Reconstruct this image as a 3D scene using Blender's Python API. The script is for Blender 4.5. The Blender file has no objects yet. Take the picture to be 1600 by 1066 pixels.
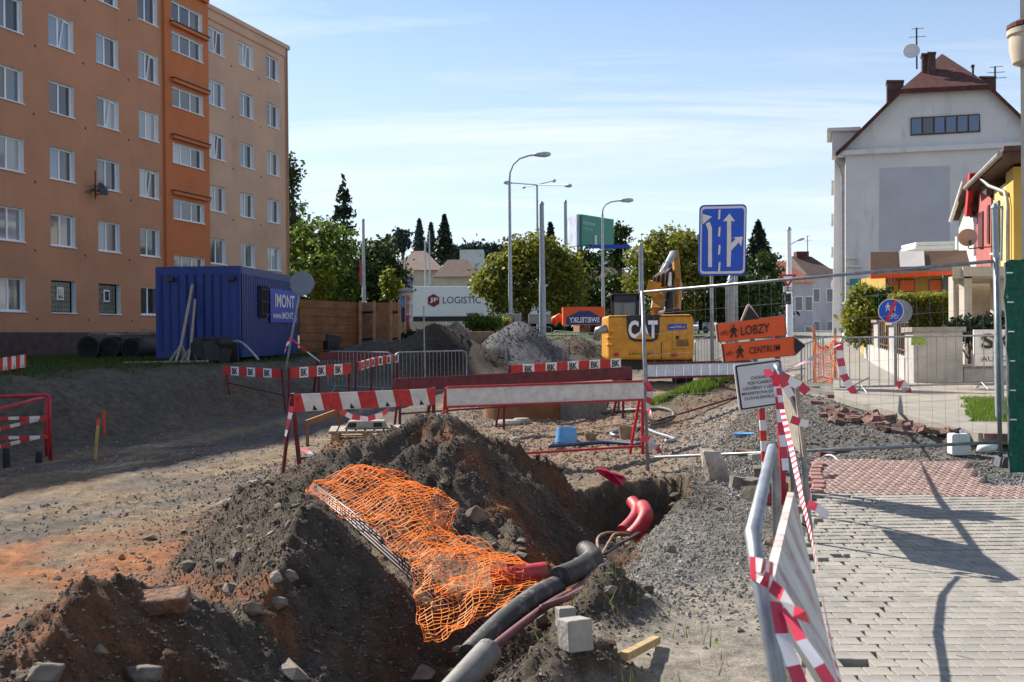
import bpy, math, random
import numpy as np
from mathutils import Vector, Matrix
random.seed(7); rng = np.random.default_rng(11)
SC = bpy.context.scene
COL = SC.collection
# ------------------------------------------------------------------ camera
FPX, ROLL, HY, CZ = 1680.0, 0.009, 525.0, 1.62
_p = (533 - HY) / FPX
CF = Vector((0, math.cos(_p), -math.sin(_p)))
_R0 = Vector((1, 0, 0)); _U0 = _R0.cross(CF)
CR = (_R0 - ROLL * _U0).normalized(); CU = (_U0 + ROLL * _R0).normalized()
CP = Vector((0, 0, CZ))
cd = bpy.data.cameras.new('camera'); cam = bpy.data.objects.new('camera', cd); COL.objects.link(cam)
cd.sensor_width = 36; cd.lens = 36 * FPX / 1600; cd.clip_start = .1; cd.clip_end = 3000
m = Matrix((CR, CU, -CF)).transposed().to_4x4(); m.translation = CP; cam.matrix_world = m
cd.dof.use_dof = True; cd.dof.focus_distance = 14; cd.dof.aperture_fstop = 7
SC.camera = cam
# ------------------------------------------------------------------ sky, sun, exposure
SUN = Vector((-.68 * math.cos(math.radians(38)), .733 * math.cos(math.radians(38)), math.sin(math.radians(38)))).normalized()
w = bpy.data.worlds.new('World'); SC.world = w; w.use_nodes = True
nt = w.node_tree; nt.nodes.clear()
def N(t, **k):
    n = nt.nodes.new(t)
    for a, b in k.items(): setattr(n, a, b)
    return n
out = N('ShaderNodeOutputWorld'); bg = N('ShaderNodeBackground'); sky = N('ShaderNodeTexSky', sky_type='NISHITA')
sky.sun_disc = False; sky.sun_elevation = math.radians(38); sky.sun_rotation = math.atan2(SUN.x, SUN.y)
sky.air_density = 1.0; sky.dust_density = .25; sky.ozone_density = 3.0; sky.altitude = 300
tc = N('ShaderNodeTexCoord'); sep = N('ShaderNodeSeparateXYZ'); nt.links.new(tc.outputs['Generated'], sep.inputs[0])
zz = N('ShaderNodeMath', operation='MAXIMUM'); zz.inputs[1].default_value = .03; nt.links.new(sep.outputs[2], zz.inputs[0])
za = N('ShaderNodeMath', operation='ADD'); za.inputs[1].default_value = .12; nt.links.new(zz.outputs[0], za.inputs[0])
dv = N('ShaderNodeVectorMath', operation='SCALE'); iv = N('ShaderNodeMath', operation='DIVIDE'); iv.inputs[0].default_value = 1
nt.links.new(za.outputs[0], iv.inputs[1]); nt.links.new(tc.outputs['Generated'], dv.inputs[0]); nt.links.new(iv.outputs[0], dv.inputs['Scale'])
mp = N('ShaderNodeMapping'); mp.inputs['Rotation'].default_value = (0, 0, .3); mp.inputs['Scale'].default_value = (.3, 1.5, .25)
nt.links.new(dv.outputs[0], mp.inputs[0])
no = N('ShaderNodeTexNoise'); no.inputs['Scale'].default_value = 1.3; no.inputs['Detail'].default_value = 7; no.inputs['Roughness'].default_value = .62; no.inputs['Distortion'].default_value = .5
nt.links.new(mp.outputs[0], no.inputs[0])
cr = N('ShaderNodeValToRGB'); cr.color_ramp.elements[0].position = .45; cr.color_ramp.elements[1].position = .74
nt.links.new(no.outputs[0], cr.inputs[0])
cm = N('ShaderNodeMath', operation='MULTIPLY'); cm.inputs[1].default_value = .8; nt.links.new(cr.outputs[0], cm.inputs[0])
mx = N('ShaderNodeMixRGB'); mx.inputs[2].default_value = (6.6, 6.9, 7.2, 1)
nt.links.new(cm.outputs[0], mx.inputs[0]); 
vr = N('ShaderNodeMapRange'); vr.inputs[1].default_value = 0; vr.inputs[2].default_value = .36; vr.inputs[3].default_value = .8; vr.inputs[4].default_value = .0; nt.links.new(sep.outputs[2], vr.inputs[0])
vx = N('ShaderNodeMixRGB'); vx.inputs[2].default_value = (5.4, 5.9, 6.5, 1); nt.links.new(vr.outputs[0], vx.inputs[0]); nt.links.new(sky.outputs[0], vx.inputs[1]); nt.links.new(vx.outputs[0], mx.inputs[1])
nt.links.new(mx.outputs[0], bg.inputs[0]); bg.inputs[1].default_value = .085
nt.links.new(bg.outputs[0], out.inputs[0])
sl = bpy.data.lights.new('sun', 'SUN'); sl.energy = 5.0; sl.angle = math.radians(.53); sl.color = (1, .93, .82)
so = bpy.data.objects.new('sun', sl); COL.objects.link(so); so.rotation_euler = (-SUN).to_track_quat('-Z', 'Y').to_euler(); so.location = (-20, 20, 40)
SC.view_settings.view_transform = 'Standard'; SC.view_settings.look = 'None'; SC.view_settings.gamma = 1; SC.view_settings.exposure = .92
SC.render.engine = 'CYCLES'; SC.cycles.use_denoising = True; SC.cycles.max_bounces = 6; SC.cycles.transparent_max_bounces = 12
# ------------------------------------------------------------------ pixel and street coordinates
SX, SY = .282, .959          # the street's direction; b grows to its right
def AB(a, b, z=0.): return Vector((SX * a + SY * b, SY * a - SX * b, z))
def toab(x, y): return SX * x + SY * y, SY * x - SX * y
def ray(x, y): return CF + CR * ((x - 800) / FPX) - CU * ((y - 533) / FPX)
def at(x, y, D): d = ray(x, y); return CP + d * (D / d.y)
# ------------------------------------------------------------------ noise and terrain
_perm = rng.permutation(512)
def _h(ix, iy): return _perm[(_perm[ix & 511] + iy) & 511] / 511.0
def vnoise(x, y):
    x = np.asarray(x, float); y = np.asarray(y, float)
    ix = np.floor(x).astype(int); iy = np.floor(y).astype(int); fx = x - ix; fy = y - iy
    fx = fx * fx * (3 - 2 * fx); fy = fy * fy * (3 - 2 * fy)
    return (_h(ix, iy) * (1 - fx) + _h(ix + 1, iy) * fx) * (1 - fy) + (_h(ix, iy + 1) * (1 - fx) + _h(ix + 1, iy + 1) * fx) * fy
def fbm(x, y, o=4, g=.5):
    s = 0; a = 1; t = 0
    for i in range(o):
        s = s + a * (vnoise(x * 2 ** i + 17.3 * i, y * 2 ** i - 9.1 * i) - .5); t += a; a *= g
    return s / t * 2
def sst(x, a, b):
    t = np.clip((x - a) / (b - a), 0, 1); return t * t * (3 - 2 * t)
def seg(X, Y, pts):
    best = np.full(np.shape(X), 1e9); zb = np.zeros(np.shape(X)); sd = np.zeros(np.shape(X))
    for (x0, y0, z0), (x1, y1, z1) in zip(pts[:-1], pts[1:]):
        dx, dy = x1 - x0, y1 - y0; L2 = dx * dx + dy * dy
        t = np.clip(((X - x0) * dx + (Y - y0) * dy) / L2, 0, 1)
        d = np.hypot(X - x0 - t * dx, Y - y0 - t * dy); k = d < best
        best = np.where(k, d, best); zb = np.where(k, z0 + t * (z1 - z0), zb); sd = np.where(k, (X - x0) * dy - (Y - y0) * dx, sd)
    return best, zb, sd
RZ = ([-50, 8.5, 12.5, 14, 20, 40, 80, 110, 160, 600], [0, 0, .16, .22, .48, .8, 1.25, 1.65, 2.2, 8])
MZ = ([-50, 0, 6, 18, 30, 45, 80, 110, 160, 600], [0, 0, -.32, -.36, .12, .6, 1.25, 1.65, 2.2, 8])
LZ = ([-50, 20, 60, 80, 110, 160, 600], [.95, .95, .98, 1.35, 1.75, 2.2, 8])
TRENCH = [(-1.25, 2.6, -.4), (-.62, 5.4, -.55), (-.22, 6.7, -.55), (.38, 8.5, -.45), (1.15, 11.2, -.55), (1.75, 13.75, -1.0)]
RIDGE = [(-2.05, 8.75, .42), (-1.75, 8.2, .52), (-1.35, 7.2, .38), (-1.12, 6.2, .27), (-1.0, 5.2, .2)]
def bump(X, Y, cx, cy, sx, sy, amp, rot=0., p=1.):
    c, s = math.cos(rot), math.sin(rot); u = ((X - cx) * c + (Y - cy) * s) / sx; v = (-(X - cx) * s + (Y - cy) * c) / sy
    return amp * np.exp(-(u * u + v * v) ** p)
def terrain(X, Y, masks=False):
    X = np.asarray(X, float); Y = np.asarray(Y, float)
    a, b = toab(X, Y)
    zr = np.interp(a, *RZ); zm = np.interp(a, *MZ); zl = np.interp(a, *LZ)
    wob = .35 * fbm(a * .5, b * .5 + 40, 3)
    far = sst(a, 13.2, 15.5)
    e0 = -1.95 * (1 - far) - 3.4 * far; e1 = -1.3 * (1 - far) - .2 * far
    t = sst(b + wob * .5, e0, e1)
    z = zm * (1 - t) + (zr - .05 - .12 * sst(a, 9.4, 10.6) * sst(b, .6, -.6) * (1 - sst(a, 15, 16)) - .1 * sst(a, 11.6, 12.6) * (1 - sst(a, 15, 15.4))) * t
    tl = sst(b + wob * 2.2, -13.2, -15.8); z = z * (1 - tl) + zl * tl
    z = np.where(a > 40, z, z)
    soil = np.zeros(np.shape(X))
    # spoil heaps
    n1 = fbm(X * 1.3, Y * 1.3, 4)
    h1 = bump(X, Y, -1.78, 5.25, .85, .8, .70, .3) + bump(X, Y, -2.5, 4.3, .7, .6, .24) + bump(X, Y, -1.15, 4.6, .7, .8, .42)
    d, zr_, _ = seg(X, Y, RIDGE); h2 = (zr_ + .36) * np.exp(-(d / .54) ** 2)
    h3 = bump(X, Y, -.75, 11.15, 1.45, 1.15, 1.12, -.1, .9) + bump(X, Y, .75, 11.5, .75, 1.0, .62) + bump(X, Y, -2.0, 11.0, .7, .7, .25)
    h4 = bump(X, Y, .5, 6.45, .28, .42, .26, -.3) + bump(X, Y, .30, 5.1, .25, .26, .2) + bump(X, Y, .05, 4.9, .22, .4, .12)
    hh = np.maximum(np.maximum(np.maximum(h1, h2), h3), 0); soil = np.clip(hh * 4.5, 0, 1)
    z = z + hh * (1 + .14 * n1)
    # far heaps (dark soil, grey gravel, brown earth)
    hd = bump(X, Y, -2.6, 36.3, 2.2, 1.6, 1.75, 0, .85); hd2 = bump(X, Y, -1.0, 35.2, 1.2, 1.0, 1.0); hg = bump(X, Y, .15, 37, 1.75, 1.6, 1.8, 0, .85); hb = bump(X, Y, 2.0, 38.2, 1.9, 1.6, 1.25)
    hx = np.maximum.reduce([hd, hd2, hg, hb]); z = z + hx * (1 + .12 * fbm(X * .8, Y * .8, 3))
    hp = bump(X, Y, 4.25, 22.9, 1.5, .95, .62); z = z + hp
    # trench
    d, zb, sd = seg(X, Y, TRENCH)
    hw = .34 + .1 * fbm(X * 2, Y * 2, 2); hw = hw + .26 * sst(Y, 11.3, 12.5)
    slope = np.where(sd > 0, 1.7, 1.0) + 3.5 * sst(Y, 11.6, 13)
    tr = zb + np.maximum(0, d - hw) * slope + .05 * fbm(X * 4, Y * 4, 3)
    inT = (tr < z) & (Y < 15)
    z = np.where(inT, tr, z); soil = np.where(inT, 1, soil); z = z + h4 * (1 + .3 * n1); soil = np.maximum(soil, np.clip(h4 * 7, 0, 1))
    rough = .012 + .06 * soil + .03 * sst(b, -1.4, -2.4) * sst(a, 3, 12) * (1 - sst(a, 30, 40)) + .05 * np.clip(hx, 0, 1)
    paved = sst(b, -.32, -.12) * (1 - far)
    z = z + rough * (fbm(X * 5, Y * 5, 4, .6) + .5 * fbm(X * 17, Y * 17, 2)) * (1 - paved)
    # wheel ruts in the dirt lane
    lane = sst(b, -13, -11.5) * sst(b, -3.5, -5) * sst(a, 34, 24)
    z = z + lane * .03 * np.sin(b * 3.1 + 1.5 * fbm(a * .15, b * .3, 2)) * fbm(a * .3, b * .4 + 9, 2)
    z = z - .06 * paved
    if masks: return z, a, b, soil, inT, dict(h1=h1, h2=h2, h3=h3, hd=np.maximum(hd, hd2 * .9), hg=hg, hb=hb, hp=hp, tl=tl, t=t, far=far, lane=lane, paved=paved)
    return z
def H(x, y): return float(terrain(np.array([x]), np.array([y]))[0])
def gp(x, y, dz=0.):
    d = ray(x, y); t = np.geomspace(2, 400, 3000)
    X = d.x * t; Y = d.y * t; Z = CZ + d.z * t - dz
    k = np.argmax(Z < terrain(X, Y)); k = k if k > 0 else len(t) - 1
    return CP + d * float(t[k])
# ------------------------------------------------------------------ mesh building
ORG = {}
def V(*a): return Vector(a)
UP = Vector((0, 0, 1))
class MB:
    def __init__(s): s.v = []; s.f = []; s.m = []
    def add(s, vs, fs, mi=0):
        o = len(s.v); s.v += [tuple(q) for q in vs]; s.f += [tuple(i + o for i in f) for f in fs]; s.m += [mi] * len(fs); return s
    def obox(s, o, e1, e2, e3, mi=0):
        o, e1, e2, e3 = map(Vector, (o, e1, e2, e3))
        if e1.cross(e2).dot(e3) < 0: e1, e2 = e2, e1
        q = [o, o + e1, o + e1 + e2, o + e2]; q += [p + e3 for p in q]
        return s.add(q, [(3, 2, 1, 0), (4, 5, 6, 7), (0, 1, 5, 4), (1, 2, 6, 5), (2, 3, 7, 6), (3, 0, 4, 7)], mi)
    def box(s, c, d, rz=0., mi=0, tilt=None):
        c = Vector(c); R = Matrix.Rotation(rz, 3, 'Z')
        if tilt is not None: R = R @ tilt
        e = [R @ Vector((d[0], 0, 0)), R @ Vector((0, d[1], 0)), R @ Vector((0, 0, d[2]))]
        return s.obox(c - (e[0] + e[1] + e[2]) / 2, *e, mi=mi)
    def bar(s, p, q, wd, ht=None, up=UP, mi=0):
        p, q = Vector(p), Vector(q); ht = ht or wd; d = (q - p); dn = d.normalized()
        if abs(dn.dot(up)) > .98: up = Vector((0, 1, 0))
        sd = dn.cross(up).normalized(); u = sd.cross(dn)
        return s.obox(p - sd * wd / 2 - u * ht / 2, sd * wd, u * ht, d, mi=mi)
    def tube(s, pts, r, n=8, mi=0, cap=True, rs=None, closed=False):
        pts = [Vector(p) for p in pts]; k = len(pts); ring = []
        t0 = (pts[1] - pts[0]).normalized(); ref = UP if abs(t0.z) < .9 else Vector((1, 0, 0)); nn = t0.cross(ref).normalized()
        vs = []
        for i, p in enumerate(pts):
            t = (pts[(i + 1) % k] - pts[i - 1]) if closed else (pts[min(i + 1, k - 1)] - pts[max(i - 1, 0)])
            t.normalize(); nn = (nn - t * nn.dot(t)).normalized(); bb = t.cross(nn)
            rr = rs[i] if rs else r
            vs += [p + (nn * math.cos(2 * math.pi * j / n) + bb * math.sin(2 * math.pi * j / n)) * rr for j in range(n)]
        fs = []
        for i in range(k if closed else k - 1):
            i2 = (i + 1) % k
            fs += [(i * n + j, i * n + (j + 1) % n, i2 * n + (j + 1) % n, i2 * n + j) for j in range(n)]
        if cap and not closed: fs += [tuple(reversed(range(n))), tuple(range((k - 1) * n, k * n))]
        return s.add(vs, fs, mi)
    def prism(s, poly, o, e1, e2, e3, mi=0, mside=None):
        o, e1, e2, e3 = map(Vector, (o, e1, e2, e3)); n = len(poly)
        q = [o + e1 * x + e2 * y for x, y in poly]; q2 = [p + e3 for p in q]
        flip = e1.cross(e2).dot(e3) > 0
        ar = sum(poly[i][0] * poly[(i + 1) % n][1] - poly[(i + 1) % n][0] * poly[i][1] for i in range(n))
        if ar < 0: flip = not flip
        f1 = tuple(range(n)); f2 = tuple(range(n, 2 * n)); sd = [(i, (i + 1) % n, n + (i + 1) % n, n + i) for i in range(n)]
        if flip: f1 = tuple(reversed(f1))
        else: f2 = tuple(reversed(f2)); sd = [tuple(reversed(f)) for f in sd]
        s.add(q + q2, [f1, f2], mi); o_ = len(s.v) - 2 * n
        s.f += [tuple(i + o_ for i in f) for f in sd]; s.m += [mi if mside is None else mside] * n; return s
    def lathe(s, prof, c, n=16, mi=0, axis=None):
        c = Vector(c); ax = Vector(axis).normalized() if axis is not None else UP
        e1 = ax.orthogonal().normalized(); e2 = ax.cross(e1); vs = []; k = len(prof)
        for r, z in prof: vs += [c + ax * z + (e1 * math.cos(2 * math.pi * j / n) + e2 * math.sin(2 * math.pi * j / n)) * r for j in range(n)]
        fs = [(i * n + j, i * n + (j + 1) % n, (i + 1) * n + (j + 1) % n, (i + 1) * n + j) for i in range(k - 1) for j in range(n)]
        if prof[0][0] > 1e-6: fs.append(tuple(reversed(range(n))))
        if prof[-1][0] > 1e-6: fs.append(tuple(range((k - 1) * n, k * n)))
        return s.add(vs, fs, mi)
    def ribbon(s, pts, width, side=UP, mats=(0, 1), step=.12, twist=0.):
        pts = [Vector(p) for p in pts]; out = [pts[0]]
        for p, q in zip(pts[:-1], pts[1:]):
            k = max(1, int((q - p).length / step + .5)); out += [p.lerp(q, (i + 1) / k) for i in range(k)]
        side = Vector(side).normalized(); k = len(out); vs = []
        for i, p in enumerate(out):
            t = (out[min(i + 1, k - 1)] - out[max(i - 1, 0)]).normalized(); u = (side - t * side.dot(t))
            u = u.normalized() if u.length > 1e-3 else t.orthogonal().normalized()
            if twist: u = Matrix.Rotation(twist * i, 3, t) @ u
            vs += [p - u * width / 2, p + u * width / 2]
        o = len(s.v); s.v += [tuple(q) for q in vs]
        for i in range(k - 1): s.f.append((o + 2 * i, o + 2 * i + 1, o + 2 * i + 3, o + 2 * i + 2)); s.m.append(mats[i % len(mats)])
        return s
    def build(s, name, mats, parent=None, smooth=False, bev=0., org=None):
        me = bpy.data.meshes.new(name)
        o = Vector(org) if org is not None else (ORG[parent.name] if parent is not None else Vector((0, 0, 0)))
        me.from_pydata([(x - o.x, y - o.y, z - o.z) for x, y, z in s.v], [], s.f)
        if not isinstance(mats, (list, tuple)): mats = [mats]
        for q in mats: me.materials.append(q)
        if len(mats) > 1: me.polygons.foreach_set('material_index', s.m)
        if smooth: me.polygons.foreach_set('use_smooth', [True] * len(me.polygons))
        ob = bpy.data.objects.new(name, me); COL.objects.link(ob)
        if parent is not None: ob.parent = parent; ORG[ob.name] = ORG[parent.name]
        else: ob.location = o; ORG[ob.name] = o
        if bev:
            b = ob.modifiers.new('bevel', 'BEVEL'); b.width = bev; b.segments = 2; b.limit_method = 'ANGLE'
        if smooth and smooth != True:
            me.set_sharp_from_angle(angle=smooth)
        return ob
def smooth(pts, n=6):
    pts = [Vector(p) for p in pts]; out_ = []
    for i in range(len(pts) - 1):
        p0, p1, p2, p3 = pts[max(i - 1, 0)], pts[i], pts[i + 1], pts[min(i + 2, len(pts) - 1)]
        for j in range(n): f_ = j / n; out_.append(.5 * (2 * p1 + (p2 - p0) * f_ + (2 * p0 - 5 * p1 + 4 * p2 - p3) * f_ ** 2 + (3 * p1 - p0 - 3 * p2 + p3) * f_ ** 3))
    return out_ + [pts[-1]]
def thing(name, label, cat, loc, group=None):
    o = bpy.data.objects.new(name, None); COL.objects.link(o); o.location = loc; o.empty_display_size = .2
    ORG[o.name] = Vector(loc); return tag(o, label, cat, group)
def tag(o, label, cat, group=None):
    o['label'] = label; o['category'] = cat
    if group: o['group'] = group
    return o
def kind(o, k): o['kind'] = k; return o
def inst(me, name, parent, loc, rz=0., scale=None):
    o = bpy.data.objects.new(name, me); COL.objects.link(o); o.parent = parent
    base = ORG[parent.name] if parent is not None else Vector((0, 0, 0))
    o.location = Vector(loc) - base; o.rotation_euler.z = rz
    if scale: o.scale = scale
    ORG[o.name] = Vector(loc); return o
def text(st, o, ex, ey, wd, ht, mat, parent, name='lettering', off=0., depth=.0):
    """lettering fitted into the box o + [0,wd]*ex + [0,ht]*ey"""
    cu = bpy.data.curves.new('t', 'FONT'); cu.body = st; cu.resolution_u = 3; cu.offset = off; cu.align_x = 'CENTER' if '\n' in st else 'LEFT'
    ob = bpy.data.objects.new('t', cu); COL.objects.link(ob); dg = bpy.context.evaluated_depsgraph_get()
    me = bpy.data.meshes.new_from_object(ob.evaluated_get(dg)); bpy.data.objects.remove(ob); bpy.data.curves.remove(cu)
    co = np.array([v.co[:] for v in me.vertices]); lo = co.min(0); sz = np.maximum(co.max(0) - lo, 1e-6)
    o, ex, ey = Vector(o), Vector(ex).normalized(), Vector(ey).normalized(); base = ORG[parent.name] if parent else Vector()
    for v, c in zip(me.vertices, co): v.co = o - base + ex * ((c[0] - lo[0]) / sz[0] * wd) + ey * ((c[1] - lo[1]) / sz[1] * ht)
    me.name = name; me.materials.clear(); me.materials.append(mat); b = bpy.data.objects.new(name, me); COL.objects.link(b); b.parent = parent; ORG[b.name] = base
    return b
# ------------------------------------------------------------------ materials
def mat(name, c, rough=.7, var=.15, scale=6., metal=0., bumpv=0., bscale=40., c2=None, spec=.4, dirt=None, coord='Object', stretch=None):
    mt = bpy.data.materials.new(name); mt.use_nodes = True; t = mt.node_tree; b = t.nodes['Principled BSDF']
    b.inputs['Roughness'].default_value = rough; b.inputs['Metallic'].default_value = metal; b.inputs['Specular IOR Level'].default_value = spec
    if var == 0 and not bumpv: b.inputs['Base Color'].default_value = (*c, 1); return mt
    tx = t.nodes.new('ShaderNodeTexCoord'); n = t.nodes.new('ShaderNodeTexNoise'); n.inputs['Scale'].default_value = scale; n.inputs['Detail'].default_value = 5; n.inputs['Roughness'].default_value = .6
    t.links.new(tx.outputs[coord], n.inputs[0]); r = t.nodes.new('ShaderNodeValToRGB')
    lo = c2 or tuple(x * (1 - var * 1.6) for x in c); hi = tuple(min(1, x * (1 + var)) for x in c) if not c2 else c
    e = r.color_ramp.elements; e[0].position = .32; e[1].position = .68; e[0].color = (*lo, 1); e[1].color = (*hi, 1)
    t.links.new(n.outputs[0], r.inputs[0]); src = r.outputs[0]
    if dirt:
        n3 = t.nodes.new('ShaderNodeTexNoise'); n3.inputs['Scale'].default_value = dirt[1]; n3.inputs['Detail'].default_value = 6; n3.inputs['Roughness'].default_value = .7
        mq = t.nodes.new('ShaderNodeMapping'); mq.inputs['Scale'].default_value = stretch or (1, 1, 1); t.links.new(tx.outputs[coord], mq.inputs[0]); t.links.new(mq.outputs[0], n3.inputs[0]); r3 = t.nodes.new('ShaderNodeValToRGB'); r3.color_ramp.elements[0].position = dirt[2]; r3.color_ramp.elements[1].position = dirt[2] + .12
        t.links.new(n3.outputs[0], r3.inputs[0]); mxx = t.nodes.new('ShaderNodeMixRGB'); mxx.inputs[2].default_value = (*dirt[0], 1)
        t.links.new(r3.outputs[0], mxx.inputs[0]); t.links.new(src, mxx.inputs[1]); src = mxx.outputs[0]
    t.links.new(src, b.inputs['Base Color'])
    if bumpv:
        n2 = t.nodes.new('ShaderNodeTexNoise'); n2.inputs['Scale'].default_value = bscale; n2.inputs['Detail'].default_value = 4; t.links.new(tx.outputs[coord], n2.inputs[0])
        bp = t.nodes.new('ShaderNodeBump'); bp.inputs['Strength'].default_value = bumpv; bp.inputs['Distance'].default_value = .02; t.links.new(n2.outputs[0], bp.inputs['Height']); t.links.new(bp.outputs[0], b.inputs['Normal'])
    return mt
def leafmat(name, c, c2, trans=.35):
    mt = bpy.data.materials.new(name); mt.use_nodes = True; t = mt.node_tree; t.nodes.clear()
    o = t.nodes.new('ShaderNodeOutputMaterial'); at_ = t.nodes.new('ShaderNodeAttribute'); at_.attribute_name = 'tint'
    r = t.nodes.new('ShaderNodeMixRGB'); r.inputs[1].default_value = (*c, 1); r.inputs[2].default_value = (*c2, 1); t.links.new(at_.outputs['Fac'], r.inputs[0])
    d = t.nodes.new('ShaderNodeBsdfPrincipled'); d.inputs['Roughness'].default_value = .55; d.inputs['Specular IOR Level'].default_value = .25; t.links.new(r.outputs[0], d.inputs['Base Color'])
    tr = t.nodes.new('ShaderNodeBsdfTranslucent'); t.links.new(r.outputs[0], tr.inputs[0]); mxs = t.nodes.new('ShaderNodeMixShader'); mxs.inputs[0].default_value = trans
    t.links.new(d.outputs[0], mxs.inputs[1]); t.links.new(tr.outputs[0], mxs.inputs[2]); t.links.new(mxs.outputs[0], o.inputs[0]); return mt
def attrmat(name, rough=.9, bumpv=.6, bscale=60., attr='tint', scale=9., amt=.45, spec=.25):
    """colour comes from the vertices, fine grain from noise"""
    mt = bpy.data.materials.new(name); mt.use_nodes = True; t = mt.node_tree; b = t.nodes['Principled BSDF']; b.inputs['Roughness'].default_value = rough; b.inputs['Specular IOR Level'].default_value = spec
    a_ = t.nodes.new('ShaderNodeAttribute'); a_.attribute_name = attr; tx = t.nodes.new('ShaderNodeTexCoord')
    prev = a_.outputs['Color']
    for sc_, am in ((scale, amt), (scale * 7, amt * .9), (scale * .23, amt * .6)):
        n = t.nodes.new('ShaderNodeTexNoise'); n.inputs['Scale'].default_value = sc_; n.inputs['Detail'].default_value = 5; n.inputs['Roughness'].default_value = .65; t.links.new(tx.outputs['Object'], n.inputs[0])
        mr = t.nodes.new('ShaderNodeMapRange'); mr.inputs[1].default_value = .3; mr.inputs[2].default_value = .7; mr.inputs[3].default_value = 1 - am; mr.inputs[4].default_value = 1 + am; t.links.new(n.outputs[0], mr.inputs[0])
        x = t.nodes.new('ShaderNodeVectorMath'); x.operation = 'SCALE'; t.links.new(prev, x.inputs[0]); t.links.new(mr.outputs[0], x.inputs['Scale']); prev = x.outputs[0]
    t.links.new(prev, b.inputs['Base Color'])
    if bumpv:
        n2 = t.nodes.new('ShaderNodeTexNoise'); n2.inputs['Scale'].default_value = bscale; n2.inputs['Detail'].default_value = 6; n2.inputs['Roughness'].default_value = .7; t.links.new(tx.outputs['Object'], n2.inputs[0])
        bp = t.nodes.new('ShaderNodeBump'); bp.inputs['Strength'].default_value = bumpv; bp.inputs['Distance'].default_value = .03; t.links.new(n2.outputs[0], bp.inputs['Height']); t.links.new(bp.outputs[0], b.inputs['Normal'])
    return mt
def glassmat(name, c, rough=.06):
    mt = bpy.data.materials.new(name); mt.use_nodes = True; b = mt.node_tree.nodes['Principled BSDF']; b.inputs['Base Color'].default_value = (*c, 1); b.inputs['Roughness'].default_value = rough
    b.inputs['Specular IOR Level'].default_value = .8; b.inputs['Coat Weight'].default_value = .6; b.inputs['Coat Roughness'].default_value = .03; return mt
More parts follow.
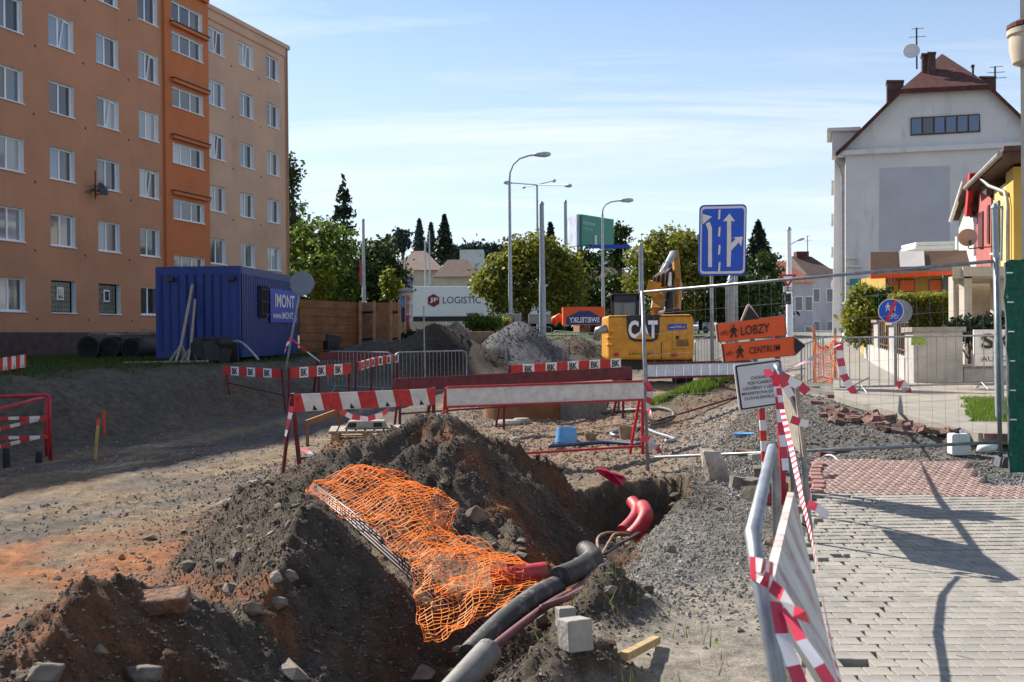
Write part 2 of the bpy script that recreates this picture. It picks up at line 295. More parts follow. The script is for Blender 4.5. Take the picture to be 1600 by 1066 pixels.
M = dict(
 tan=mat('tan_render', (.46, .22, .128), .9, .08, .5, bumpv=.1, bscale=30, dirt=((.37, .185, .105), .8, .56), stretch=(1, 1, .12)), orange=mat('orange_render', (.48, .15, .055), .9, .07, .6), pink=mat('pale_render', (.52, .335, .235), .9, .08, .4, dirt=((.42, .27, .18), .8, .56), stretch=(1, 1, .12)),
 plinth=mat('plinth', (.075, .05, .05), .9, .2, 3), white=mat('white_paint', (.80, .81, .83), .5, .05), frame=mat('white_frame', (.75, .76, .78), .4, .03), pane=glassmat('window_pane', (.03, .035, .045)), pane2=glassmat('curtain_sky_pane', (.22, .24, .27)),
 galv=mat('galvanised_steel', (.27, .29, .32), .45, .2, 12, metal=.55), steel=mat('grey_steel_pole', (.30, .33, .37), .5, .12, 8, metal=.3), pole=mat('pale_pole', (.38, .41, .45), .55, .12, 4),
 maroon=mat('maroon_steel', (.115, .012, .018), .5, .3, 9, dirt=((.22, .16, .14), 7, .68)), red=mat('red_steel', (.42, .018, .028), .45, .2, 10, dirt=((.2, .06, .05), 8, .66)), sred=mat('sign_red', (.50, .022, .022), .5, .18, 12, dirt=((.28, .12, .10), 9, .6)),
 swhite=mat('stripe_white', (.62, .58, .53), .55, .12, 8, dirt=((.3, .27, .24), 9, .62)), bkwhite=mat('logo_white', (.72, .72, .74), .5, .08), black=mat('black_paint', (.012, .012, .014), .5, 0), rubber=mat('black_rubber', (.02, .02, .022), .7, .2),
 blue=mat('container_blue', (.003, .024, .17), .45, .12, 3, dirt=((.02, .04, .16), 4, .66)), bannerblue=mat('banner_blue', (.02, .06, .42), .5, .05), signblue=mat('sign_blue', (.006, .07, .50), .4, .04), reflwhite=mat('sign_white', (.62, .60, .60), .5, .05), signback=mat('sign_back', (.17, .20, .25), .55, .1),
 osign=mat('orange_sign', (.78, .095, .012), .45, .05), rust=mat('rusty_brown_steel', (.22, .095, .04), .75, .25, 2, dirt=((.30, .09, .03), 2.5, .62)), yellow=mat('machine_yellow', (.60, .27, .022), .42, .14, 5, dirt=((.34, .19, .06), 4, .57)), dark=mat('dark_machine', (.02, .02, .025), .5, .2),
 wood=mat('raw_wood', (.36, .23, .12), .8, .25, 14), greywood=mat('grey_wood', (.30, .26, .21), .85, .25, 14), conc=mat('concrete', (.30, .28, .25), .9, .18, 8, bumpv=.4), brick=mat('red_brick_paver', (.19, .105, .085), .9, .25, 9, bumpv=.4), tilered=mat('roof_tiles_red', (.085, .022, .018), .8, .35, 3), tiledark=mat('roof_dark', (.09, .05, .04), .8, .3, 3),
 cream=mat('cream_wall', (.50, .43, .34), .9, .1, 1), grey=mat('pale_grey_wall', (.60, .59, .585), .95, .06, .5, bumpv=.15, bscale=12, dirt=((.50, .49, .49), 1.6, .56), stretch=(1, 1, .2)), grey2=mat('grey_patch', (.42, .43, .46), .95, .06, .6), tapew=mat('tape_white', (.78, .74, .74), .35, .06), taper=mat('tape_red', (.60, .05, .09), .35, .06),
 net=leafmat('orange_net', (1.0, .26, .02), (1.0, .48, .09), .4), blackpipe=mat('black_pipe', (.036, .035, .034), .6, .3, 14, dirt=((.15, .13, .11), 9, .52)), greypipe=mat('grey_pipe', (.17, .165, .15), .6, .2, 10), redpipe=mat('red_pipe', (.46, .022, .04), .55, .2, 8, dirt=((.26, .10, .075), 9, .53)), pinkpipe=mat('dusty_red_hose', (.19, .075, .078), .6, .2), duct=mat('brown_duct', (.085, .05, .048), .5, .15),
 bark=mat('bark', (.075, .055, .04), .9, .3, 8), lbl=mat('pale_blue', (.10, .32, .62), .5, .1), purple=mat('poster_lilac', (.45, .43, .66), .6, .1, 1.5), green=mat('poster_green', (.012, .22, .15), .5, .06), billb=mat('poster_grey_blue', (.40, .44, .55), .5, .25, .8, dirt=((.62, .62, .68), .7, .55)),
 yel=mat('yellow_wall', (.48, .33, .075), .9, .06, 1), lityel=mat('lit_yellow_wall', (.62, .50, .20), .9, .05, 1), rose=mat('red_wall', (.38, .11, .10), .9, .06, 1), palegreen=mat('pale_green_wall', (.52, .55, .50), .9, .05, 1), awning=mat('brown_awning', (.10, .055, .035), .8, .1), mesh=mat('green_mesh', (.008, .10, .06), .8, .25, 20, bumpv=.4), warm=mat('beige_render', (.48, .43, .36), .95, .08, 2),
 jerry=mat('white_plastic', (.74, .75, .76), .35, .05), lilac=mat('far_lilac_wall', (.50, .46, .47), .9, .08, .6), clay=mat('clay_pot', (.28, .18, .12), .85, .2), stone=mat('stone_grey', (.17, .145, .12), .95, .3, 6, bumpv=.6, bscale=25), gutter=mat('gutter_metal', (.33, .32, .31), .5, .15, metal=.4), lampgrey=mat('lamp_head', (.40, .43, .46), .45, .1), ltext=mat('light_lettering', (.55, .62, .70), .6, 0))
# ================================================================== THE GROUND
def ground_mesh():
    ys = [-40, -20, -10, -5, -2, 0, 1, 1.6]; y = 2.0
    while y < 20: ys.append(y); y += max(.02, .0058 * y)
    while y < 420: ys.append(y); y *= 1.022
    ys += [520, 700, 1000, 1500]
    ts = [-14, -8, -5, -3, -2, -1.4, -1, -.8, -.68] + list(np.linspace(-.6, .58, 330)) + [.66, .78, 1, 1.4, 2, 3, 5, 8, 14]
    ys = np.array(ys); ts = np.array(ts); ye = np.maximum(ys, 3.2)
    X = np.outer(ye, ts); Y = np.repeat(ys[:, None], len(ts), 1)
    Z, a, b, soil, inT, k = terrain(X, Y, True)
    n, m_ = X.shape; idx = np.arange(n * m_).reshape(n, m_)
    faces = np.stack([idx[:-1, :-1], idx[:-1, 1:], idx[1:, 1:], idx[1:, :-1]], -1).reshape(-1, 4)
    me = bpy.data.meshes.new('ground'); me.from_pydata(np.stack([X, Y, Z], -1).reshape(-1, 3).tolist(), [], faces.tolist())
    C = np.zeros(X.shape + (3,))
    def put(c, w): C[:] = C * (1 - w[..., None]) + np.array(c) * w[..., None]
    n1 = fbm(a * .22, b * .9, 4) ; n2 = fbm(X * .8, Y * .8 + 30, 4); n3 = fbm(X * 2.2, Y * 2.2 + 5, 4)
    C[:] = (.23, .165, .105)                                            # bare yellowish earth of the dug-up road
    put((.20, .19, .175), sst(n1, -.05, .3))                           # grey stone dust in streaks
    put((.40, .33, .22), sst(n2, .15, .5) * k['lane'])
    put((.15, .125, .10), sst(n3, .2, .5) * .7)
    put((.36, .135, .05), sst(n2 + .5 * n3, -.55, .0) * sst(X, -1.0, -2.2) * sst(Y + .4 * n2, 11.6, 9.4) * sst(Y, 3, 4.5) * .9)
    put((.25, .16, .10), sst(Y, 15, 17) * sst(Y, 27, 23) * sst(b, -9, -6) * sst(b, -1.5, -3) * .8)
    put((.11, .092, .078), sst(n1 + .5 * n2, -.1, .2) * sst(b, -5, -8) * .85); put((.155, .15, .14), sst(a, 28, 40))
    gr = k['t'] * (1 - k['far']); put((.19, .178, .16), gr)            # grey chippings beside the trench
    put((.34, .30, .25), gr * sst(Y + .8 * n2, 7.4, 6.2) * sst(b, -.1, -.3))   # pale sandy strip
    put((.25, .235, .215), k['t'] * k['far'])
    put((.098, .077, .058), np.clip(soil * 1.1, 0, 1))
    put((.27, .105, .04), soil * sst(n3 + .5 * n2, .46, .7) * .75)
    for (xa, ya), (xb, yb), wd_ in (((285, 897), (445, 1002), .07), ((60, 1000), (150, 960), .16)):
        p0, p1 = gp(xa, ya), gp(xb, yb); dd, _, _ = seg(X, Y, [(p0.x, p0.y, 0), (p1.x, p1.y, 0)]); put((.29, .11, .045), sst(dd + .09 * n3, wd_ * 1.5, wd_ * .4) * .7)
    put((.15, .075, .04), inT * sst(n2, -.2, .3) * .8)
    put((.28, .10, .035), inT * sst(Y, 7.6, 8.3) * sst(Y, 11, 10) * sst(n3, -.1, .25) * .9)
    put((.035, .027, .022), np.clip(k['hd'] * 4, 0, 1)); put((.12, .12, .13), np.clip(k['hg'] * 4, 0, 1) * (k['hg'] > k['hd'])); put((.13, .095, .065), np.clip(k['hb'] * 3, 0, 1) * (k['hb'] > k['hg']))
    put((.16, .115, .08), np.clip(k['hp'] * 4, 0, 1))
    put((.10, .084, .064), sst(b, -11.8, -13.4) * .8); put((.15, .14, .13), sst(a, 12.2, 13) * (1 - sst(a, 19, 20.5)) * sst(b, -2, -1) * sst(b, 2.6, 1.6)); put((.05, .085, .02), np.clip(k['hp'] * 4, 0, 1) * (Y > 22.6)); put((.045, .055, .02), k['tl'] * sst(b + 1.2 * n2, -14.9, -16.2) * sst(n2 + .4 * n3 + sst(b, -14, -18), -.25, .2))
    put((.06, .08, .025), sst(a, 60, 75) * sst(b, -8, -14))
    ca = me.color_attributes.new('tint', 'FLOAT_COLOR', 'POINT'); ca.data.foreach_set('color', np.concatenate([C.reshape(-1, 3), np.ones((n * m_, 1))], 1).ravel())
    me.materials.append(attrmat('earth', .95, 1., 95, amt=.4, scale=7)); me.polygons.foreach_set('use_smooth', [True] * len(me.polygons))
    o = bpy.data.objects.new('ground', me); COL.objects.link(o); o['kind'] = 'structure'; return o
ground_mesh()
# loose stones: many small angular ones lie in one mass
_ico = None
def ico():
    global _ico
    if _ico is None:
        t = (1 + 5 ** .5) / 2; v = np.array([(-1, t, 0), (1, t, 0), (-1, -t, 0), (1, -t, 0), (0, -1, t), (0, 1, t), (0, -1, -t), (0, 1, -t), (t, 0, -1), (t, 0, 1), (-t, 0, -1), (-t, 0, 1)]) / math.hypot(1, t)
        fc = np.array([(0, 11, 5), (0, 5, 1), (0, 1, 7), (0, 7, 10), (0, 10, 11), (1, 5, 9), (5, 11, 4), (11, 10, 2), (10, 7, 6), (7, 1, 8), (3, 9, 4), (3, 4, 2), (3, 2, 6), (3, 6, 8), (3, 8, 9), (4, 9, 5), (2, 4, 11), (6, 2, 10), (8, 6, 7), (9, 8, 1)])
        _ico = v, fc
    return _ico
STONEM = attrmat('loose_stone', .92, .5, 90, amt=.2, scale=14)
OCT = (np.array([(1, 0, 0), (0, 1, 0), (-1, 0, 0), (0, -1, 0), (0, 0, 1), (0, 0, -1)], float), np.array([(0, 1, 4), (1, 2, 4), (2, 3, 4), (3, 0, 4), (1, 0, 5), (2, 1, 5), (3, 2, 5), (0, 3, 5)]))
def stones(name, label, X, Y, size, cols, flat=.65, octa=True):
    v, fc = OCT if octa else ico(); n = len(X); nv_ = len(v); Z = terrain(X, Y)
    if octa: size = np.minimum(size, .03)
    jit = 1 + .35 * rng.uniform(-1, 1, (n, nv_, 1)); sc = size[:, None, None] * np.stack([rng.uniform(.7, 1.3, n), rng.uniform(.7, 1.3, n), rng.uniform(.5, .9, n) * flat / .65], -1)[:, None, :]
    P_ = v[None] * jit * sc; th = rng.uniform(0, 6.28, n); c, s = np.cos(th)[:, None], np.sin(th)[:, None]
    x = P_[..., 0] * c - P_[..., 1] * s + X[:, None]; y = P_[..., 0] * s + P_[..., 1] * c + Y[:, None]; z = P_[..., 2] + Z[:, None] + size[:, None] * .15
    vs = np.stack([x, y, z], -1).reshape(-1, 3); fs = (fc[None] + (np.arange(n) * nv_)[:, None, None]).reshape(-1, 3)
    me = bpy.data.meshes.new(name); me.from_pydata(vs.tolist(), [], fs.tolist()); cl = np.asarray(cols)[rng.integers(0, len(cols), n)] * rng.uniform(.7, 1.25, (n, 1))
    cl = np.repeat(np.concatenate([cl, np.ones((n, 1))], 1), nv_, 0); ca = me.color_attributes.new('tint', 'FLOAT_COLOR', 'POINT'); ca.data.foreach_set('color', cl.ravel()); me.materials.append(STONEM)
    o = bpy.data.objects.new(name, me); COL.objects.link(o); o['kind'] = 'stuff'; return tag(o, label, 'stones')
def scatter(n, x0, x1, y0, y1, test):
    X = rng.uniform(x0, x1, n); Y = rng.uniform(y0, y1, n); z, a, b, soil, inT, k = terrain(X, Y, True); ok = test(X, Y, a, b, soil, inT, k) > rng.uniform(0, 1, n); return X[ok], Y[ok]
DK = [(.13, .102, .076), (.16, .128, .10), (.108, .084, .062), (.22, .185, .15), (.18, .115, .075), (.12, .094, .07)]
X, Y = scatter(190000, -5, 2.6, 3.6, 14.5, lambda X, Y, a, b, s, i, k: s * .75 * (1 - .4 * i)); stones('soil_clods', 'small dark clods and pebbles covering the dug soil heaps', X, Y, np.minimum(rng.gamma(1.5, .0045, len(X)) + .004, .013), DK)
X, Y = scatter(3600, -5, 2.6, 3.6, 14.5, lambda X, Y, a, b, s, i, k: s * .6 * (fbm(X * 1.1, Y * 1.1 + 50, 3) > 0)); stones('soil_lumps', 'bigger soil lumps and stones lying on the dug heaps', X, Y, rng.gamma(2., .011, len(X)) + .012, DK + [(.28, .24, .20)], octa=False)
X, Y = scatter(70000, .2, 5, 4.2, 15, lambda X, Y, a, b, s, i, k: (b < -.25) * (b > -2) * (1 - s) * sst(Y, 5.6, 7.6)); stones('grey_chippings', 'grey stone chippings spread between trench and paving', X, Y, rng.gamma(2.2, .0028, len(X)) + .004, [(.22, .205, .185), (.17, .16, .145), (.30, .28, .255), (.19, .165, .14)])
X, Y = scatter(16000, 2.2, 8, 10.5, 16, lambda X, Y, a, b, s, i, k: (a > 10.9) * (a < 13.6) * (b > -1.2)); stones('grey_chippings', 'grey chippings heaped across the broken footpath', X, Y, rng.gamma(2.5, .005, len(X)) + .006, [(.24, .24, .24), (.18, .18, .18), (.33, .32, .31)])
X, Y = scatter(24000, 2.2, 7.5, 12, 21, lambda X, Y, a, b, s, i, k: (a > 12.9) * (b > -1.6) * (b < 1.95 - .38 * np.maximum(a - 15, 0) + .0) * .9); stones('dark_gravel', 'dark gravel spilled before the broken footpath edge', X, Y, np.minimum(rng.gamma(1.8, .006, len(X)) + .006, .03), [(.16, .15, .14), (.12, .11, .10), (.22, .20, .18), (.17, .14, .11)])
X, Y = scatter(26000, -10, 0, 6.5, 22, lambda X, Y, a, b, s, i, k: (b > -13.5) * (1 - s) * sst(fbm(a * .3, b * 1.1 + 3, 3), -.1, .35) * .8); stones('road_stones', 'loose stones scattered over the churned dirt road', X, Y, rng.gamma(1.2, .0062, len(X)) + .005, [(.24, .22, .20), (.16, .15, .14), (.32, .28, .23), (.30, .14, .07)])
X, Y = scatter(40000, -5, 8.5, 14.5, 28, lambda X, Y, a, b, s, i, k: (b > -8.5) * (b < -.6) * .8); stones('road_rubble', 'brown and grey rubble over the dug road beyond the trench', X, Y, np.minimum(rng.gamma(1.5, .009, len(X)) + .008, .05), [(.27, .19, .13), (.24, .20, .17), (.36, .30, .24), (.20, .12, .08), (.28, .26, .24)])
X, Y = scatter(9000, -5, 5, 33, 41, lambda X, Y, a, b, s, i, k: np.clip((k['hd'] + k['hg'] + k['hb']) * 3, 0, 1) * (1 - (k['hd'] > k['hg']) * .5)); stones('heap_stones', 'stones on the far heaps of soil and gravel', X, Y, rng.gamma(1.6, .012, len(X)) + .012, [(.14, .14, .15), (.10, .10, .10), (.13, .10, .07)])
# grass
def grass(name, label, X, Y, h, c1, c2, zoff=0., wdt=.012):
    n = len(X); Z = terrain(X, Y) + zoff; hh = h * rng.uniform(.5, 1.3, n); th = rng.uniform(0, 6.28, n); ln = rng.uniform(.1, .6, n) * hh; w_ = wdt * rng.uniform(.7, 1.4, n)
    dx, dy = np.cos(th), np.sin(th); ph = th + rng.uniform(-1.5, 1.5, n)
    A = np.stack([X - dx * w_, Y - dy * w_, Z - .02], -1); B = np.stack([X + dx * w_, Y + dy * w_, Z - .02], -1); T = np.stack([X + np.cos(ph) * ln, Y + np.sin(ph) * ln, Z + hh], -1)
    vs = np.stack([A, B, T], 1).reshape(-1, 3); me = bpy.data.meshes.new(name); me.from_pydata(vs.tolist(), [], np.arange(3 * n).reshape(-1, 3).tolist())
    tt = np.repeat(rng.uniform(0, 1, n), 3); ca = me.attributes.new('tint', 'FLOAT', 'POINT'); ca.data.foreach_set('value', tt); me.materials.append(leafmat(name, c1, c2, .4))
    o = bpy.data.objects.new(name, me); COL.objects.link(o); o['kind'] = 'stuff'; return tag(o, label, 'grass')
G1, G2 = (.07, .13, .02), (.20, .29, .035)
X, Y = scatter(70000, -26, -4, 18, 50, lambda X, Y, a, b, s, i, k: k['tl'] * (b > -31) * sst(b + 1.2 * fbm(X * .8, Y * .8 + 30, 4), -14.9, -16.2) * sst(fbm(X * .8, Y * .8 + 30, 4) + .4 * fbm(X * 2.2, Y * 2.2 + 5, 4) + sst(b, -14, -18), -.2, .25)); grass('lawn_grass', 'shaded lawn along the foot of the apartment block', X, Y, .09, (.035, .055, .012), (.08, .11, .025), wdt=.02)
X, Y = scatter(42000, 2.6, 5.6, 21.8, 25.5, lambda X, Y, a, b, s, i, k: (np.hypot((X - 4.3) / 1.25, (Y - 23.4) / 1.3) + .3 * fbm(X * 2, Y * 2, 2) < .95)); grass('grass_patch', 'bright green grass on the earth island before the excavator', X, Y, .13, G1, G2, wdt=.012)
X, Y = scatter(420, -.2, 1.1, 4.7, 6.4, lambda X, Y, a, b, s, i, k: (b > -2) * (fbm(X * 3, Y * 3 + 2, 2) > .1)); grass('grass_tufts', 'thin tufts of grass on the near turf lumps by the trench', X, Y, .09, G1, G2, wdt=.004)
X, Y = scatter(9000, -14, -1, 62, 88, lambda X, Y, a, b, s, i, k: (X / Y > -.115) * (X / Y < -.02)); grass('verge_grass', 'sunny grass verge below the white trailer', X, Y, .22, (.10, .15, .03), (.20, .26, .05), wdt=.05)
# ================================================================== APARTMENT BLOCK
BB = -31.8
def F(a, z, d=0.): return AB(a, BB + d, z)           # d is how far in front of the facade
es, en = Vector((SX, SY, 0)), Vector((SY, -SX, 0))
apt = thing('apartment_building', 'tan and orange rendered apartment block with rows of white windows, in shade', 'building', F(48, .9))
ZR = [2.81, 5.68, 8.54, 11.38, 14.25, 17.1]
WA = [29.15, 32.28, 35.38, 38.5, 41.62, 44.73]; WB = [50.88, 53.98, 57.04]; WW, WH = 1.57, 1.37
def wallgrid(us, zs, holes, d, mt, name='wall'):
    b = MB()
    for i in range(len(us) - 1):
        for j in range(len(zs) - 1):
            u, z = (us[i] + us[i + 1]) / 2, (zs[j] + zs[j + 1]) / 2
            if any(h[0] < u < h[1] and h[2] < z < h[3] for h in holes): continue
            b.add([F(us[i], zs[j], d), F(us[i + 1], zs[j], d), F(us[i + 1], zs[j + 1], d), F(us[i], zs[j + 1], d)], [(0, 1, 2, 3)])
    return b.build(name, mt, apt)
def section(u0, u1, cols, mt, lo=1.95, hi=19.35):
    holes = [(c, c + WW, z, z + WH) for c in cols for z in ZR]
    us = sorted({u0, u1} | {c for c in cols} | {c + WW for c in cols}); zs = sorted({lo, hi} | set(ZR) | {z + WH for z in ZR}); wallgrid(us, zs, holes, 0, mt)
section(20, 46.66, WA, M['tan']); section(50.62, 59.75, WB, M['pink'])
SZ = [4.85, 7.7, 10.55, 13.4, 16.2, 17.75]
wallgrid(sorted([46.66, 47.27, 50.06, 50.62]), sorted([1.95, 19.5] + SZ + [z + 1.02 for z in SZ]), [(47.2, 50.1, z, z + 1.02) for z in SZ], .16, M['orange'])
b = MB(); b.obox(F(20, -.5, .06), es * 39.75, en * -1, UP * 2.45); b.build('plinth', M['plinth'], apt)
b = MB(); b.obox(F(20.2, 1.0, -.5), es * 39.2, en * -11, UP * 18); b.build('sun_stop_core', M['black'], apt)  # added black core, unseen, stops sun and daylight passing through the hollow block
b = MB(); b.obox(F(59.75, 1.95, 0), en * -12, UP * 17.5, es * -.3); b.build('end_wall', M['pink'], apt)
b = MB(); b.obox(F(20, 19.35, .08), es * 39.9, en * -12, UP * .25); b.build('parapet', M['pink'], apt)
b = MB(); b.obox(F(46.66, 1.95, 0), es * .0 + es * .05, en * .158, UP * 17.4); b.obox(F(50.57, 1.95, 0), es * .05, en * .158, UP * 17.4); b.build('stair_edge', M['orange'], apt)
b = MB(); b.obox(F(50.9, 18.78, .0), es * 8.5, en * .05, UP * .07); b.obox(F(59.33, 1.95, .0), es * .07, en * .05, UP * 16.83); b.build('render_band', M['tan'], apt)
def window_mesh(wd, ht, n, dp=.24):
    e, o = {}, F(0, 0, 0)
    r = MB(); t = .012
    r.add([F(0, 0, 0), F(0, ht, 0), F(0, ht, -dp), F(0, 0, -dp)], [(0, 1, 2, 3)]); r.add([F(wd, 0, 0), F(wd, ht, 0), F(wd, ht, -dp), F(wd, 0, -dp)], [(3, 2, 1, 0)])
    r.add([F(0, ht, 0), F(wd, ht, 0), F(wd, ht, -dp), F(0, ht, -dp)], [(0, 1, 2, 3)]); r.add([F(0, 0, 0), F(wd, 0, 0), F(wd, 0, -dp), F(0, 0, -dp)], [(3, 2, 1, 0)])
    fr = MB(); k = .07
    for (x0, x1, z0, z1) in [(0, wd, 0, k), (0, wd, ht - k, ht)] + [(x, x + k, k, ht - k) for x in [0, wd - k]] + [(wd * i / n - k * .65, wd * i / n + k * .65, k, ht - k) for i in range(1, n)]:
        fr.obox(F(x0, z0, -dp), es * (x1 - x0), UP * (z1 - z0), en * .05)
    pn = [MB().obox(F(wd * i / n + .03, .03, -dp + .004), es * (wd / n - .06), UP * (ht - .06), en * .02) for i in range(n)]
    si = MB().obox(F(-.04, -.05, -dp + .06), es * (wd + .08), UP * .045, en * (dp + .0))
    def me(b, nm, mt):
        ob = b.build(nm, mt, None, org=F(0, 0, 0)); q = ob.data; bpy.data.objects.remove(ob); return q
    return [me(r, 'window', M['frame']), me(fr, 'frame', M['frame']), [me(p, 'pane', M['pane']) for p in pn], [me(p, 'pane', M['pane2']) for p in pn], me(si, 'sill', M['frame'])]
W2, W3 = window_mesh(WW, WH, 2), window_mesh(2.79, 1.02, 3)
sb_ = MB(); sb_.bar(F(WW * .54, .07, -.16), F(WW * .72, WH - .1, -.19), .06, .05); sb_.bar(F(WW * .72, WH - .1, -.19), F(WW * .95, WH - .12, -.19), .05, .05); so_ = sb_.build('tilted_sash', M['frame'], None, org=F(0, 0, 0)); SASH = so_.data; bpy.data.objects.remove(so_)
PANES_L = [M['pane2'], glassmat('sky_reflection_pane', (.20, .27, .36)), glassmat('lace_pane', (.36, .36, .36), .2), glassmat('dim_pane', (.12, .14, .17))]; PANES_D = [M['pane'], M['pane'], glassmat('dusk_pane', (.06, .06, .07)), glassmat('brown_pane', (.09, .07, .055))]  # pale panes: reflected sky painted into the glass colour, beside curtains
def add_window(ws, a, z, d=0.):
    q = F(a, z, d); w_ = inst(ws[0], 'window', apt, q); inst(ws[1], 'frame', w_, q); inst(ws[4], 'sill', w_, q)
    if ws is W2 and random.random() < .33: inst(SASH, 'tilted_sash', w_, q)
    for p1, p2 in zip(ws[2], ws[3]):
        o = inst(p2 if random.random() < (.75 if p1 is ws[2][0] else .3) else p1, 'pane', w_, q); o.material_slots[0].link = 'OBJECT'; o.material_slots[0].material = random.choice(PANES_L if o.data is p2 else PANES_D)
gb = MB()
for i in range(7):
    for j in range(6): gb.obox(F(.04 + i * .19, .04 + j * .215, -.2), es * .17, UP * .195, en * .05)
gbo = gb.build('glass_blocks', mat('glass_block', (.10, .12, .10), .2, .4, 9), None, org=F(0, 0, 0)); gbm = gbo.data; bpy.data.objects.remove(gbo)
vt = MB(); vt.obox(F(.5, .55, -.16), es * .42, UP * .55, en * .05); vt.obox(F(.57, .62, -.12), es * .28, UP * .41, en * .03, mi=1); vo = vt.build('vent_sash', [M['frame'], M['pane']], None, org=F(0, 0, 0)); vtm = vo.data; bpy.data.objects.remove(vo)
for c in WA + WB:
    for z in ZR:
        if z == 2.81 and c in (38.5, 41.62):
            q = F(c, z); w_ = inst(W2[0], 'window', apt, q); inst(gbm, 'glass_blocks', w_, q); inst(vtm, 'vent_sash', w_, q); inst(W2[4], 'sill', w_, q)
        else: add_window(W2, c, z)
for z in SZ: add_window(W3, 47.27, z, .16)
for z in [6.9, 9.72, 12.57, 15.42, 17.42]:                              # ledges over the stair windows
    b = MB(); b.obox(F(47.1, z + 2.2 - .2, .16), es * 3.3, UP * .16, en * .22, mi=0); b.obox(F(47.08, z + 2.17, .16), es * 3.34, UP * .05, en * .26, mi=1); b.build('window_ledge', [M['orange'], M['plinth']], apt)
vb = MB().obox(F(0, 0, 0), es * .07, UP * .09, en * .02); vo = vb.build('vent', M['plinth'], None, org=F(0, 0, 0)); vm = vo.data; bpy.data.objects.remove(vo)
for c in (37.6, 40.75, 43.9, 53.2, 56.3):
    for z in ZR:
        for dz in (-.35,): inst(vm, 'vent', apt, F(c + random.uniform(-.1, .1), z + dz, .002))
q = F(41.0, 8.3, 0); an = thing('wall_antenna', 'tangle of thin aerial rods bracketed to the tan facade', 'antenna', q)
b = MB(); b.tube([F(41, 7.9, .35), F(41, 9.2, .35)], .03, 6); b.bar(F(41, 8.3, 0), F(41, 8.3, .4), .04); b.build('mast', M['dark'], an)
for k in range(5): b = MB(); b.tube([F(40.5 + .15 * k, 8.1 + .2 * (k % 3), .4), F(40.9 + .22 * k, 8.5 - .25 * (k % 2), .5)], .025, 5); b.build('rod', M['dark'], an)
b = MB(); b.lathe([(.02, 0), (.25, .05), (.33, .13)], F(41.3, 8.35, .4), 12, axis=en + UP * .4); b.build('dish', M['dark'], an)
# ================================================================== WHITE GABLED HOUSE
HD = 62.0; HO = at(1322, 300, HD)
def hq(x, y, back=0., n_=None):
    d = ray(x, y); n_ = es; t = (HO + es * back - CP).dot(n_) / d.dot(n_); return CP + d * t
wh = thing('gabled_house', 'tall pale grey house with blank gable wall and dark red half-hipped roof', 'house', V(HO.x + 4, HO.y, 1))
def panel(b, px, back, mi=0, th=None):
    q = [hq(x, y, back) for x, y in px]; n = len(q); t = es * (th or .1); q2 = [p + t for p in q]
    b.add(q + q2, [tuple(range(n)), tuple(reversed(range(n, 2 * n)))] + [(i, n + i, n + (i + 1) % n, (i + 1) % n) for i in range(n)], mi); return b
b = MB(); panel(b, [(1321, 545), (1321, 243), (1650, 226), (1650, 545)], 0, th=16); b.build('wall', M['grey'], wh)
b = MB(); panel(b, [(1318, 236), (1402, 147), (1416, 139), (1541, 133), (1552, 140), (1640, 224), (1640, 226)], .06, th=.4); b.build('gable', M['grey'], wh)
b = MB(); panel(b, [(1300, 243), (1300, 236), (1650, 219), (1650, 227)], -.35, th=.9); b.build('cornice', M['grey'], wh)
b = MB(); panel(b, [(1374, 392), (1375, 263), (1484, 259), (1484, 392)], -.03, th=.025); b.build('render_patch', M['grey2'], wh)
bw = MB(); panel(bw, [(1423, 212), (1423, 184), (1531, 178), (1532, 206)], -.04, th=.09); wb = bw.build('attic_window', M['tiledark'], wh)
for i in range(6):
    x0 = 1424.5 + i * 18; b = MB(); panel(b, [(x0, 210 - i), (x0, 186 - i), (x0 + 15, 185 - i), (x0 + 15, 209 - i)], -.07, th=.025); b.build('pane', M['pane'] if i == 1 else glassmat('blue_pane', (.05, .09, .19)), wb)
b = MB()                                                                  # roof slopes and half hip
e0, e1, ap, e2, e3 = hq(1306, 238, -.5), hq(1407, 139, -.5), hq(1472, 84, 4.2), hq(1546, 132, -.5), hq(1640, 222, -.5)
bk = es * 15; e0m = hq(1330, 216, -.5)
b.add([e0, e0m, e1, ap, e2, e3, e0 + bk, e0m + bk, e1 + bk, ap + bk * .72, e2 + bk, e3 + bk], [(1, 0, 6, 7), (2, 1, 7, 8), (3, 2, 8, 9), (4, 3, 9, 10), (5, 4, 10, 11), (2, 3, 4)])
th = UP * -.28; b.add([e0, e0m, e1, e0 + th, e0m + th, e1 + th], [(0, 1, 4, 3), (1, 2, 5, 4)]); b.add([e1, e2, e1 + th, e2 + th], [(0, 1, 3, 2)]); b.add([e2, e3, e2 + th, e3 + th], [(0, 1, 3, 2)])
rf = b.build('roof', M['tilered'], wh)
for px, bk_, dd, hh in (((1386, 165, 1412, 126), 3.0, 1.0, 0), ((1441, 125, 1451, 84), 6, .8, 0), ((1450, 120, 1462, 82), 5, .8, 0), ((1519, 130, 1522, 102), 3, .2, 0), ((1531, 140, 1556, 120), 5, 1, 0)):
    b = MB(); x0, y0, x1, y1 = px; panel(b, [(x0, y0 + 12), (x0, y1), (x1, y1), (x1, y0 + 12)], bk_ * .25, th=dd); panel(b, [(x0 - 1, y1 + 2), (x0 - 1, y1 - 1), (x1 + 1, y1 - 1), (x1 + 1, y1 + 2)], bk_ * .25 - .08, th=dd + .16); b.build('chimney', M['tiledark'], rf)
b = MB(); panel(b, [(1300, 236), (1300, 204), (1342, 203), (1330, 236)], 1.5, th=3.5); panel(b, [(1292, 205), (1293, 200), (1345, 198), (1345, 204)], 1.2, th=4); b.build('dormer', M['grey'], rf)
b = MB(); panel(b, [(1301, 520), (1304, 244), (1321, 244), (1321, 520)], 2.2, th=3.0); b.build('bay', M['grey'], wh)
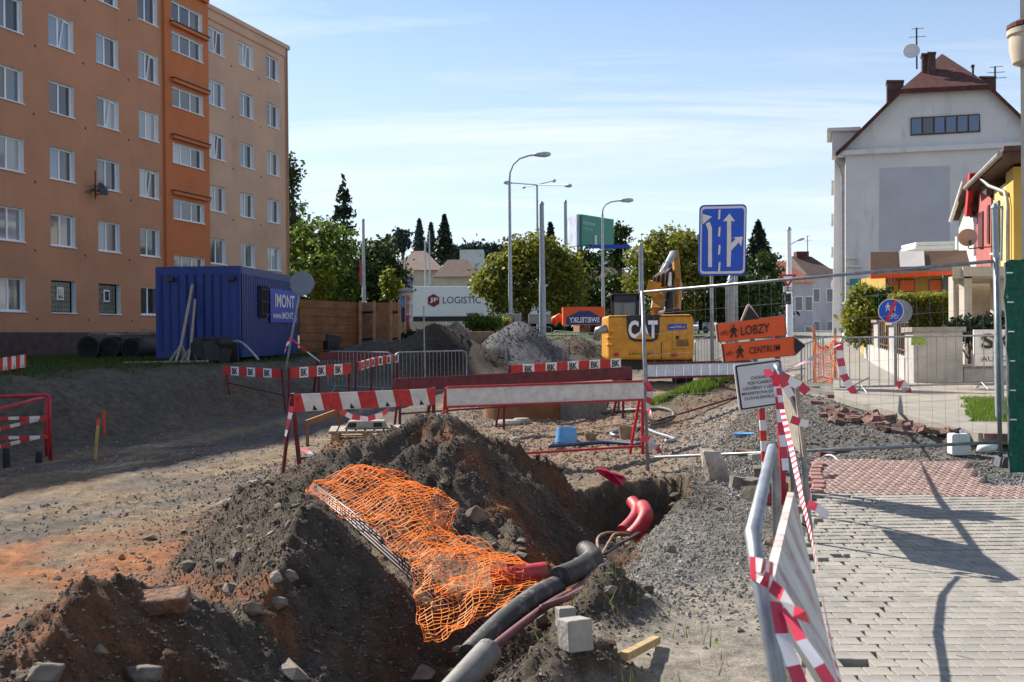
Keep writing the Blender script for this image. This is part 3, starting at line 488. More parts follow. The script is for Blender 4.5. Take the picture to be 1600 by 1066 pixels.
for k in range(4): b = MB(); y0 = 290 + 52 * k; panel(b, [(1299, y0), (1299, y0 - 8), (1316, y0 - 8), (1316, y0)], 5.4 + k * .01, th=5); b.build('balcony', M['grey'], wh)
b = MB(); b.tube([hq(1313, 262, -.1), hq(1316, 275, -.1), hq(1317, 420, -.1), hq(1317, 515, -.1)], .09, 8); b.tube([hq(1306, 248, -.3), hq(1313, 262, -.1)], .09, 8); b.build('downpipe', M['gutter'], wh)
for y0 in (404, 417): b = MB(); panel(b, [(1322, y0), (1322, y0 - 3), (1341 + (y0 - 404) * .6, y0 - 2), (1341 + (y0 - 404) * .6, y0)], -.4, th=.38); b.build('ledge', M['grey'], wh)
b = MB(); panel(b, [(1328, 452), (1328, 436), (1350, 436), (1350, 452)], -.06, th=.05); b.build('shop_sign', mat('teal_sign', (.02, .22, .26), .5, .2), wh)
b = MB(); q = [hq(1313, 475, -1.6), hq(1338, 459, -.05), hq(1356, 458, -.05), hq(1335, 474, -1.6)]; b.add(q + [p - UP * .12 for p in q], [(0, 1, 2, 3), (7, 6, 5, 4), (0, 3, 7, 4), (3, 2, 6, 7), (2, 1, 5, 6), (1, 0, 4, 5)]); b.build('awning', mat('mint_awning', (.35, .48, .46), .7, .1), wh)
def aerial(name, label, base, hgt, dish=None, k=3):
    t = thing(name, label, 'antenna', base); MB().tube([base, base + UP * hgt], .05, 6).build('mast', M['dark'], t)
    for i in range(k): z = hgt * (.97 - .2 * i); MB().tube([base + V(-.3 - .15 * i, 0, z), base + V(.45 + .1 * i, 0, z + .05)], .022, 5).build('rod', M['steel'], t)
    if dish: b = MB(); b.lathe([(.02, 0), (.3, .05), (.47, .15), (.46, .17), (.3, .08), (.02, .03)], base + V(dish[0], -.1, dish[1]), 18, axis=(-.3, -.9, .3)); b.build('dish', M['reflwhite'], t)
    return t
aerial('roof_aerial', 'mast with satellite dish on the dark red roof beside the chimneys', hq(1432.5, 108, 2), 2.4, (-.35, .95), 2); aerial('roof_aerial', 'forked aerial on the right slope of the dark red roof', hq(1555, 148, 1.5), 1.6, None, 3)
# ================================================================== FAR HOUSES
def hiphouse(name, label, x0, x1, yb, ye, yr, D, depth, wm, rm, hip=.35, wins=(), rot=0., chim=()):
    A = at(x0, yb, D); B = at(x1, yb, D); ze = at(x0, ye, D).z; zr = at(x0, yr, D).z; wd = B.x - A.x; c = V((A.x + B.x) / 2, D + depth / 2, A.z); t = thing(name, label, 'house', c)
    R = Matrix.Rotation(rot, 3, 'Z')
    def q(u, v, z): p = R @ V((u - .5) * wd, (v - .5) * depth, 0); return V(c.x + p.x, c.y + p.y, z)
    zb = min(A.z, 0) - .5; b = MB(); b.add([q(0, 0, zb), q(1, 0, zb), q(1, 1, zb), q(0, 1, zb), q(0, 0, ze), q(1, 0, ze), q(1, 1, ze), q(0, 1, ze)], [(0, 1, 5, 4), (1, 2, 6, 5), (2, 3, 7, 6), (3, 0, 4, 7)]); b.build('wall', wm, t)
    o = .05; b = MB(); b.add([q(-o, -o, ze - .15), q(1 + o, -o, ze - .15), q(1 + o, 1 + o, ze - .15), q(-o, 1 + o, ze - .15), q(hip, .5, zr), q(1 - hip, .5, zr)], [(0, 1, 5, 4), (1, 2, 5), (2, 3, 4, 5), (3, 0, 4), (3, 2, 1, 0)]); r = b.build('roof', rm, t)
    for (u, z0, w_, h_) in wins:
        b = MB(); zz_ = zb + .5 + (ze - zb - .5) * z0; p0 = q(u, 0, zz_); e = (q(1, 0, 0) - q(0, 0, 0)).normalized(); nn = V(e.y, -e.x, 0); b.obox(p0 + nn * .0, e * w_, UP * h_, nn * .05, mi=0); b.obox(p0 + e * .12 + UP * .12 + nn * .04, e * (w_ - .24), UP * (h_ - .24), nn * .03, mi=1); b.build('window', [M['frame'], M['pane']], t)
    for (u, v, s) in chim: b = MB(); p = q(u, v, zr); b.box(p - UP * .6, (s, s, 2.4)); b.build('chimney', M['tilered'], r)
    return t
hiphouse('hipped_house', 'distant cream house with pale brown hipped roof behind the trailer', 613, 690, 458, 421, 388, 140, 10, M['cream'], mat('pale_roof', (.20, .14, .11), .8, .15, 1.5), .38)
hiphouse('hipped_house', 'distant house with dark maroon roof and white sash window beside the trailer', 680, 745, 470, 431, 402, 128, 9, M['cream'], M['tiledark'], .25, [(.25, .35, 1.3, 1.9)])
hiphouse('hipped_house', 'far house with brown roof and skylight behind the lamp and green billboard', 905, 990, 470, 442, 396, 120, 12, M['rust'], M['tiledark'], .3)
b = MB(); b.box(at(952, 412, 120) + V(0, -.2, 0), (2.2, .2, 1.6), tilt=Matrix.Rotation(-.7, 3, 'X')); tag(b.build('roof_skylight', M['frame']), 'pale skylight set in the brown roof behind the green billboard', 'skylight')
b = MB(); b.obox(at(719, 470, 190), V(4.2, 0, 0), V(0, 6, 0), V(0, 0, 9.0)); tag(b.build('flat_building', M['grey']), 'flat grey roofline low on the far hillside among trees', 'building')
hiphouse('street_house', 'far street house with bright red tiled roof left of the signal pole', 1196, 1262, 505, 440, 404, 120, 9, M['lilac'], mat('bright_tiles', (.36, .12, .07), .8, .35, 5), .3, [(.55, .55, 1, 1.7), (.8, .55, 1, 1.7), (.8, .1, 1, 1.7)], .15, [])
hiphouse('street_house', 'far lilac street house with dark roof and red chimney right of the signal pole', 1246, 1296, 505, 428, 396, 136, 11, M['lilac'], M['tiledark'], .15, [(.2, .6, 1, 1.8), (.65, .6, 1, 1.8), (.2, .15, 1, 1.8), (.65, .15, 1, 1.8)], .2, [(.5, .5, 1.6)])
hiphouse('street_house', 'farthest lilac street house beside the white gabled house', 1276, 1330, 505, 432, 416, 160, 12, M['lilac'], M['tiledark'], .2, [(.15, .6, 1, 1.9), (.45, .6, 1, 1.9), (.15, .2, 1, 1.9)], .2)
aerial('roof_aerial', 'thin aerial above the far street roofs left of the red chimney', at(1262, 405, 138), 3, None, 2)
# ================================================================== TREES AND SHRUBS
LM = dict(lime=leafmat('leaf_lime', (.03, .06, .011), (.16, .23, .03), .45), dark=leafmat('leaf_dark', (.02, .04, .011), (.06, .10, .02), .3), olive=leafmat('leaf_olive', (.065, .09, .015), (.27, .27, .035), .45), yel=leafmat('leaf_yellow', (.10, .13, .012), (.34, .33, .03)), fir=leafmat('needle_fir', (.010, .022, .012), (.028, .05, .022), .1), hazefir=leafmat('needle_haze', (.03, .05, .045), (.06, .09, .075), .1))  # far needles paler and bluer, distance haze painted into their colour
def leaves(name, cen, nrm_out, size, tint, mt, parent, asp=1.5):
    n = len(cen); a_ = rng.normal(size=(n, 3)) + nrm_out * .8; a_ /= np.linalg.norm(a_, axis=1)[:, None]
    t1 = np.cross(a_, rng.normal(size=(n, 3))); t1 /= np.linalg.norm(t1, axis=1)[:, None] + 1e-9; t2 = np.cross(a_, t1)
    s = (size * rng.uniform(.6, 1.3, n))[:, None]; q = np.stack([cen - t1 * s * asp * .5, cen + t2 * s * .42, cen + t1 * s * asp * .5, cen - t2 * s * .42], 1).reshape(-1, 3) - np.array(ORG[parent.name] if parent is not None else (0, 0, 0))
    me = bpy.data.meshes.new(name); me.from_pydata(q.tolist(), [], np.arange(4 * n).reshape(-1, 4).tolist()); ca = me.attributes.new('tint', 'FLOAT', 'POINT'); ca.data.foreach_set('value', np.repeat(np.clip(tint, 0, 1), 4)); me.materials.append(mt)
    o = bpy.data.objects.new(name, me); COL.objects.link(o); o.parent = parent; return o
def crown_pts(ells, n, clump, seed_out=.75):
    vol = np.array([e[1] * e[2] * e[3] for e in ells]) ** .75; k = rng.choice(len(ells), n, p=vol / vol.sum()); E_ = np.array([[*e[0], *e[1:4]] for e in ells])
    nc = max(12, int(n / 55)); kc = rng.choice(len(ells), nc, p=vol / vol.sum()); d = rng.normal(size=(nc, 3)); d /= np.linalg.norm(d, axis=1)[:, None]; r = rng.uniform(.35, 1.0, nc) ** .45
    cc = E_[kc, :3] + d * r[:, None] * E_[kc, 3:]; pick = rng.integers(0, nc, n); p = cc[pick] + rng.normal(size=(n, 3)) * clump * np.array([1, 1, .75]); out_ = d[pick]; tint = .45 + .25 * rng.normal(size=n) + .2 * (rng.uniform(size=nc)[pick] - .5)
    return p, out_, tint
def tree(name, label, base, ells, mt, n, size, clump, trunk=.15, limbs=5, group=None, cat='tree'):
    base = Vector(base); t = thing(name, label, cat, base, group); p, o_, ti = crown_pts(ells, n, clump); leaves('crown', p, o_, size, ti, mt, t)
    c0 = Vector(ells[0][0]); b = MB(); top = V(c0.x, c0.y, c0.z + ells[0][3] * .4); mid = base.lerp(top, .5) + V(trunk, 0, 0); b.tube([base - UP * .2, base.lerp(mid, .5), mid, top], trunk, 8, rs=[trunk * 1.3, trunk, trunk * .8, trunk * .25])
    for i in range(limbs):
        e = ells[i % len(ells)]; an_ = rng.uniform(0, 6.28); q = Vector(e[0]) + V(math.cos(an_) * e[1] * .75, math.sin(an_) * e[2] * .75, e[3] * rng.uniform(-.2, .6)); s = base.lerp(top, .35 + .08 * i); b.tube([s, s.lerp(q, .5) + UP * .15, q], .05, 5, rs=[trunk * .55, trunk * .35, trunk * .1])
    b.build('trunk', M['bark'], t, True); return t
def conifer(name, label, base, hgt, rad, mt, n, size, sparse=0., group=None):
    base = Vector(base); t = thing(name, label, 'tree', base, group); u = rng.uniform(.06, 1, n) ** .8; lev = np.floor(u * 9 + rng.uniform(-.1, .1, n)) / 9 if sparse else u
    u = lev + .02 * rng.normal(size=n) if sparse else u; u = np.clip(u, .03, 1)
    th = rng.integers(0, 9, n) * .7 + lev * 37 + rng.normal(size=n) * (.22 if sparse else .5); rr = rng.uniform(.05, 1, n) ** .6; R = rad * (1 - u) ** .85 * (1 + .3 * np.sin(th * 3 + lev * 50)) + .05
    z = u * hgt - rr * R * (.35 if sparse else .18) + rng.normal(size=n) * .12; p = np.stack([base.x + np.cos(th) * R * rr, base.y + np.sin(th) * R * rr, base.z + z], -1); o_ = np.stack([np.cos(th), np.sin(th), np.full(n, .6)], -1)
    leaves('crown', p, o_, size, .5 + .25 * rng.normal(size=n), mt, t, 1.8); MB().tube([base - UP * .3, base + UP * hgt * .98], .2, 6, rs=[hgt * .018, .02]).build('trunk', M['bark'], t); return t
def ell(x, y, D, rx, ry, rd=None):
    k = D / FPX; return (tuple(at(x, y, D)), rx * k, (rd or rx) * k, ry * k)
tree('leafy_tree', 'broad dark green tree behind the brown shoring panels, left of the spruce', at(500, 520, 78), [ell(490, 395, 78, 42, 55), ell(520, 390, 76, 38, 42), ell(462, 420, 76, 30, 60), ell(505, 440, 74, 50, 40)], LM['lime'], 9000, .26, .45, .25)
tree('leafy_tree', 'dark rounded tree between the banner pole and the cream house', at(590, 520, 84), [ell(592, 420, 84, 36, 42), ell(570, 440, 82, 40, 36), ell(608, 445, 84, 24, 32)], LM['dark'], 7000, .28, .45, .25)
tree('leafy_tree', 'dark tree rising beside the corner of the apartment block', at(470, 520, 88), [ell(452, 268, 88, 13, 30), ell(455, 330, 88, 12, 30), ell(462, 400, 88, 30, 60)], LM['dark'], 4500, .26, .4, .25)
conifer('spruce_tree', 'tall ragged dark spruce standing above the left trees', at(538, 510, 92), 12.8, 2.9, LM['fir'], 1300, .34, 1)
tree('young_tree', 'young yellow-green tree beside the round grey sign back', at(505, 500, 60), [ell(503, 445, 60, 16, 22), ell(508, 430, 60, 10, 14)], LM['yel'], 1400, .16, .16, .06, 3)
tree('young_tree', 'slender young maple in front of the lilac billboard', at(609, 510, 62), [ell(610, 448, 62, 15, 15), ell(608, 434, 62, 7, 12)], LM['yel'], 1300, .17, .14, .05, 3)
FC = 'conifers on the far hill'
conifer('far_conifer', 'tallest dark far conifer above the pale brown roof', at(695, 420, 210), 10.4, 2.7, LM['fir'], 2600, .5, 0, FC); conifer('far_conifer', 'narrow far conifer directly left of the tallest one', at(674, 420, 225), 9.5, 1.9, LM['hazefir'], 1500, .5, 0, FC)
conifer('far_conifer', 'pointed far conifer above the left end of the pale roof', at(656, 420, 215), 9.8, 2.1, LM['hazefir'], 1800, .5, 0, FC); conifer('far_conifer', 'small far conifer left of the bushy hill tree', at(606, 420, 230), 7.2, 2.0, LM['hazefir'], 1200, .5, 0, FC)
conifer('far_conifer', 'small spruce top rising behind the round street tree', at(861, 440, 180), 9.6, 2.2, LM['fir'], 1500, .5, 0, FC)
tree('hill_tree', 'bushy haze-blue tree on the far hill between two conifers', at(628, 420, 220), [ell(628, 378, 220, 13, 16)], LM['hazefir'], 1300, .6, .6, .3, 2)
pts = []; tn = []
for i in range(34):
    x = 705 + i * 4.2 + rng.uniform(-2, 2); h_ = rng.uniform(14, 26); c = np.array(at(x, 404 - h_ * .5, 300)); q = c + rng.normal(size=(130, 3)) * np.array([1.0, 1.0, h_ * .5 * 300 / FPX * .55]); pts.append(q); tn += [rng.uniform(.1, 1)] * 130
wood = leaves('far_wood', np.concatenate(pts), np.zeros((34 * 130, 3)), .9, np.array(tn), LM['hazefir'], None); wood['kind'] = 'stuff'; tag(wood, 'far-off haze-blue wood along the hilltop left of the round tree', 'wood')
pts = []; tn = []
for i in range(150):
    x = 425 + i * 6.2 + rng.uniform(-4, 4); h_ = rng.uniform(45, 75); c = np.array(at(x, 535 - h_ * .5, 150)); q = c + rng.normal(size=(90, 3)) * np.array([1.0, 1.5, h_ * .5 * 150 / FPX * .45]); pts.append(q); tn += list(rng.uniform(0, .8) + .2 * rng.normal(size=90))
wood = leaves('far_wood', np.concatenate(pts), np.zeros((150 * 90, 3)), .75, np.array(tn), LM['dark'], None); wood['kind'] = 'stuff'; tag(wood, 'dark belt of distant bushes behind the trees and houses', 'wood')
tree('round_tree', 'round olive street tree with dark trunk in front of the trailer', at(816, 512, 68), [ell(828, 438, 68, 76, 50, 66), ell(780, 442, 67, 38, 36), ell(880, 440, 67, 36, 50), ell(830, 400, 68, 50, 28), ell(795, 478, 66, 22, 14), ell(880, 480, 67, 34, 16)], LM['olive'], 15000, .2, .32, .24, 8)
tree('leafy_tree', 'big sunlit green tree behind the excavator boom', at(1040, 520, 88), [ell(1045, 420, 88, 62, 55), ell(1075, 400, 88, 36, 40), ell(1010, 430, 87, 38, 48), ell(1050, 380, 88, 34, 22), ell(1080, 460, 86, 40, 34)], LM['olive'], 12000, .26, .42, .3, 7)
tree('leafy_tree', 'dark dense trees filling the gap behind the blue lane sign', at(1150, 520, 90), [ell(1120, 450, 90, 44, 50), ell(1160, 470, 86, 54, 44), ell(1195, 450, 88, 26, 50)], LM['dark'], 9000, .3, .45, .3, 4)
conifer('spruce_tree', 'dark bushy spruce right of the blue lane sign', at(1186, 510, 92), 8.8, 2.9, LM['fir'], 4200, .3)
tree('leafy_tree', 'dark shrubs and trees below the billboard mast', at(925, 520, 96), [ell(925, 440, 96, 32, 50), ell(900, 470, 92, 30, 30), ell(955, 465, 92, 22, 34)], LM['dark'], 5000, .3, .4, .25, 3)
tree('leafy_tree', 'tree crown just right of the green billboard', at(966, 500, 112), [ell(968, 372, 112, 10, 18), ell(965, 400, 112, 12, 20)], LM['dark'], 1500, .35, .4, .2, 2)
tree('shrub', 'low green bush beside the dark soil heap, under the trailer', at(760, 522, 52), [ell(758, 506, 52, 26, 12), ell(735, 502, 52, 14, 9)], LM['lime'], 1800, .13, .14, .03, 3, cat='shrub')
tree('shrub', 'pale flowering bush right of the low green bush', at(785, 522, 53), [ell(786, 505, 53, 10, 12)], LM['yel'], 500, .12, .1, .03, 2, cat='shrub')
tree('shrub', 'weedy green shrub by the advertising column', at(648, 540, 44), [ell(645, 528, 44, 14, 12)], LM['dark'], 600, .12, .12, .03, 2, cat='shrub')
# ================================================================== POLES, LAMPS, BILLBOARDS
def lamp_head(b_at, d, s=1.): 
    d = Vector(d).normalized(); b = MB(); b.tube([b_at - d * .1 * s, b_at + d * .15 * s, b_at + d * .55 * s, b_at + d * .85 * s, b_at + d * .95 * s], .1, 8, rs=[.07 * s, .13 * s, .18 * s, .13 * s, .04 * s]); return b
def mast(name, label, x, yb, yt, D, r, cat='pole', mt='pole', cap=True, xt=None, group=None):
    A, B = at(x, yb, D), at(xt or x + (yt - yb) * .009, yt, D); t = thing(name, label, cat, A, group); MB().tube([A - UP * .5, A.lerp(B, .35), A.lerp(B, .36), B], r, 12, rs=[r * 1.25, r * 1.2, r, r * .8]).build('shaft', M[mt], t, .6)
    if cap: MB().tube([B, B + UP * r * 1.2], r * .9, 10, rs=[r * 1.05, r * .5]).build('cap', M['steel'], t)
    return t, A, B
t, A, B = mast('street_lamp', 'tall curved street lamp in front of the round tree', 798, 505, 285, 64, .1, 'street lamp', cap=False)
arm = [B, at(797, 270, 64), at(802, 257, 64), at(812, 248, 64), at(826, 243.5, 64), at(836, 242, 64)]; MB().tube(arm, .055, 8).build('arm', M['pole'], t, True); lamp_head(arm[-1], V(1, 0, .03)).build('lamp_head', M['lampgrey'], t, True)
t, A, B = mast('street_lamp', 'curved street lamp beside the green billboard', 943, 508, 335, 80, .1, 'street lamp', cap=False)
arm = [B, at(942, 327, 80), at(946, 320, 80), at(955, 315.5, 80), at(970, 313.5, 80)]; MB().tube(arm, .055, 8).build('arm', M['pole'], t, True); lamp_head(arm[-1], V(1, 0, .03)).build('lamp_head', M['lampgrey'], t, True)
t, A, B = mast('street_lamp', 'four-armed street lamp mast behind the round tree', 841, 505, 289, 95, .11, 'street lamp', cap=False)
for (x, y, dD) in ((798, 286, -3), (820, 292, 6), (864, 283, 6), (882, 290, -3)):
    q = at(x, y, 95 + dD); MB().tube([B, q], .05, 6).build('arm', M['pole'], t); lamp_head(q, (q - B), 1.0).build('lamp_head', M['lampgrey'], t, True)
t, A, B = mast('street_lamp', 'small lamp peeping past the apartment block above the trees', 459, 480, 318, 96, .1, 'street lamp', cap=False); q = at(471, 318, 96); MB().tube([B, q], .05, 6).build('arm', M['pole'], t); lamp_head(q, V(1, 0, 0), .7).build('lamp_head', M['lampgrey'], t, True)
t, A, B = mast('street_lamp', 'far lamp reaching over the street beside the signal pole', 1231, 490, 385, 110, .1, 'street lamp', cap=False); q = at(1246, 376, 110); MB().tube([B, q], .05, 6).build('arm', M['pole'], t); lamp_head(q, V(1, 0, .3), .8).build('lamp_head', M['lampgrey'], t, True)
mast('tram_pole', 'thick grey tramway pole right of the tall curved lamp', 848, 512, 320, 58, .15, mt='steel'); mast('tram_pole', 'grey tramway pole left of the billboards', 885, 500, 316, 84, .15, mt='steel')
mast('tram_pole', 'tapered grey pole behind the red barrier end and excavator', 1003, 560, 384, 44, .11, mt='steel'); t, A, B = mast('tram_pole', 'grey tramway pole with pink banner before the left trees', 569, 500, 345, 70, .11)
b = MB(); b.obox(at(562, 446, 70), V(.28, 0, 0), V(0, .03, 0), V(0, 0, 1.65)); b.build('banner', mat('pink_banner', (.42, .06, .13), .6, .2), t)
mast('thin_pole', 'shorter thin pole of the pair before the cream house', 665, 480, 377, 112, .1); mast('thin_pole', 'taller thin pole of the pair before the cream house', 672, 480, 362, 114, .08)
t, A, B = mast('signal_pole', 'white pole with give-way sign, tram plate and unlit signal above the street', 1234, 520, 360, 62, .16, 'signal pole', 'white')
c = at(1231, 437, 61.6); b = MB(); b.prism([(-.5, .3), (.5, .3), (0, -.5)], c, V(1, 0, 0), UP, V(0, .04, 0)); sg = b.build('give_way_sign', M['sred'], t); b = MB(); b.prism([(-.28, .19), (.28, .19), (0, -.26)], c - V(0, .01, 0), V(1, 0, 0), UP, V(0, .02, 0)); b.build('sign_face', M['white'], sg)
b = MB(); c = at(1231, 452, 61.6); b.box(c, (.5, .05, .34)); sg = b.build('tram_plate', M['white'], t); b = MB(); b.box(c - V(0, .03, .06), (.4, .02, .04)); b.box(c - V(0, .03, -.07), (.4, .02, .04)); b.box(c - V(0, .03, 0), (.04, .02, .3)); b.build('plate_mark', M['black'], sg)
b = MB(); c = at(1231, 467, 61.6); b.box(c, (.3, .25, .62)); sg = b.build('signal_head', M['dark'], t)
for k in (-1, 0, 1): MB().lathe([(.1, 0), (.12, .16)], c + V(0, -.13, .2 * k), 10, axis=(0, -1, -.15)).build('visor', M['dark'], sg)
# billboards
t = thing('billboard', 'green and pale double billboard on a mast above the trees', 'billboard', at(907, 500, 100)); MB().tube([at(907, 505, 100), at(906, 372, 100)], .3, 10).build('mast', M['steel'], t)
def qpanel(px, Ds, th=.25):
    q = [at(x, y, d) for (x, y), d in zip(px, Ds)]; n = (q[1] - q[0]).cross(q[2] - q[0]).normalized(); n = -n if n.y < 0 else n; b = MB(); q2 = [p + n * th for p in q]
    b.add(q + q2, [(0, 1, 2, 3), (7, 6, 5, 4), (0, 4, 5, 1), (1, 5, 6, 2), (2, 6, 7, 3), (3, 7, 4, 0)]); return b, q, n
b, q, n_ = qpanel([(909, 384), (959, 391), (959, 343), (909, 335)], [98, 104, 104, 98]); gpn = b.build('green_panel', M['green'], t)
ex = (q[1] - q[0]).normalized(); ey = (q[3] - q[0]).normalized()
text('KDYŽ DĚTI NA NÁS', q[0] + ey * 2.0 + ex * .25 - n_ * .03, ex, ey, 2.5, .34, M['ltext'], t, off=.02); text('A DĚTI NA NÁS', q[0] + ey * 1.5 + ex * .25 - n_ * .03, ex, ey, 1.9, .28, M['ltext'], t)
b = MB(); b.obox(q[0] + ex * 2.6 + ey * .15 - n_ * .05, ex * .5, ey * 1.0, n_ * .03); b.build('white_patch', M['reflwhite'], t)
b = MB(); b.obox(q[0] + ex * .9 - ey * .2, V(4.0, .3, 0), UP * .35, V(0, .2, 0)); b.build('blue_rail', M['signblue'], t)
b, q, n_ = qpanel([(886, 388), (901, 384), (901, 335), (886, 341)], [104, 98, 98, 104]); b.build('pale_panel', M['billb'], t)
b = MB(); b.bar(at(900, 365, 99), at(910, 365, 99), .3, .8); b.build('bracket', M['dark'], t)
t = thing('billboard', 'low lilac billboard with blue frame behind the young maple', 'billboard', at(616, 470, 84)); b = MB(); b.obox(at(589, 467, 84), V(2.75, .2, 0), UP * 1.6, V(0, .15, 0)); b.build('frame', M['bannerblue'], t); b = MB(); b.obox(at(590.5, 465.5, 83.9), V(2.6, .2, 0), UP * 1.45, V(0, .08, 0)); b.build('poster', M['purple'], t)
q = at(620, 449, 83.7); text('90', q, V(1, .07, 0), UP, .75, .55, M['dark'], t); MB().bar(at(616, 500, 84.1), at(616, 467, 84.1), .2).build('post', M['steel'], t)
# trailer
t = thing('truck_trailer', 'long white box trailer lettered LOGISTIC with red cube emblem', 'trailer', at(720, 505, 104)); o = at(641, 495, 103); b = MB(); b.obox(o, V(13.6, 2.5, 0), V(-.45, 2.5, 0), UP * 2.9); b.build('box', M['white'], t, bev=.05)
ex = V(13.6, 2.5, 0).normalized(); nn = V(ex.y, -ex.x, 0); b = MB(); b.obox(o + nn * -.1 - UP * .45, ex * 13.4, nn * -2.2, UP * .44); b.build('chassis', M['dark'], t)
for k in (1.2, 2.5, 3.8): MB().lathe([(.5, 0), (.5, .3)], o + ex * (6.5 + k) + UP * -.5 - nn * .1, 16, axis=-nn).build('wheel', M['rubber'], t)
eo = o + ex * 1.65 + UP * .95 + nn * .02; hexp = [(math.cos(math.pi / 6 + k * math.pi / 3) * .63, math.sin(math.pi / 6 + k * math.pi / 3) * .63) for k in range(6)]; b = MB(); b.prism(hexp, eo + ex * .6 + UP * .6, ex, UP, nn * .03); em = b.build('cube_emblem', mat('emblem_red', (.22, .015, .03), .5, .1), t)
text('JF', eo + ex * .22 + UP * .36 + nn * .045, ex, UP + ex * .0, .8, .5, M['white'], em, off=.03); text('LOGISTIC', eo + ex * 1.5 + UP * .3, ex, UP, 3.7, .66, mat('emblem_dark', (.03, .02, .06), .5, 0), t)
# advertising column
c = at(635.5, 532, 56); t = thing('advertising_column', 'round advertising column with coloured posters and grey cap', 'advertising column', c); MB().lathe([(.34, 0), (.34, 2.5)], c, 20).build('drum', M['cream'], t, .6); MB().lathe([(.30, 2.5), (.46, 2.52), (.46, 2.6), (.1, 2.75)], c, 20).build('cap', M['conc'], t)
for k, (x0, z0, z1, cc) in enumerate([(-.75, 1.75, 2.3, (.08, .32, .62)), (-.75, .95, 1.72, (.05, .06, .10)), (.05, 1.4, 2.35, (.50, .16, .10)), (-.55, .5, .92, (.62, .42, .05)), (.0, .3, 1.3, (.35, .04, .06)), (.55, .7, 2.1, (.5, .48, .5))]):
    b = MB(); n = 5; w_ = .62
    for i in range(n):
        a0, a1 = -math.pi / 2 + x0 + w_ * i / n, -math.pi / 2 + x0 + w_ * (i + 1) / n; r = .345 + .003 * k; p = lambda a_, z: c + V(r * math.cos(a_), r * math.sin(a_), z); b.add([p(a0, z0), p(a1, z0), p(a1, z1), p(a0, z1)], [(0, 1, 2, 3)])
    b.build('poster', mat('poster', cc, .6, .5, 5), t)
# cars
def car(label, p, rz, col, s=1.):
    t = thing('parked_car', label, 'car', p); R = Matrix.Rotation(rz, 3, 'Z'); q = lambda x, y, z: Vector(p) + R @ V(x * s, y * s, z * s)
    side = [(-2.1, .3), (2.1, .3), (2.15, .75), (1.3, .92), (.75, 1.42), (-1.3, 1.45), (-2.0, .95), (-2.15, .7)]; b = MB(); b.prism(side, q(0, -.85, 0), R @ V(s, 0, 0), UP * s, R @ V(0, 1.7 * s, 0)); b.build('body', col, t, bev=.08)
    b = MB(); b.prism([(1.2, .95), (.72, 1.35), (-1.25, 1.38), (-1.85, .95)], q(0, -.87, 0), R @ V(s, 0, 0), UP * s, R @ V(0, 1.74 * s, 0)); b.build('side_window', M['pane'], t)
    b = MB(); b.add([q(-2.03, -.7, .98), q(-2.03, .7, .98), q(-1.36, .62, 1.42), q(-1.36, -.62, 1.42)], [(0, 1, 2, 3)]); b.build('rear_window', M['pane'], t); b = MB(); b.add([q(1.34, -.7, .94), q(1.34, .7, .94), q(.8, .62, 1.4), q(.8, -.62, 1.4)], [(0, 1, 2, 3)]); b.build('windscreen', M['pane'], t)
    for x in (-1.35, 1.35):
        for y in (-.87, .87): MB().lathe([(.32, -.1), (.32, .1)], q(x, y, .32), 16, axis=R @ V(0, 1, 0)).build('wheel', M['rubber'], t)
    for y in (-.6, .6): b = MB(); b.box(q(2.13, y, .7), (.1, .3, .12), rz); b.build('headlight', M['frame'], t)
    return t
WC = mat('white_car_paint', (.66, .68, .72), .3, 0); car('white car parked behind the yellow excavator', gp(1079, 521), -1.75, WC); car('white car half hidden by the blue sign post', at(1128, 521, 92), -1.3, WC)
# concrete roadside blocks and orange site hoarding
for k, (x, w_) in enumerate(((787, 14), (803, 12), (826, 18), (845, 16))):
    b = MB(); b.obox(at(x, 506, 60), V(w_ * 60 / FPX, 0, 0), V(0, .6, 0), UP * .55); tag(b.build('concrete_block', M['conc'], bev=.03), ['leftmost concrete block under the round tree', 'second concrete block left of the tree trunk', 'concrete block just right of the tree trunk', 'rightmost concrete block in front of the thick tram pole'][k], 'concrete block', 'concrete blocks under the round tree')
t = thing('site_hoarding', 'orange site container wall with blue stripe and mirrored white lettering', 'hoarding', at(912, 515, 48)); o = at(880, 508, 48); b = MB(); b.obox(o, V(1.85, 0, 0), V(0, 1.2, 0), UP * .8); b.build('panel', M['osign'], t); b = MB(); b.prism([(.15, .02), (1.75, .02), (1.75, .3), (1.2, .62), (.75, .62), (.15, .35)], o - V(0, .02, 0), V(1, 0, 0), UP, V(0, .015, 0)); b.build('stripe', mat('hoarding_blue', (.03, .04, .16), .5, .1), t); text('SWIETELSKY', o + V(1.62, -.04, .1), V(-1, 0, 0), UP, 1.35, .24, M['white'], t, off=.02)
b = MB(); b.tube([at(866, 508, 50), at(867, 500, 50), at(874, 496, 50), at(880, 500, 50)], .14, 8, rs=[.12, .2, .2, .12]); tag(b.build('tarpaulin_bundle', M['osign'], None, True), 'small bright orange bundle beside the orange hoarding', 'bundle')
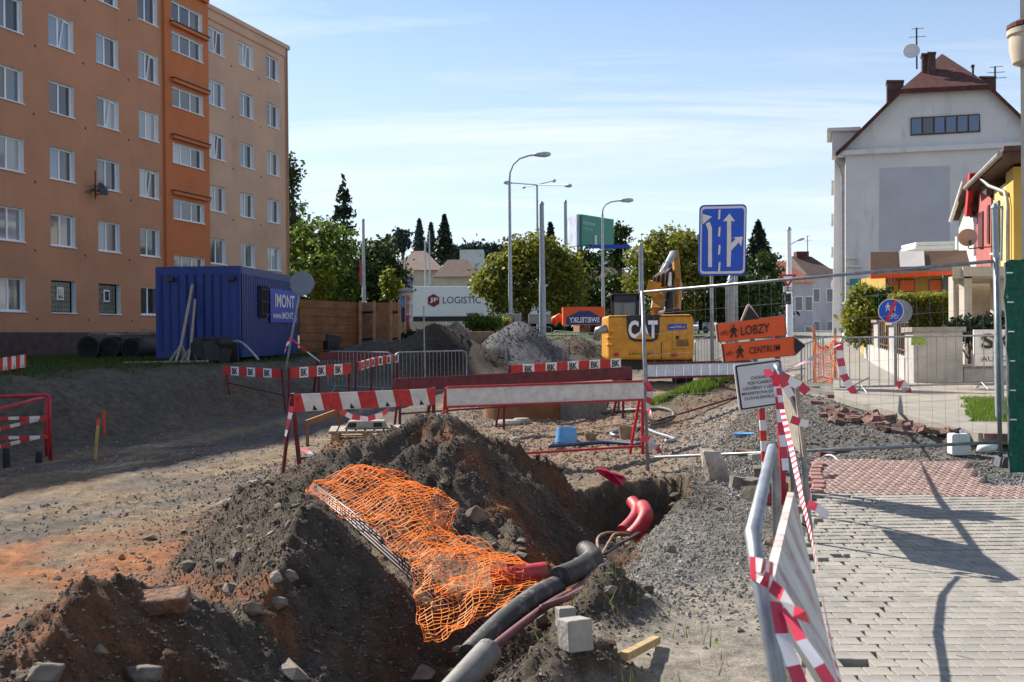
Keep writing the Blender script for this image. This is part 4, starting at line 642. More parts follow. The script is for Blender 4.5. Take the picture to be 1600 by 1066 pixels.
# ================================================================== EXCAVATOR
BYEL = mat('worn_boom_yellow', (.42, .19, .03), .5, .25, 5, dirt=((.16, .10, .05), 5, .56)); ED = 31.0; EK = ED / FPX; ex_ = thing('excavator', 'yellow wheeled excavator seen from behind with folded boom and CAT lettering', 'excavator', at(1018, 598, 32)); eo = lambda x, y, d=0.: at(x, y, ED + d)
b = MB(); prof = []
def slab(pxs, d0, d1, mt, name, bev=.0, par=None):
    q = [eo(x, y, d0) for x, y in pxs]; n = len(q); b = MB(); q2 = [eo(x, y, d0) + V(0, d1 - d0, 0) for x, y in pxs]; b.add(q + q2, [tuple(range(n)), tuple(reversed(range(n, 2 * n)))] + [(i, n + i, n + (i + 1) % n, (i + 1) % n) for i in range(n)]); return b.build(name, mt, par or ex_, bev=bev)
slab([(950, 562), (950, 493), (1081, 491), (1084, 500), (1085, 556), (1080, 563)], 0, 2.2, M['yellow'], 'counterweight', .12)
slab([(980, 520), (979, 493), (1031, 492), (1030, 520), (1027, 530), (1020, 534), (992, 534), (984, 530)], -.025, .05, M['dark'], 'emblem_shield')
text('CAT', eo(982, 529, -.05), V(1, 0, 0), UP, 46 * EK, 28 * EK, M['white'], ex_, off=.045)
slab([(991, 530), (1006, 517), (1021, 530)], -.065, -.045, M['yellow'], 'emblem_triangle'); slab([(1044, 516), (1044, 507), (1073, 506), (1073, 514)], -.05, -.02, M['bannerblue'], 'blue_plate'); text('www.IMONT.cz', eo(1046, 513, -.06), V(1, 0, .03), UP, 24 * EK, 3.4 * EK, M['white'], ex_)
text('S.A.D.C. spol. s r.o', eo(983, 556, -.02), V(1, 0, 0), UP, 48 * EK, 5.2 * EK, M['black'], ex_)
for x0, x1 in ((959, 967), (1049, 1058)): slab([(x0, 557), (x0, 552), (x1, 551), (x1, 557)], -.03, 0, M['sred'], 'reflector')
slab([(1051, 546), (1051, 497), (1080, 496), (1081, 545)], -.022, 0.0, M['yellow'], 'access_door', .01); slab([(1056, 530), (1056, 525), (1061, 525), (1061, 530)], -.04, -.01, M['dark'], 'door_latch'); slab([(953, 546), (953, 496), (974, 495), (974, 546)], -.02, 0.0, M['yellow'], 'access_door', .01)
for k in range(6): slab([(1057, 541 - k * 1.8), (1057, 540 - k * 1.8), (1076, 539.6 - k * 1.8), (1076, 540.6 - k * 1.8)], -.03, -.018, M['dark'], 'grille_slot')
slab([(951, 496), (951, 494.5), (1082, 492.5), (1082, 494)], -.03, .02, M['dark'], 'top_seam'); slab([(1033, 562), (1033, 534), (1034, 534), (1034, 562)], -.012, .02, M['dark'], 'panel_seam')
for y in (518, 528, 539): slab([(949, y + 2), (949, y - 2), (960, y - 2), (960, y + 2)], -.14, .3, M['yellow'], 'grab_rib', .03)
slab([(958, 494), (957, 470), (960, 462), (998, 461), (998, 494)], .7, .8, M['pane'], 'cab_glass'); 
for pxs in ([(955, 494), (955, 461), (960, 461), (960, 494)], [(994, 494), (994, 461), (999, 461), (999, 494)], [(955, 472), (955, 460), (999, 459), (999, 471)]): slab(pxs, .6, .72, M['dark'], 'cab_frame', .02)
slab([(955, 494), (955, 460), (999, 459), (999, 494)], 1.9, 2.0, M['dark'], 'cab_front'); slab([(954, 462), (955, 459), (1000, 458), (1000, 461)], .55, 2.1, M['dark'], 'cab_roof', .04)
slab([(1036, 492), (1038, 484), (1062, 481), (1066, 491)], .3, 1.6, M['dark'], 'engine_hood', .05)
b = MB(); b.bar(eo(1026, 490, 1.8), eo(1032, 448, 2.6), .34, .45); b.bar(eo(1032, 450, 2.6), eo(1046, 424, 3.2), .32, .4); b.build('boom', BYEL, ex_, bev=.04); b = MB(); b.bar(eo(1056, 486, 2.5), eo(1060, 440, 2.9), .22, .45); b.bar(eo(1059, 445, 2.9), eo(1055, 396, 3.5), .2, .38); b.build('stick', BYEL, ex_, bev=.03)
b = MB(); b.tube([eo(1034, 432, 2.2), eo(1052, 396, 3.1)], .11, 10); b.build('ram', M['steel'], ex_, True); b = MB(); b.tube([eo(1045, 488, 1.7), eo(1049, 450, 2.4)], .13, 10); b.build('ram', M['dark'], ex_, True); b = MB(); b.tube([eo(1032, 440, 2.15), eo(1043, 415, 2.7)], .16, 10); b.build('ram', M['dark'], ex_, True)
for k in range(7):
    x = 1020 + k * 3.6; b = MB(); b.tube([eo(x, 452 - k, 2.1), eo(x + 2, 434 - k * 1.6, 1.9), eo(x + 7, 428 - k * 1.5, 2.1), eo(x + 9, 444, 2.3)], .035, 6); b.build('hose', M['clay'] if k % 2 else M['rubber'], ex_, True)
b = MB(); b.bar(eo(1018, 462, 2.1), eo(1024, 440, 2.0), .3, .3); b.build('bracket', M['yellow'], ex_); b = MB(); b.box(eo(1046, 436, 2.1), (.12, .1, .4)); b.build('work_lamp', M['frame'], ex_)
slab([(958, 578), (958, 562), (1078, 562), (1078, 578)], .3, 1.9, M['dark'], 'undercarriage')
for x in (972, 1066): q = eo(x, 578, .9); MB().lathe([(.2, -.28), (.5, -.25), (.52, 0), (.5, .25), (.2, .28)], q, 20, axis=(1, 0, 0)).build('wheel', M['rubber'], ex_, .6)
b = MB(); b.tube([eo(948, 514, -.2), eo(935, 517, -.1), eo(932, 530, 0)], .13, 8); b.build('side_mirror_arm', M['galv'], ex_, True)
for x, y in ((1083, 545), (1112, 500)): pass
# ================================================================== SITE: CONTAINER AND THE LEFT SIDE
cA = at(377, 559, 30.3); zc = H(cA.x - .5, cA.y + .4) + .12; cz = 2.55; u1 = V(.42, 5.9, 0).normalized(); u2 = V(-u1.y, u1.x, 0); cA.z = zc
t = thing('site_container', 'blue corrugated site container with barred window and banner', 'container', cA - UP * .1)
def corr(b, o, e, n_, L, hgt, k, dp=.035):
    w_ = L / k; vs = []; fs = []
    for i in range(k):
        for x, d in ((0, 0), (.35, 0), (.5, -dp), (.85, -dp)): vs.append((i + x, d))
    vs.append((k, 0)); q = [o + e * (x * w_) + n_ * d for x, d in vs]; m_ = len(q); b.add(q + [p + UP * hgt for p in q], [(i, i + 1, m_ + i + 1, m_ + i) for i in range(m_ - 1)]); return b
n1 = V(u1.y, -u1.x, 0); b = MB(); corr(b, cA + u1 * .12 + UP * .12, u1, n1, 5.76, cz - .3, 26); b.build('side_wall', M['blue'], t); b = MB(); corr(b, cA + u2 * 2.32 + UP * .12, -u2, -u1, 2.2, cz - .3, 9, .03); b.build('end_wall', M['blue'], t)
b = MB(); b.obox(cA + UP * .1 - n1 * .05, u1 * 5.9, n1 * -2.3, UP * (cz - .25)); b.build('core', M['blue'], t)
for p in (cA, cA + u2 * 2.34, cA + u1 * 5.9, cA + u1 * 5.9 + u2 * 2.34): b = MB(); b.obox(p - n1 * .02, u1 * .1, u2 * .1, UP * cz); b.build('corner_post', M['blue'], t)
for z in (0, cz - .2): b = MB(); b.obox(cA - u1 * .01 + n1 * .01 + UP * z, u2 * 2.46, u1 * .1, UP * .2); b.obox(cA + n1 * .015 + u1 * .1 + UP * z, u1 * 5.85, u2 * .1, UP * .2); b.build('rail', M['blue'], t)
b = MB(); b.obox(cA + UP * (cz - .02), u1 * 6, u2 * 2.44, UP * .05); b.build('roof', M['blue'], t)
for k in (.25, 2.0): b = MB(); b.box(cA + u2 * k - u1 * .08 + UP * (cz - .32), (.2, .14, .12)); b.build('vent_hood', M['dark'], t)
wq = cA + u1 * 1.6 + n1 * .02 + UP * 1.15; b = MB(); b.obox(wq, u1 * .75, n1 * .05, UP * .95); cw = b.build('window', M['pane'], t)
for k in range(6): b = MB(); b.bar(wq + u1 * (.06 + .125 * k) + n1 * .08, wq + u1 * (.06 + .125 * k) + n1 * .08 + UP * .95, .025); b.build('window_bar', M['dark'], cw)
for k in range(3): b = MB(); b.bar(wq + n1 * .09 + UP * (.1 + .37 * k), wq + n1 * .09 + u1 * .75 + UP * (.1 + .37 * k), .025); b.build('window_bar', M['dark'], cw)
bq = cA + u1 * 2.65 + n1 * .045 + UP * 1.02; b = MB(); b.obox(bq, u1 * 3.1, n1 * .015, UP * 1.05); bn = b.build('banner', M['bannerblue'], t); text('IMONT', bq + u1 * .45 + n1 * .03 + UP * .48, u1, UP, 2.2, .42, M['bkwhite'], bn, off=.02); text('www.IMONT.cz', bq + u1 * .2 + n1 * .03 + UP * .12, u1, UP, 2.7, .22, M['bkwhite'], bn, off=.015)
def gz(p, dz=0.): return V(p.x, p.y, H(p.x, p.y) + dz)
for k, (xb, yb, xt, yt) in enumerate(((278, 563, 301, 444), (296, 562, 305, 468))):
    p = gz(at(xb, yb, 29.2)); q = at(xt, yt, 30.2); s = thing('wooden_prop', ['longer wooden prop with splayed feet leaning on the container', 'shorter wooden prop with splayed feet leaning on the container'][k], 'prop', p, 'props against the container'); MB().bar(p.lerp(q, .18), q, .06).build('pole', M['greywood'], s)
    for dx, dy in ((-.25, 0), (.25, .05), (.0, -.2), (.1, .25)): MB().bar(gz(p + V(dx, dy, 0), .02), p.lerp(q, .22), .05).build('foot', M['greywood'], s)
p = gz(at(332, 560, 29.4)); b = MB(); 
for k in range(9):
    h_ = rng.uniform(.1, .45); b.box(p + V(rng.uniform(-.45, .45), rng.uniform(-.2, .3), h_ * .9), (rng.uniform(.3, .6), rng.uniform(.2, .4), rng.uniform(.3, .7)), rng.uniform(0, 3), tilt=Matrix.Rotation(rng.uniform(-.7, .7), 3, 'X'))
tag(b.build('rubbish_pile', M['rubber'], bev=.04), 'heap of black sacks and scrap against the container end', 'rubbish')
b = MB(); b.tube(smooth([gz(at(352, 560, 29.5)), at(354, 545, 29.5), at(362, 535, 29.4), at(375, 534, 29), at(390, 546, 28.5), at(404, 562, 28)]), .03, 8); tag(b.build('looped_hose', M['steel'], None, True), 'grey hose looping up in front of the blue container', 'hose')
p, q = gz(at(193, 562, 28.9)), gz(at(326, 564, 28.9)); MBb = MB(); MBb.bar(gz(p, .05), gz(q, .06), .12, .05); tag(MBb.build('plank', M['greywood']), 'long grey plank lying on the grass before the container', 'plank')
p = at(160, 548, 40); p = gz(p); 
for k, (x, w_) in enumerate(((158, .42), (190, .38), (222, .36))):
    c = gz(at(x, 552, 38.5), .36); b = MB(); b.lathe([(w_, -.9), (w_, .9), (w_ * .86, .9), (w_ * .86, -.9)], c, 18, axis=(.12, 1, 0)); b.f.append(tuple(0 for _ in ())) if False else None; tag(b.build('concrete_pipe', M['rubber'], None, .6), ['left dark pipe of the row by the block', 'middle dark pipe of the row by the block', 'right dark pipe of the row, nearest the container'][k], 'pipe', 'dark pipes stacked by the apartment block')
for k in range(3): b = MB(); c = gz(at(205 + 18 * k, 540, 38), .85 + .05 * k); b.box(c, (1.5 - .3 * k, .5, .05), .2 * k, tilt=Matrix.Rotation(.06 * k, 3, 'Y')); tag(b.build('board', M['greywood']), ['wide pale board lying over the dark pipes', 'middle pale board on the dark pipes', 'short pale board beside the container on the dark pipes'][k], 'board', 'boards on the dark pipes')
def crowd(label, TL, TR, Hh=1.08, n=17, cat='crowd barrier', grp=None, zb=None, name='crowd_barrier', feet=True):
    TL, TR = Vector(TL), Vector(TR); zb = min(H(TL.x, TL.y), H(TR.x, TR.y)) if zb is None else zb; e = (TR - TL); L = e.length; e.normalize(); c = (TL + TR) / 2; t = thing(name, label, cat, V(c.x, c.y, zb), grp)
    bl, br = V(TL.x, TL.y, TL.z - Hh + .16), V(TR.x, TR.y, TR.z - Hh + .16); r = .018; k = .12
    MB().tube([bl, TL - UP * k, TL - UP * k * .3 + e * k * .3, TL + e * k, TR - e * k, TR - UP * k * .3 - e * k * .3, TR - UP * k, br], r, 8, closed=True).build('frame', M['galv'], t, True)
    b = MB()
    for i in range(1, n): p = TL.lerp(TR, i / n); q = bl.lerp(br, i / n); b.tube([p, q], .0075, 5)
    b.build('bars', M['galv'], t); sd = V(-e.y, e.x, 0)
    if feet:
        for f in (.13, .87): q = bl.lerp(br, f); MB().tube([gz(q + sd * .3, .02), q + UP * .02, gz(q - sd * .3, .02)], .016, 6).build('foot', M['galv'], t)
    return t
crowd('small steel barrier standing against the plinth of the apartment block', at(138, 521, 45), at(184, 521, 46), .95, 14)
# round sign from behind
t = thing('round_sign', 'round traffic sign seen from behind on a leaning grey pole wrapped in tape', 'traffic sign', gp(446, 578)); p = gp(446, 578); q = at(474, 425, p.y + .1); MB().tube([p, q], .035, 8).build('pole', M['galv'], t); MB().lathe([(.35, 0), (.35, .03)], at(472, 443, p.y - .06), 28, axis=(0, 1, 0)).build('disc', M['signback'], t)
for y in (432, 453): MB().bar(at(458, y, p.y + .02), at(486, y, p.y + .02), .03).build('bracket', M['dark'], t)
# shoring panels
t = thing('shoring_box', 'rusty brown steel trench shoring panels standing beside the container', 'shoring box', gz(at(545, 555, 40)))
def shp(x0, x1, y0, y1, y2, y3, D0, D1, th=.12):
    q = [at(x0, y1, D0), at(x1, y3, D1), at(x1, y2, D1), at(x0, y0, D0)]; n = V(0, th, 0); b = MB(); q2 = [p + n for p in q]; b.add(q + q2, [(0, 1, 2, 3), (7, 6, 5, 4), (0, 4, 5, 1), (1, 5, 6, 2), (2, 6, 7, 3), (3, 7, 4, 0)]); return b, q
b, q = shp(468, 562, 468, 556, 473, 552, 38, 40); pn = b.build('steel_panel', M['rust'], t)
for k in range(6): b = MB(); f = .12 + .15 * k; b.bar(q[0].lerp(q[3], f) - V(0, .015, 0), q[1].lerp(q[2], f) - V(0, .015, 0), .03, .025); b.build('panel_rib', M['rust'], pn)
b, q = shp(562, 586, 473, 552, 472, 550, 41.5, 42.2); b.build('steel_panel', M['rust'], t); b, q = shp(585, 612, 473, 551, 473, 550, 40, 40.6); pn = b.build('steel_panel', M['rust'], t)
b, q = shp(612, 625, 472, 551, 474, 549, 41, 41.6); b.build('steel_panel', M['rust'], t)
for x in (563, 585, 611, 624): b = MB(); b.bar(at(x, 552, 39.8), at(x, 470, 39.8), .09, .12); b.build('edge_post', mat('pale_edge', (.34, .20, .10), .7, .2), t)
for y in (488, 530): b = MB(); b.tube([at(562, y, 40.3), at(587, y - 1, 40.3)], .06, 8); b.build('strut', M['dark'], t); b = MB(); b.tube([at(611, y, 40.6), at(625, y - 1, 40.6)], .06, 8); b.build('strut', M['dark'], t)
b = MB(); b.box(gz(at(520, 553, 36.5), .3), (.5, .4, .5), .3, tilt=Matrix.Rotation(.2, 3, 'Y')); b.box(gz(at(516, 553, 36.3), .2), (.4, .3, .3), .8); tag(b.build('scrap_box', M['dark'], bev=.03), 'dark box of scrap at the foot of the shoring panels', 'box')
# ================================================================== BARRIERS OF BOARDS
def leg(t, top, bot, mt, w_=.05, name='leg'): return MB().bar(bot, top, w_, w_).build(name, mt, t)
def barrier(label, TL, TR, hb, style, lean=(0., 0.), legs=(0., 1.), rail=.45, mt='maroon', n=9, brace=True, grp='board barriers round the dug road', slant=.06, drop=0., bkpat=3, zmin=None):
    TL, TR = Vector(TL), Vector(TR); e = (TR - TL); L = e.length; e.normalize(); fl = V(e.x, e.y, 0).normalized(); nn = V(fl.y, -fl.x, 0); c = (TL + TR) / 2; t = thing('board_barrier', label, 'barrier', gz(c), grp)
    o = TL - UP * (hb + drop) + nn * .03; b = MB()
    if style in ('stripe', 'bk'):
        ws = [.45] + [1.] * (n - 2) + [.45] if style == 'stripe' else [1.] * n; tot = sum(ws); x = 0; 
        for i, w_ in enumerate(ws):
            x0, x1 = x / tot * L, (x + w_) / tot * L; x += w_; s0 = slant if i else 0; s1 = slant if i < n - 1 else 0
            if style == 'bk': s0 = s1 = 0
            b.prism([(x0 + s0 * .5, 0), (x1 + s1 * .5, 0), (x1 - s1 * .5, hb), (x0 - s0 * .5, hb)], o, e, UP, nn * .025, mi=i % 2)
        bd = b.build('board', [M['sred'], M['bkwhite'] if style == 'bk' else M['swhite']], t)
        if style == 'bk':
            for i in range(1, n, 2): text('BK', o + e * ((i + .14) / n * L) + UP * hb * .14 + nn * .032, e, UP, L / n * .72, hb * .72, M['black'], bd, 'logo', off=.03)
        else:
            for i in range(1, n, 2):
                x0 = sum(ws[:i]) / tot * L; MB().prism([(x0 + L / n * .55, 0.01), (x0 + L / n * .85, 0.01), (x0 + L / n * .62, hb * .35)], o + nn * .028, e, UP, nn * .002).build('worn_print', M['rubber'], bd)
    elif style == 'white':
        b.obox(o, e * L, nn * .02, UP * hb); bd = b.build('board', M['swhite'], t)
        for z in (-.03, hb): b = MB(); b.obox(o + UP * z - nn * .01, e * L, nn * .045, UP * .032); b.build('edge_rail', M[mt], t)
        for k in range(1, int(L / .35)): pass
    elif style == 'tiles':
        k = 12
        for i in range(k): b.obox(o + e * (L * i / k + .008), e * (L / k - .016), nn * .02, UP * hb)
        bd = b.build('board', mat('pale_blue_board', (.52, .57, .66), .5, .06), t)
        for z in (-.045, hb): b = MB(); b.obox(o + UP * z - nn * .01, e * L, nn * .045, UP * .045); b.build('edge_rail', M[mt], t)
    else: b.obox(o, e * L, nn * .025, UP * hb); bd = b.build('board', M['maroon'], t)
    feet = []
    for f, l_ in zip(legs, (lean if len(lean) == len(legs) else [lean[0]] * len(legs))):
        p = TL.lerp(TR, f); q = gz(p + e * l_ - nn * .06, -.02)
        if zmin is not None: q.z = max(q.z, zmin)
        leg(t, p + UP * .01, q, M[mt]); feet.append((p, q))
        if brace: q2 = gz(p + e * l_ * .6 - nn * .55, -.02); leg(t, p - UP * .05 - nn * .03, q2, M[mt], .04, 'rear_leg')
    if rail:
        (p0, q0), (p1, q1) = feet[0], feet[-1]; MB().bar(q0.lerp(p0, rail), q1.lerp(p1, rail), .035).build('rail', M[mt], t)
    return t
barrier('red and white striped barrier with worn boards standing before the pallet', at(457, 616, 13.7), at(677, 607, 15.0), .225, 'stripe', (.15, .05), rail=.35)
barrier('red framed barrier with long dirty white board, above the big soil heap', at(697, 607, 16.2), at(1004, 597, 17.2), .265, 'white', (.05, .02), mt='red', rail=.12)
barrier('dark maroon plank barrier with peeling paint behind the white board barrier', at(613, 592, 20.6), at(985, 573, 22.4), .25, 'maroon', legs=(.03, .45, .97), rail=.4)
barrier('long red and white barrier with five BK logos in front of the gravel heap', at(797, 571, 23.2), at(968, 560, 24.6), .21, 'bk', n=10, rail=0)
barrier('BK barrier at the foot of the lawn bank, leftmost of the three small ones', at(351, 572, 26.2), at(440, 577, 25.2), .21, 'bk', n=7, brace=False, rail=.42, lean=(.1, .06))
barrier('BK barrier in the middle, right of the leaning round sign', at(452, 575, 24.5), at(546, 568, 25.6), .24, 'bk', n=7, brace=False, rail=.0)
barrier('short BK barrier turned edgewise near the steel crowd barriers', at(557, 566, 26.4), at(582, 559, 27.6), .22, 'bk', n=6, brace=False, rail=0); barrier('BK barrier farthest back beside the crowd barrier end', at(582, 559, 27.7), at(620, 553, 28.8), .22, 'bk', n=6, brace=False, rail=0)
barrier('low dark maroon plank in shade before the shoring panels', at(498, 551, 29), at(622, 551, 30), .2, 'maroon', rail=0)
barrier('maroon framed barrier with pale blue tiles behind the grass island', at(1010, 570, 21.4), at(1176, 566, 21.8), .24, 'tiles', rail=.06, brace=False)
barrier('striped barrier with narrow bars at the left edge of the picture', at(-14, 561, 21.5), at(39, 554, 22.0), .26, 'stripe', (.0, -.12), n=9, slant=.0)
# tube barrier at the left edge
for k, (yl, yr, xr, D0, D1, lb) in enumerate(((620, 617, 78, 17.2, 17.6, 'nearer red tube barrier with striped rails at the left edge'), (640, 621, 72, 15.6, 18.3, 'second red tube barrier with striped rails crossing behind the nearer one'))):
    TL, TR = at(-70, yl + (yl - yr) * .9, D0), at(xr, yr, D1); t = thing('tube_barrier', lb, 'barrier', gz(TR), 'red tube barriers at the left edge'); bt = gz(TR, -.03); b = MB(); b.tube([TL, TR - V(.05, 0, 0), TR - V(.01, 0, .03), bt], .028, 8); b.build('frame', M['red'], t, True)
    if k == 0: leg(t, TL, gz(TL, -.03), M['red'])
    for f in (.33, .62):
        p, q = TL.lerp(gz(TL), f), TR.lerp(bt, f); b = MB()
        for i in range(9): b.bar(p.lerp(q, i / 9), p.lerp(q, (i + 1) / 9), .03, .05, mi=i % 2)
        b.build('striped_rail', [M['sred'], M['swhite']], t)
def stake(label, xb, yb, xt, yt, mt, tip=None, w_=.04):
    p = gp(xb, yb); q = at(xt, yt, p.y); t = thing('marker_stake', label, 'stake', p, 'survey stakes in the dirt'); MB().bar(p - UP * .05, p.lerp(q, .85), w_).build('shaft', mt, t); MB().bar(p.lerp(q, .85), q, w_ * 1.05).build('tip', tip or mt, t)
OR = mat('marker_orange', (.75, .06, .03), .5, .1)
stake('bright red marker stake standing in the shaded dirt', 164, 679, 162, 642, OR, None, .035); stake('pale wooden stake with red painted tip in the shaded dirt', 148, 719, 154, 655, mat('stake_wood', (.45, .30, .10), .8, .2), OR, .04)
for k, (x, y, h_) in enumerate(((10, 731, 30), (61, 722, 15))): p = gp(x, y); tag(MB().lathe([(.05, 0), (.055, .02), (.05, h_ / FPX * p.y), (.02, h_ / FPX * p.y + .02)], p, 12).build('plastic_bollard', M['rubber'], None, .6), ['taller black stub post under the red tube barrier', 'short black stub post beside the red tube barrier leg'][k], 'stub post', 'black stub posts at the left')
# crowd barriers and posts in the middle distance
crowd('steel crowd barrier in front of the dark soil heap', at(617, 551, 28.5), at(729, 548, 29.2), 1.1, 19, grp='crowd barriers before the heaps'); crowd('steel crowd barrier in shade behind the small BK barriers', at(512, 549, 29.4), at(612, 551, 28.2), 1.1, 17, grp='crowd barriers before the heaps')
crowd('steel crowd barrier behind the gravel heap, left one', at(792, 512, 44), at(862, 511, 45), 1.0, 14, grp='crowd barriers behind the heaps'); crowd('steel crowd barrier behind the gravel heap, right one', at(864, 517, 44), at(945, 522, 43), 1.0, 16, grp='crowd barriers behind the heaps')
crowd('steel crowd barrier right of the excavator, below the white car', at(1086, 532, 34), at(1126, 520, 38), 1.05, 9)
p = gp(664, 611); t = thing('small_sign', 'small pale square sign on a thin pole before the dark soil heap', 'traffic sign', p); q = at(662, 470, p.y); MB().tube([p, q], .022, 6).build('pole', M['galv'], t); b = MB(); b.box(at(662, 473, p.y - .03), (.2, .02, .2)); b.build('plate', M['reflwhite'], t)
c = gz(at(714, 524, 38)); b = MB(); v, fc = ico(); R_ = np.random.default_rng(3); q = v * (1 + .25 * R_.uniform(-1, 1, (12, 1))) * np.array([.75, .6, 1.0]); q[:, :2] *= (1 - .45 * np.clip(q[:, 2:3], -1, 1)); b.add([V(*p) + c + UP * .55 for p in q], fc.tolist()); tag(b.build('boulder', M['stone'], bev=.05), 'grey pointed boulder on top of the dark soil heap', 'boulder')
b = MB(); b.box(gz(at(752, 524, 37.5), .28), (.9, .5, .5)); tag(b.build('brick_stack', M['clay'], bev=.02), 'small stack of brown bricks between the soil and gravel heaps', 'brick stack')
# pallet and what lies on it
def on(x, y, D, z): p = at(x, y, D); return V(p.x, p.y, z)
pc = gz(at(573, 688, 17.4)); pc.z = -.06; pz = pc.z + .02; pe = V(1, .12, 0).normalized(); pf = V(-pe.y, pe.x, 0); po = pc - pe * .62; t = thing('pallet', 'wooden pallet on the ground behind the striped barrier', 'pallet', pc)
b = MB(); b.obox(V(po.x, po.y, -.5) + pe * .1 + pf * .1, pe * 1.0, pf * .8, UP * .425); tag(b.build('timber_crate', M['greywood'], None, bev=.01), 'grey timber crate under the pallet behind the striped barrier', 'crate')
for i in range(3):
    for j in range(3): b = MB(); b.obox(po + pe * (.05 + .5 * i) + pf * (.05 + .42 * j) + UP * .02, pe * .13, pf * .1, UP * .1); b.build('block', M['wood'], t)
for j in range(3): b = MB(); b.obox(po + pf * (.04 + .42 * j) + UP * .122, pe * 1.22, pf * .12, UP * .022); b.build('stringer', M['wood'], t)
for i in range(8): b = MB(); b.obox(po + pe * (.15 * i + .01) + UP * .146, pe * .12, pf * 1.05, UP * .022); b.build('deck_board', M['greywood'], t)
for j in range(3): b = MB(); b.obox(po + pf * (.04 + .42 * j), pe * 1.22, pf * .12, UP * .019); b.build('bottom_board', M['wood'], t)
b = MB(); o = po + pe * .25 + pf * .3 + UP * .17; b.prism([(0, 0), (.72, 0), (.66, .13), (.08, .13)], o, pe, UP, pf * .35); bl = b.build('base_block', M['conc'], None, bev=.015, org=o); tag(bl, 'grey rubber barrier foot lying on the pallet', 'barrier foot')
for k in (0, 1): b = MB(); b.obox(o + pe * (.06 + .42 * k) - pf * .004 + UP * .03, pe * .14, pf * .003, UP * .07); b.build('slot', M['black'], bl)
b = MB(); b.bar(gz(at(600, 675, 18.2), .45), gz(at(640, 688, 17.2), .08), .25, .03); tag(b.build('plywood_sheet', M['wood']), 'weathered plywood sheet leaning off the pallet end', 'board')
b = MB(); b.bar(gz(at(530, 640, 20.5), .55), gz(at(478, 648, 19.8), .42), .05, .1); b.bar(gz(at(530, 640, 20.5), .52), gz(at(529, 650, 20.4), 0), .06); b.bar(gz(at(480, 648, 19.8), .42), gz(at(480, 655, 19.7), 0), .06); tag(b.build('trestle_plank', M['rust']), 'rusty plank propped behind the striped barrier', 'plank')
b = MB(); b.bar(gz(at(600, 660, 17.6), .29), gz(at(632, 662, 17.6), .29), .04); tag(b.build('red_bar', M['red']), 'short red bar lying across the pallet boards', 'bar')
# things lying in the dug road
p = gp(853, 656); t = thing('pipe_collar', 'rusty steel trench collar standing behind the white board barrier', 'steel collar', p); MB().lathe([(1.0, -.1), (1.0, .52), (.94, .52), (.94, -.1)], p + V(-.35, 1, 0), 24).build('ring', M['rust'], t, .6); MB().lathe([(.62, -.1), (.62, .5), (.58, .5), (.58, -.1)], p + V(.75, .7, 0), 20).build('ring', M['greypipe'], t, .6)
for k, (x, y, r) in enumerate(((793, 664, .28), (815, 661, .2))): p = gp(x, y); tag(MB().lathe([(r, 0), (r, .05), (r * .75, .1), (r * .3, .1)], p, 18).build('manhole_cover', M['conc'], None, .6), ['wide pale concrete cover lying behind the white board barrier', 'smaller grey concrete cover beside the wide one'][k], 'manhole cover', 'concrete covers on the dug road')
def tub(name, label, x, y, r0, r1, h_, mt, cat): p = gp(x, y); return tag(MB().lathe([(r0, 0), (r1, h_), (r1 * .88, h_), (r0 * .85, .03)], p, 18).build(name, mt, None, .6), label, cat)
tub('bucket', 'pale blue plastic bucket upside down behind the trench', 885, 690, .21, .17, .26, M['lbl'], 'bucket'); tub('street_box', 'small brown valve box between bucket and larger valve box', 923, 688, .09, .12, .13, M['clay'], 'valve box'); tub('street_box', 'larger brown valve box right of the blue bucket', 979, 686, .13, .16, .23, M['clay'], 'valve box'); tub('blue_lid', 'small bright blue plastic lid on the grey chippings', 1162, 682, .12, .16, .05, M['lbl'], 'lid')
def gpath(pts, dz): return smooth([gp(x, y) + UP * dz for x, y in pts], 5)
tag(MB().tube(gpath([(918, 650), (950, 646), (1000, 643), (1030, 641), (1048, 645), (1053, 652), (1043, 660), (1018, 666)], .04), .04, 8).build('pipe_loop', M['greypipe'], None, True), 'grey hose curving over the rubble beside the fence post', 'hose')
tag(MB().tube(gpath([(966, 675), (955, 681), (968, 684), (1000, 672), (1025, 680), (1054, 690), (1040, 694)], .04), .035, 8).build('pipe_loop', M['galv'], None, True), 'pale hose coiled round the larger valve box', 'hose')
tag(MB().tube(gpath([(858, 702), (910, 698), (950, 696), (1000, 699)], .05), .035, 8).build('water_pipe', mat('dark_blue_pipe', (.03, .05, .14), .5, .2), None, True), 'dark blue water pipe lying along the trench head', 'pipe')
# ================================================================== SIGNS
def plate(b, px, D, th=.03, off=0., mi=0):
    q = [at(x, y, D) + V(0, -off, 0) for x, y in px]; n = len(q); q2 = [p + V(0, th, 0) for p in q]; b.add(q + q2, [tuple(range(n)), tuple(reversed(range(n, 2 * n)))] + [(i, n + i, n + (i + 1) % n, (i + 1) % n) for i in range(n)], mi); return b
def rrect(c, r, k=4):
    out_ = []; n = len(c)
    for i in range(n):
        p0, p, p1 = (np.array(c[i - 1], float), np.array(c[i], float), np.array(c[(i + 1) % n], float)); a_ = p + (p0 - p) / np.linalg.norm(p0 - p) * r; b_ = p + (p1 - p) / np.linalg.norm(p1 - p) * r
        for j in range(k + 1): t_ = j / k; out_.append(tuple((1 - t_) ** 2 * a_ + 2 * t_ * (1 - t_) * p + t_ ** 2 * b_))
    return out_
def inset(c, d):
    c = np.array(c, float); m_ = c.mean(0); return [tuple(p - (p - m_) / np.linalg.norm(p - m_) * d * 1.3) for p in c]
LD = 22.5; t = thing('lane_sign', 'large blue lane sign with white arrows on two grey posts', 'traffic sign', gp(1113, 598))
cor = [(1091.5, 431), (1093, 320.5), (1167, 319), (1165, 430)]
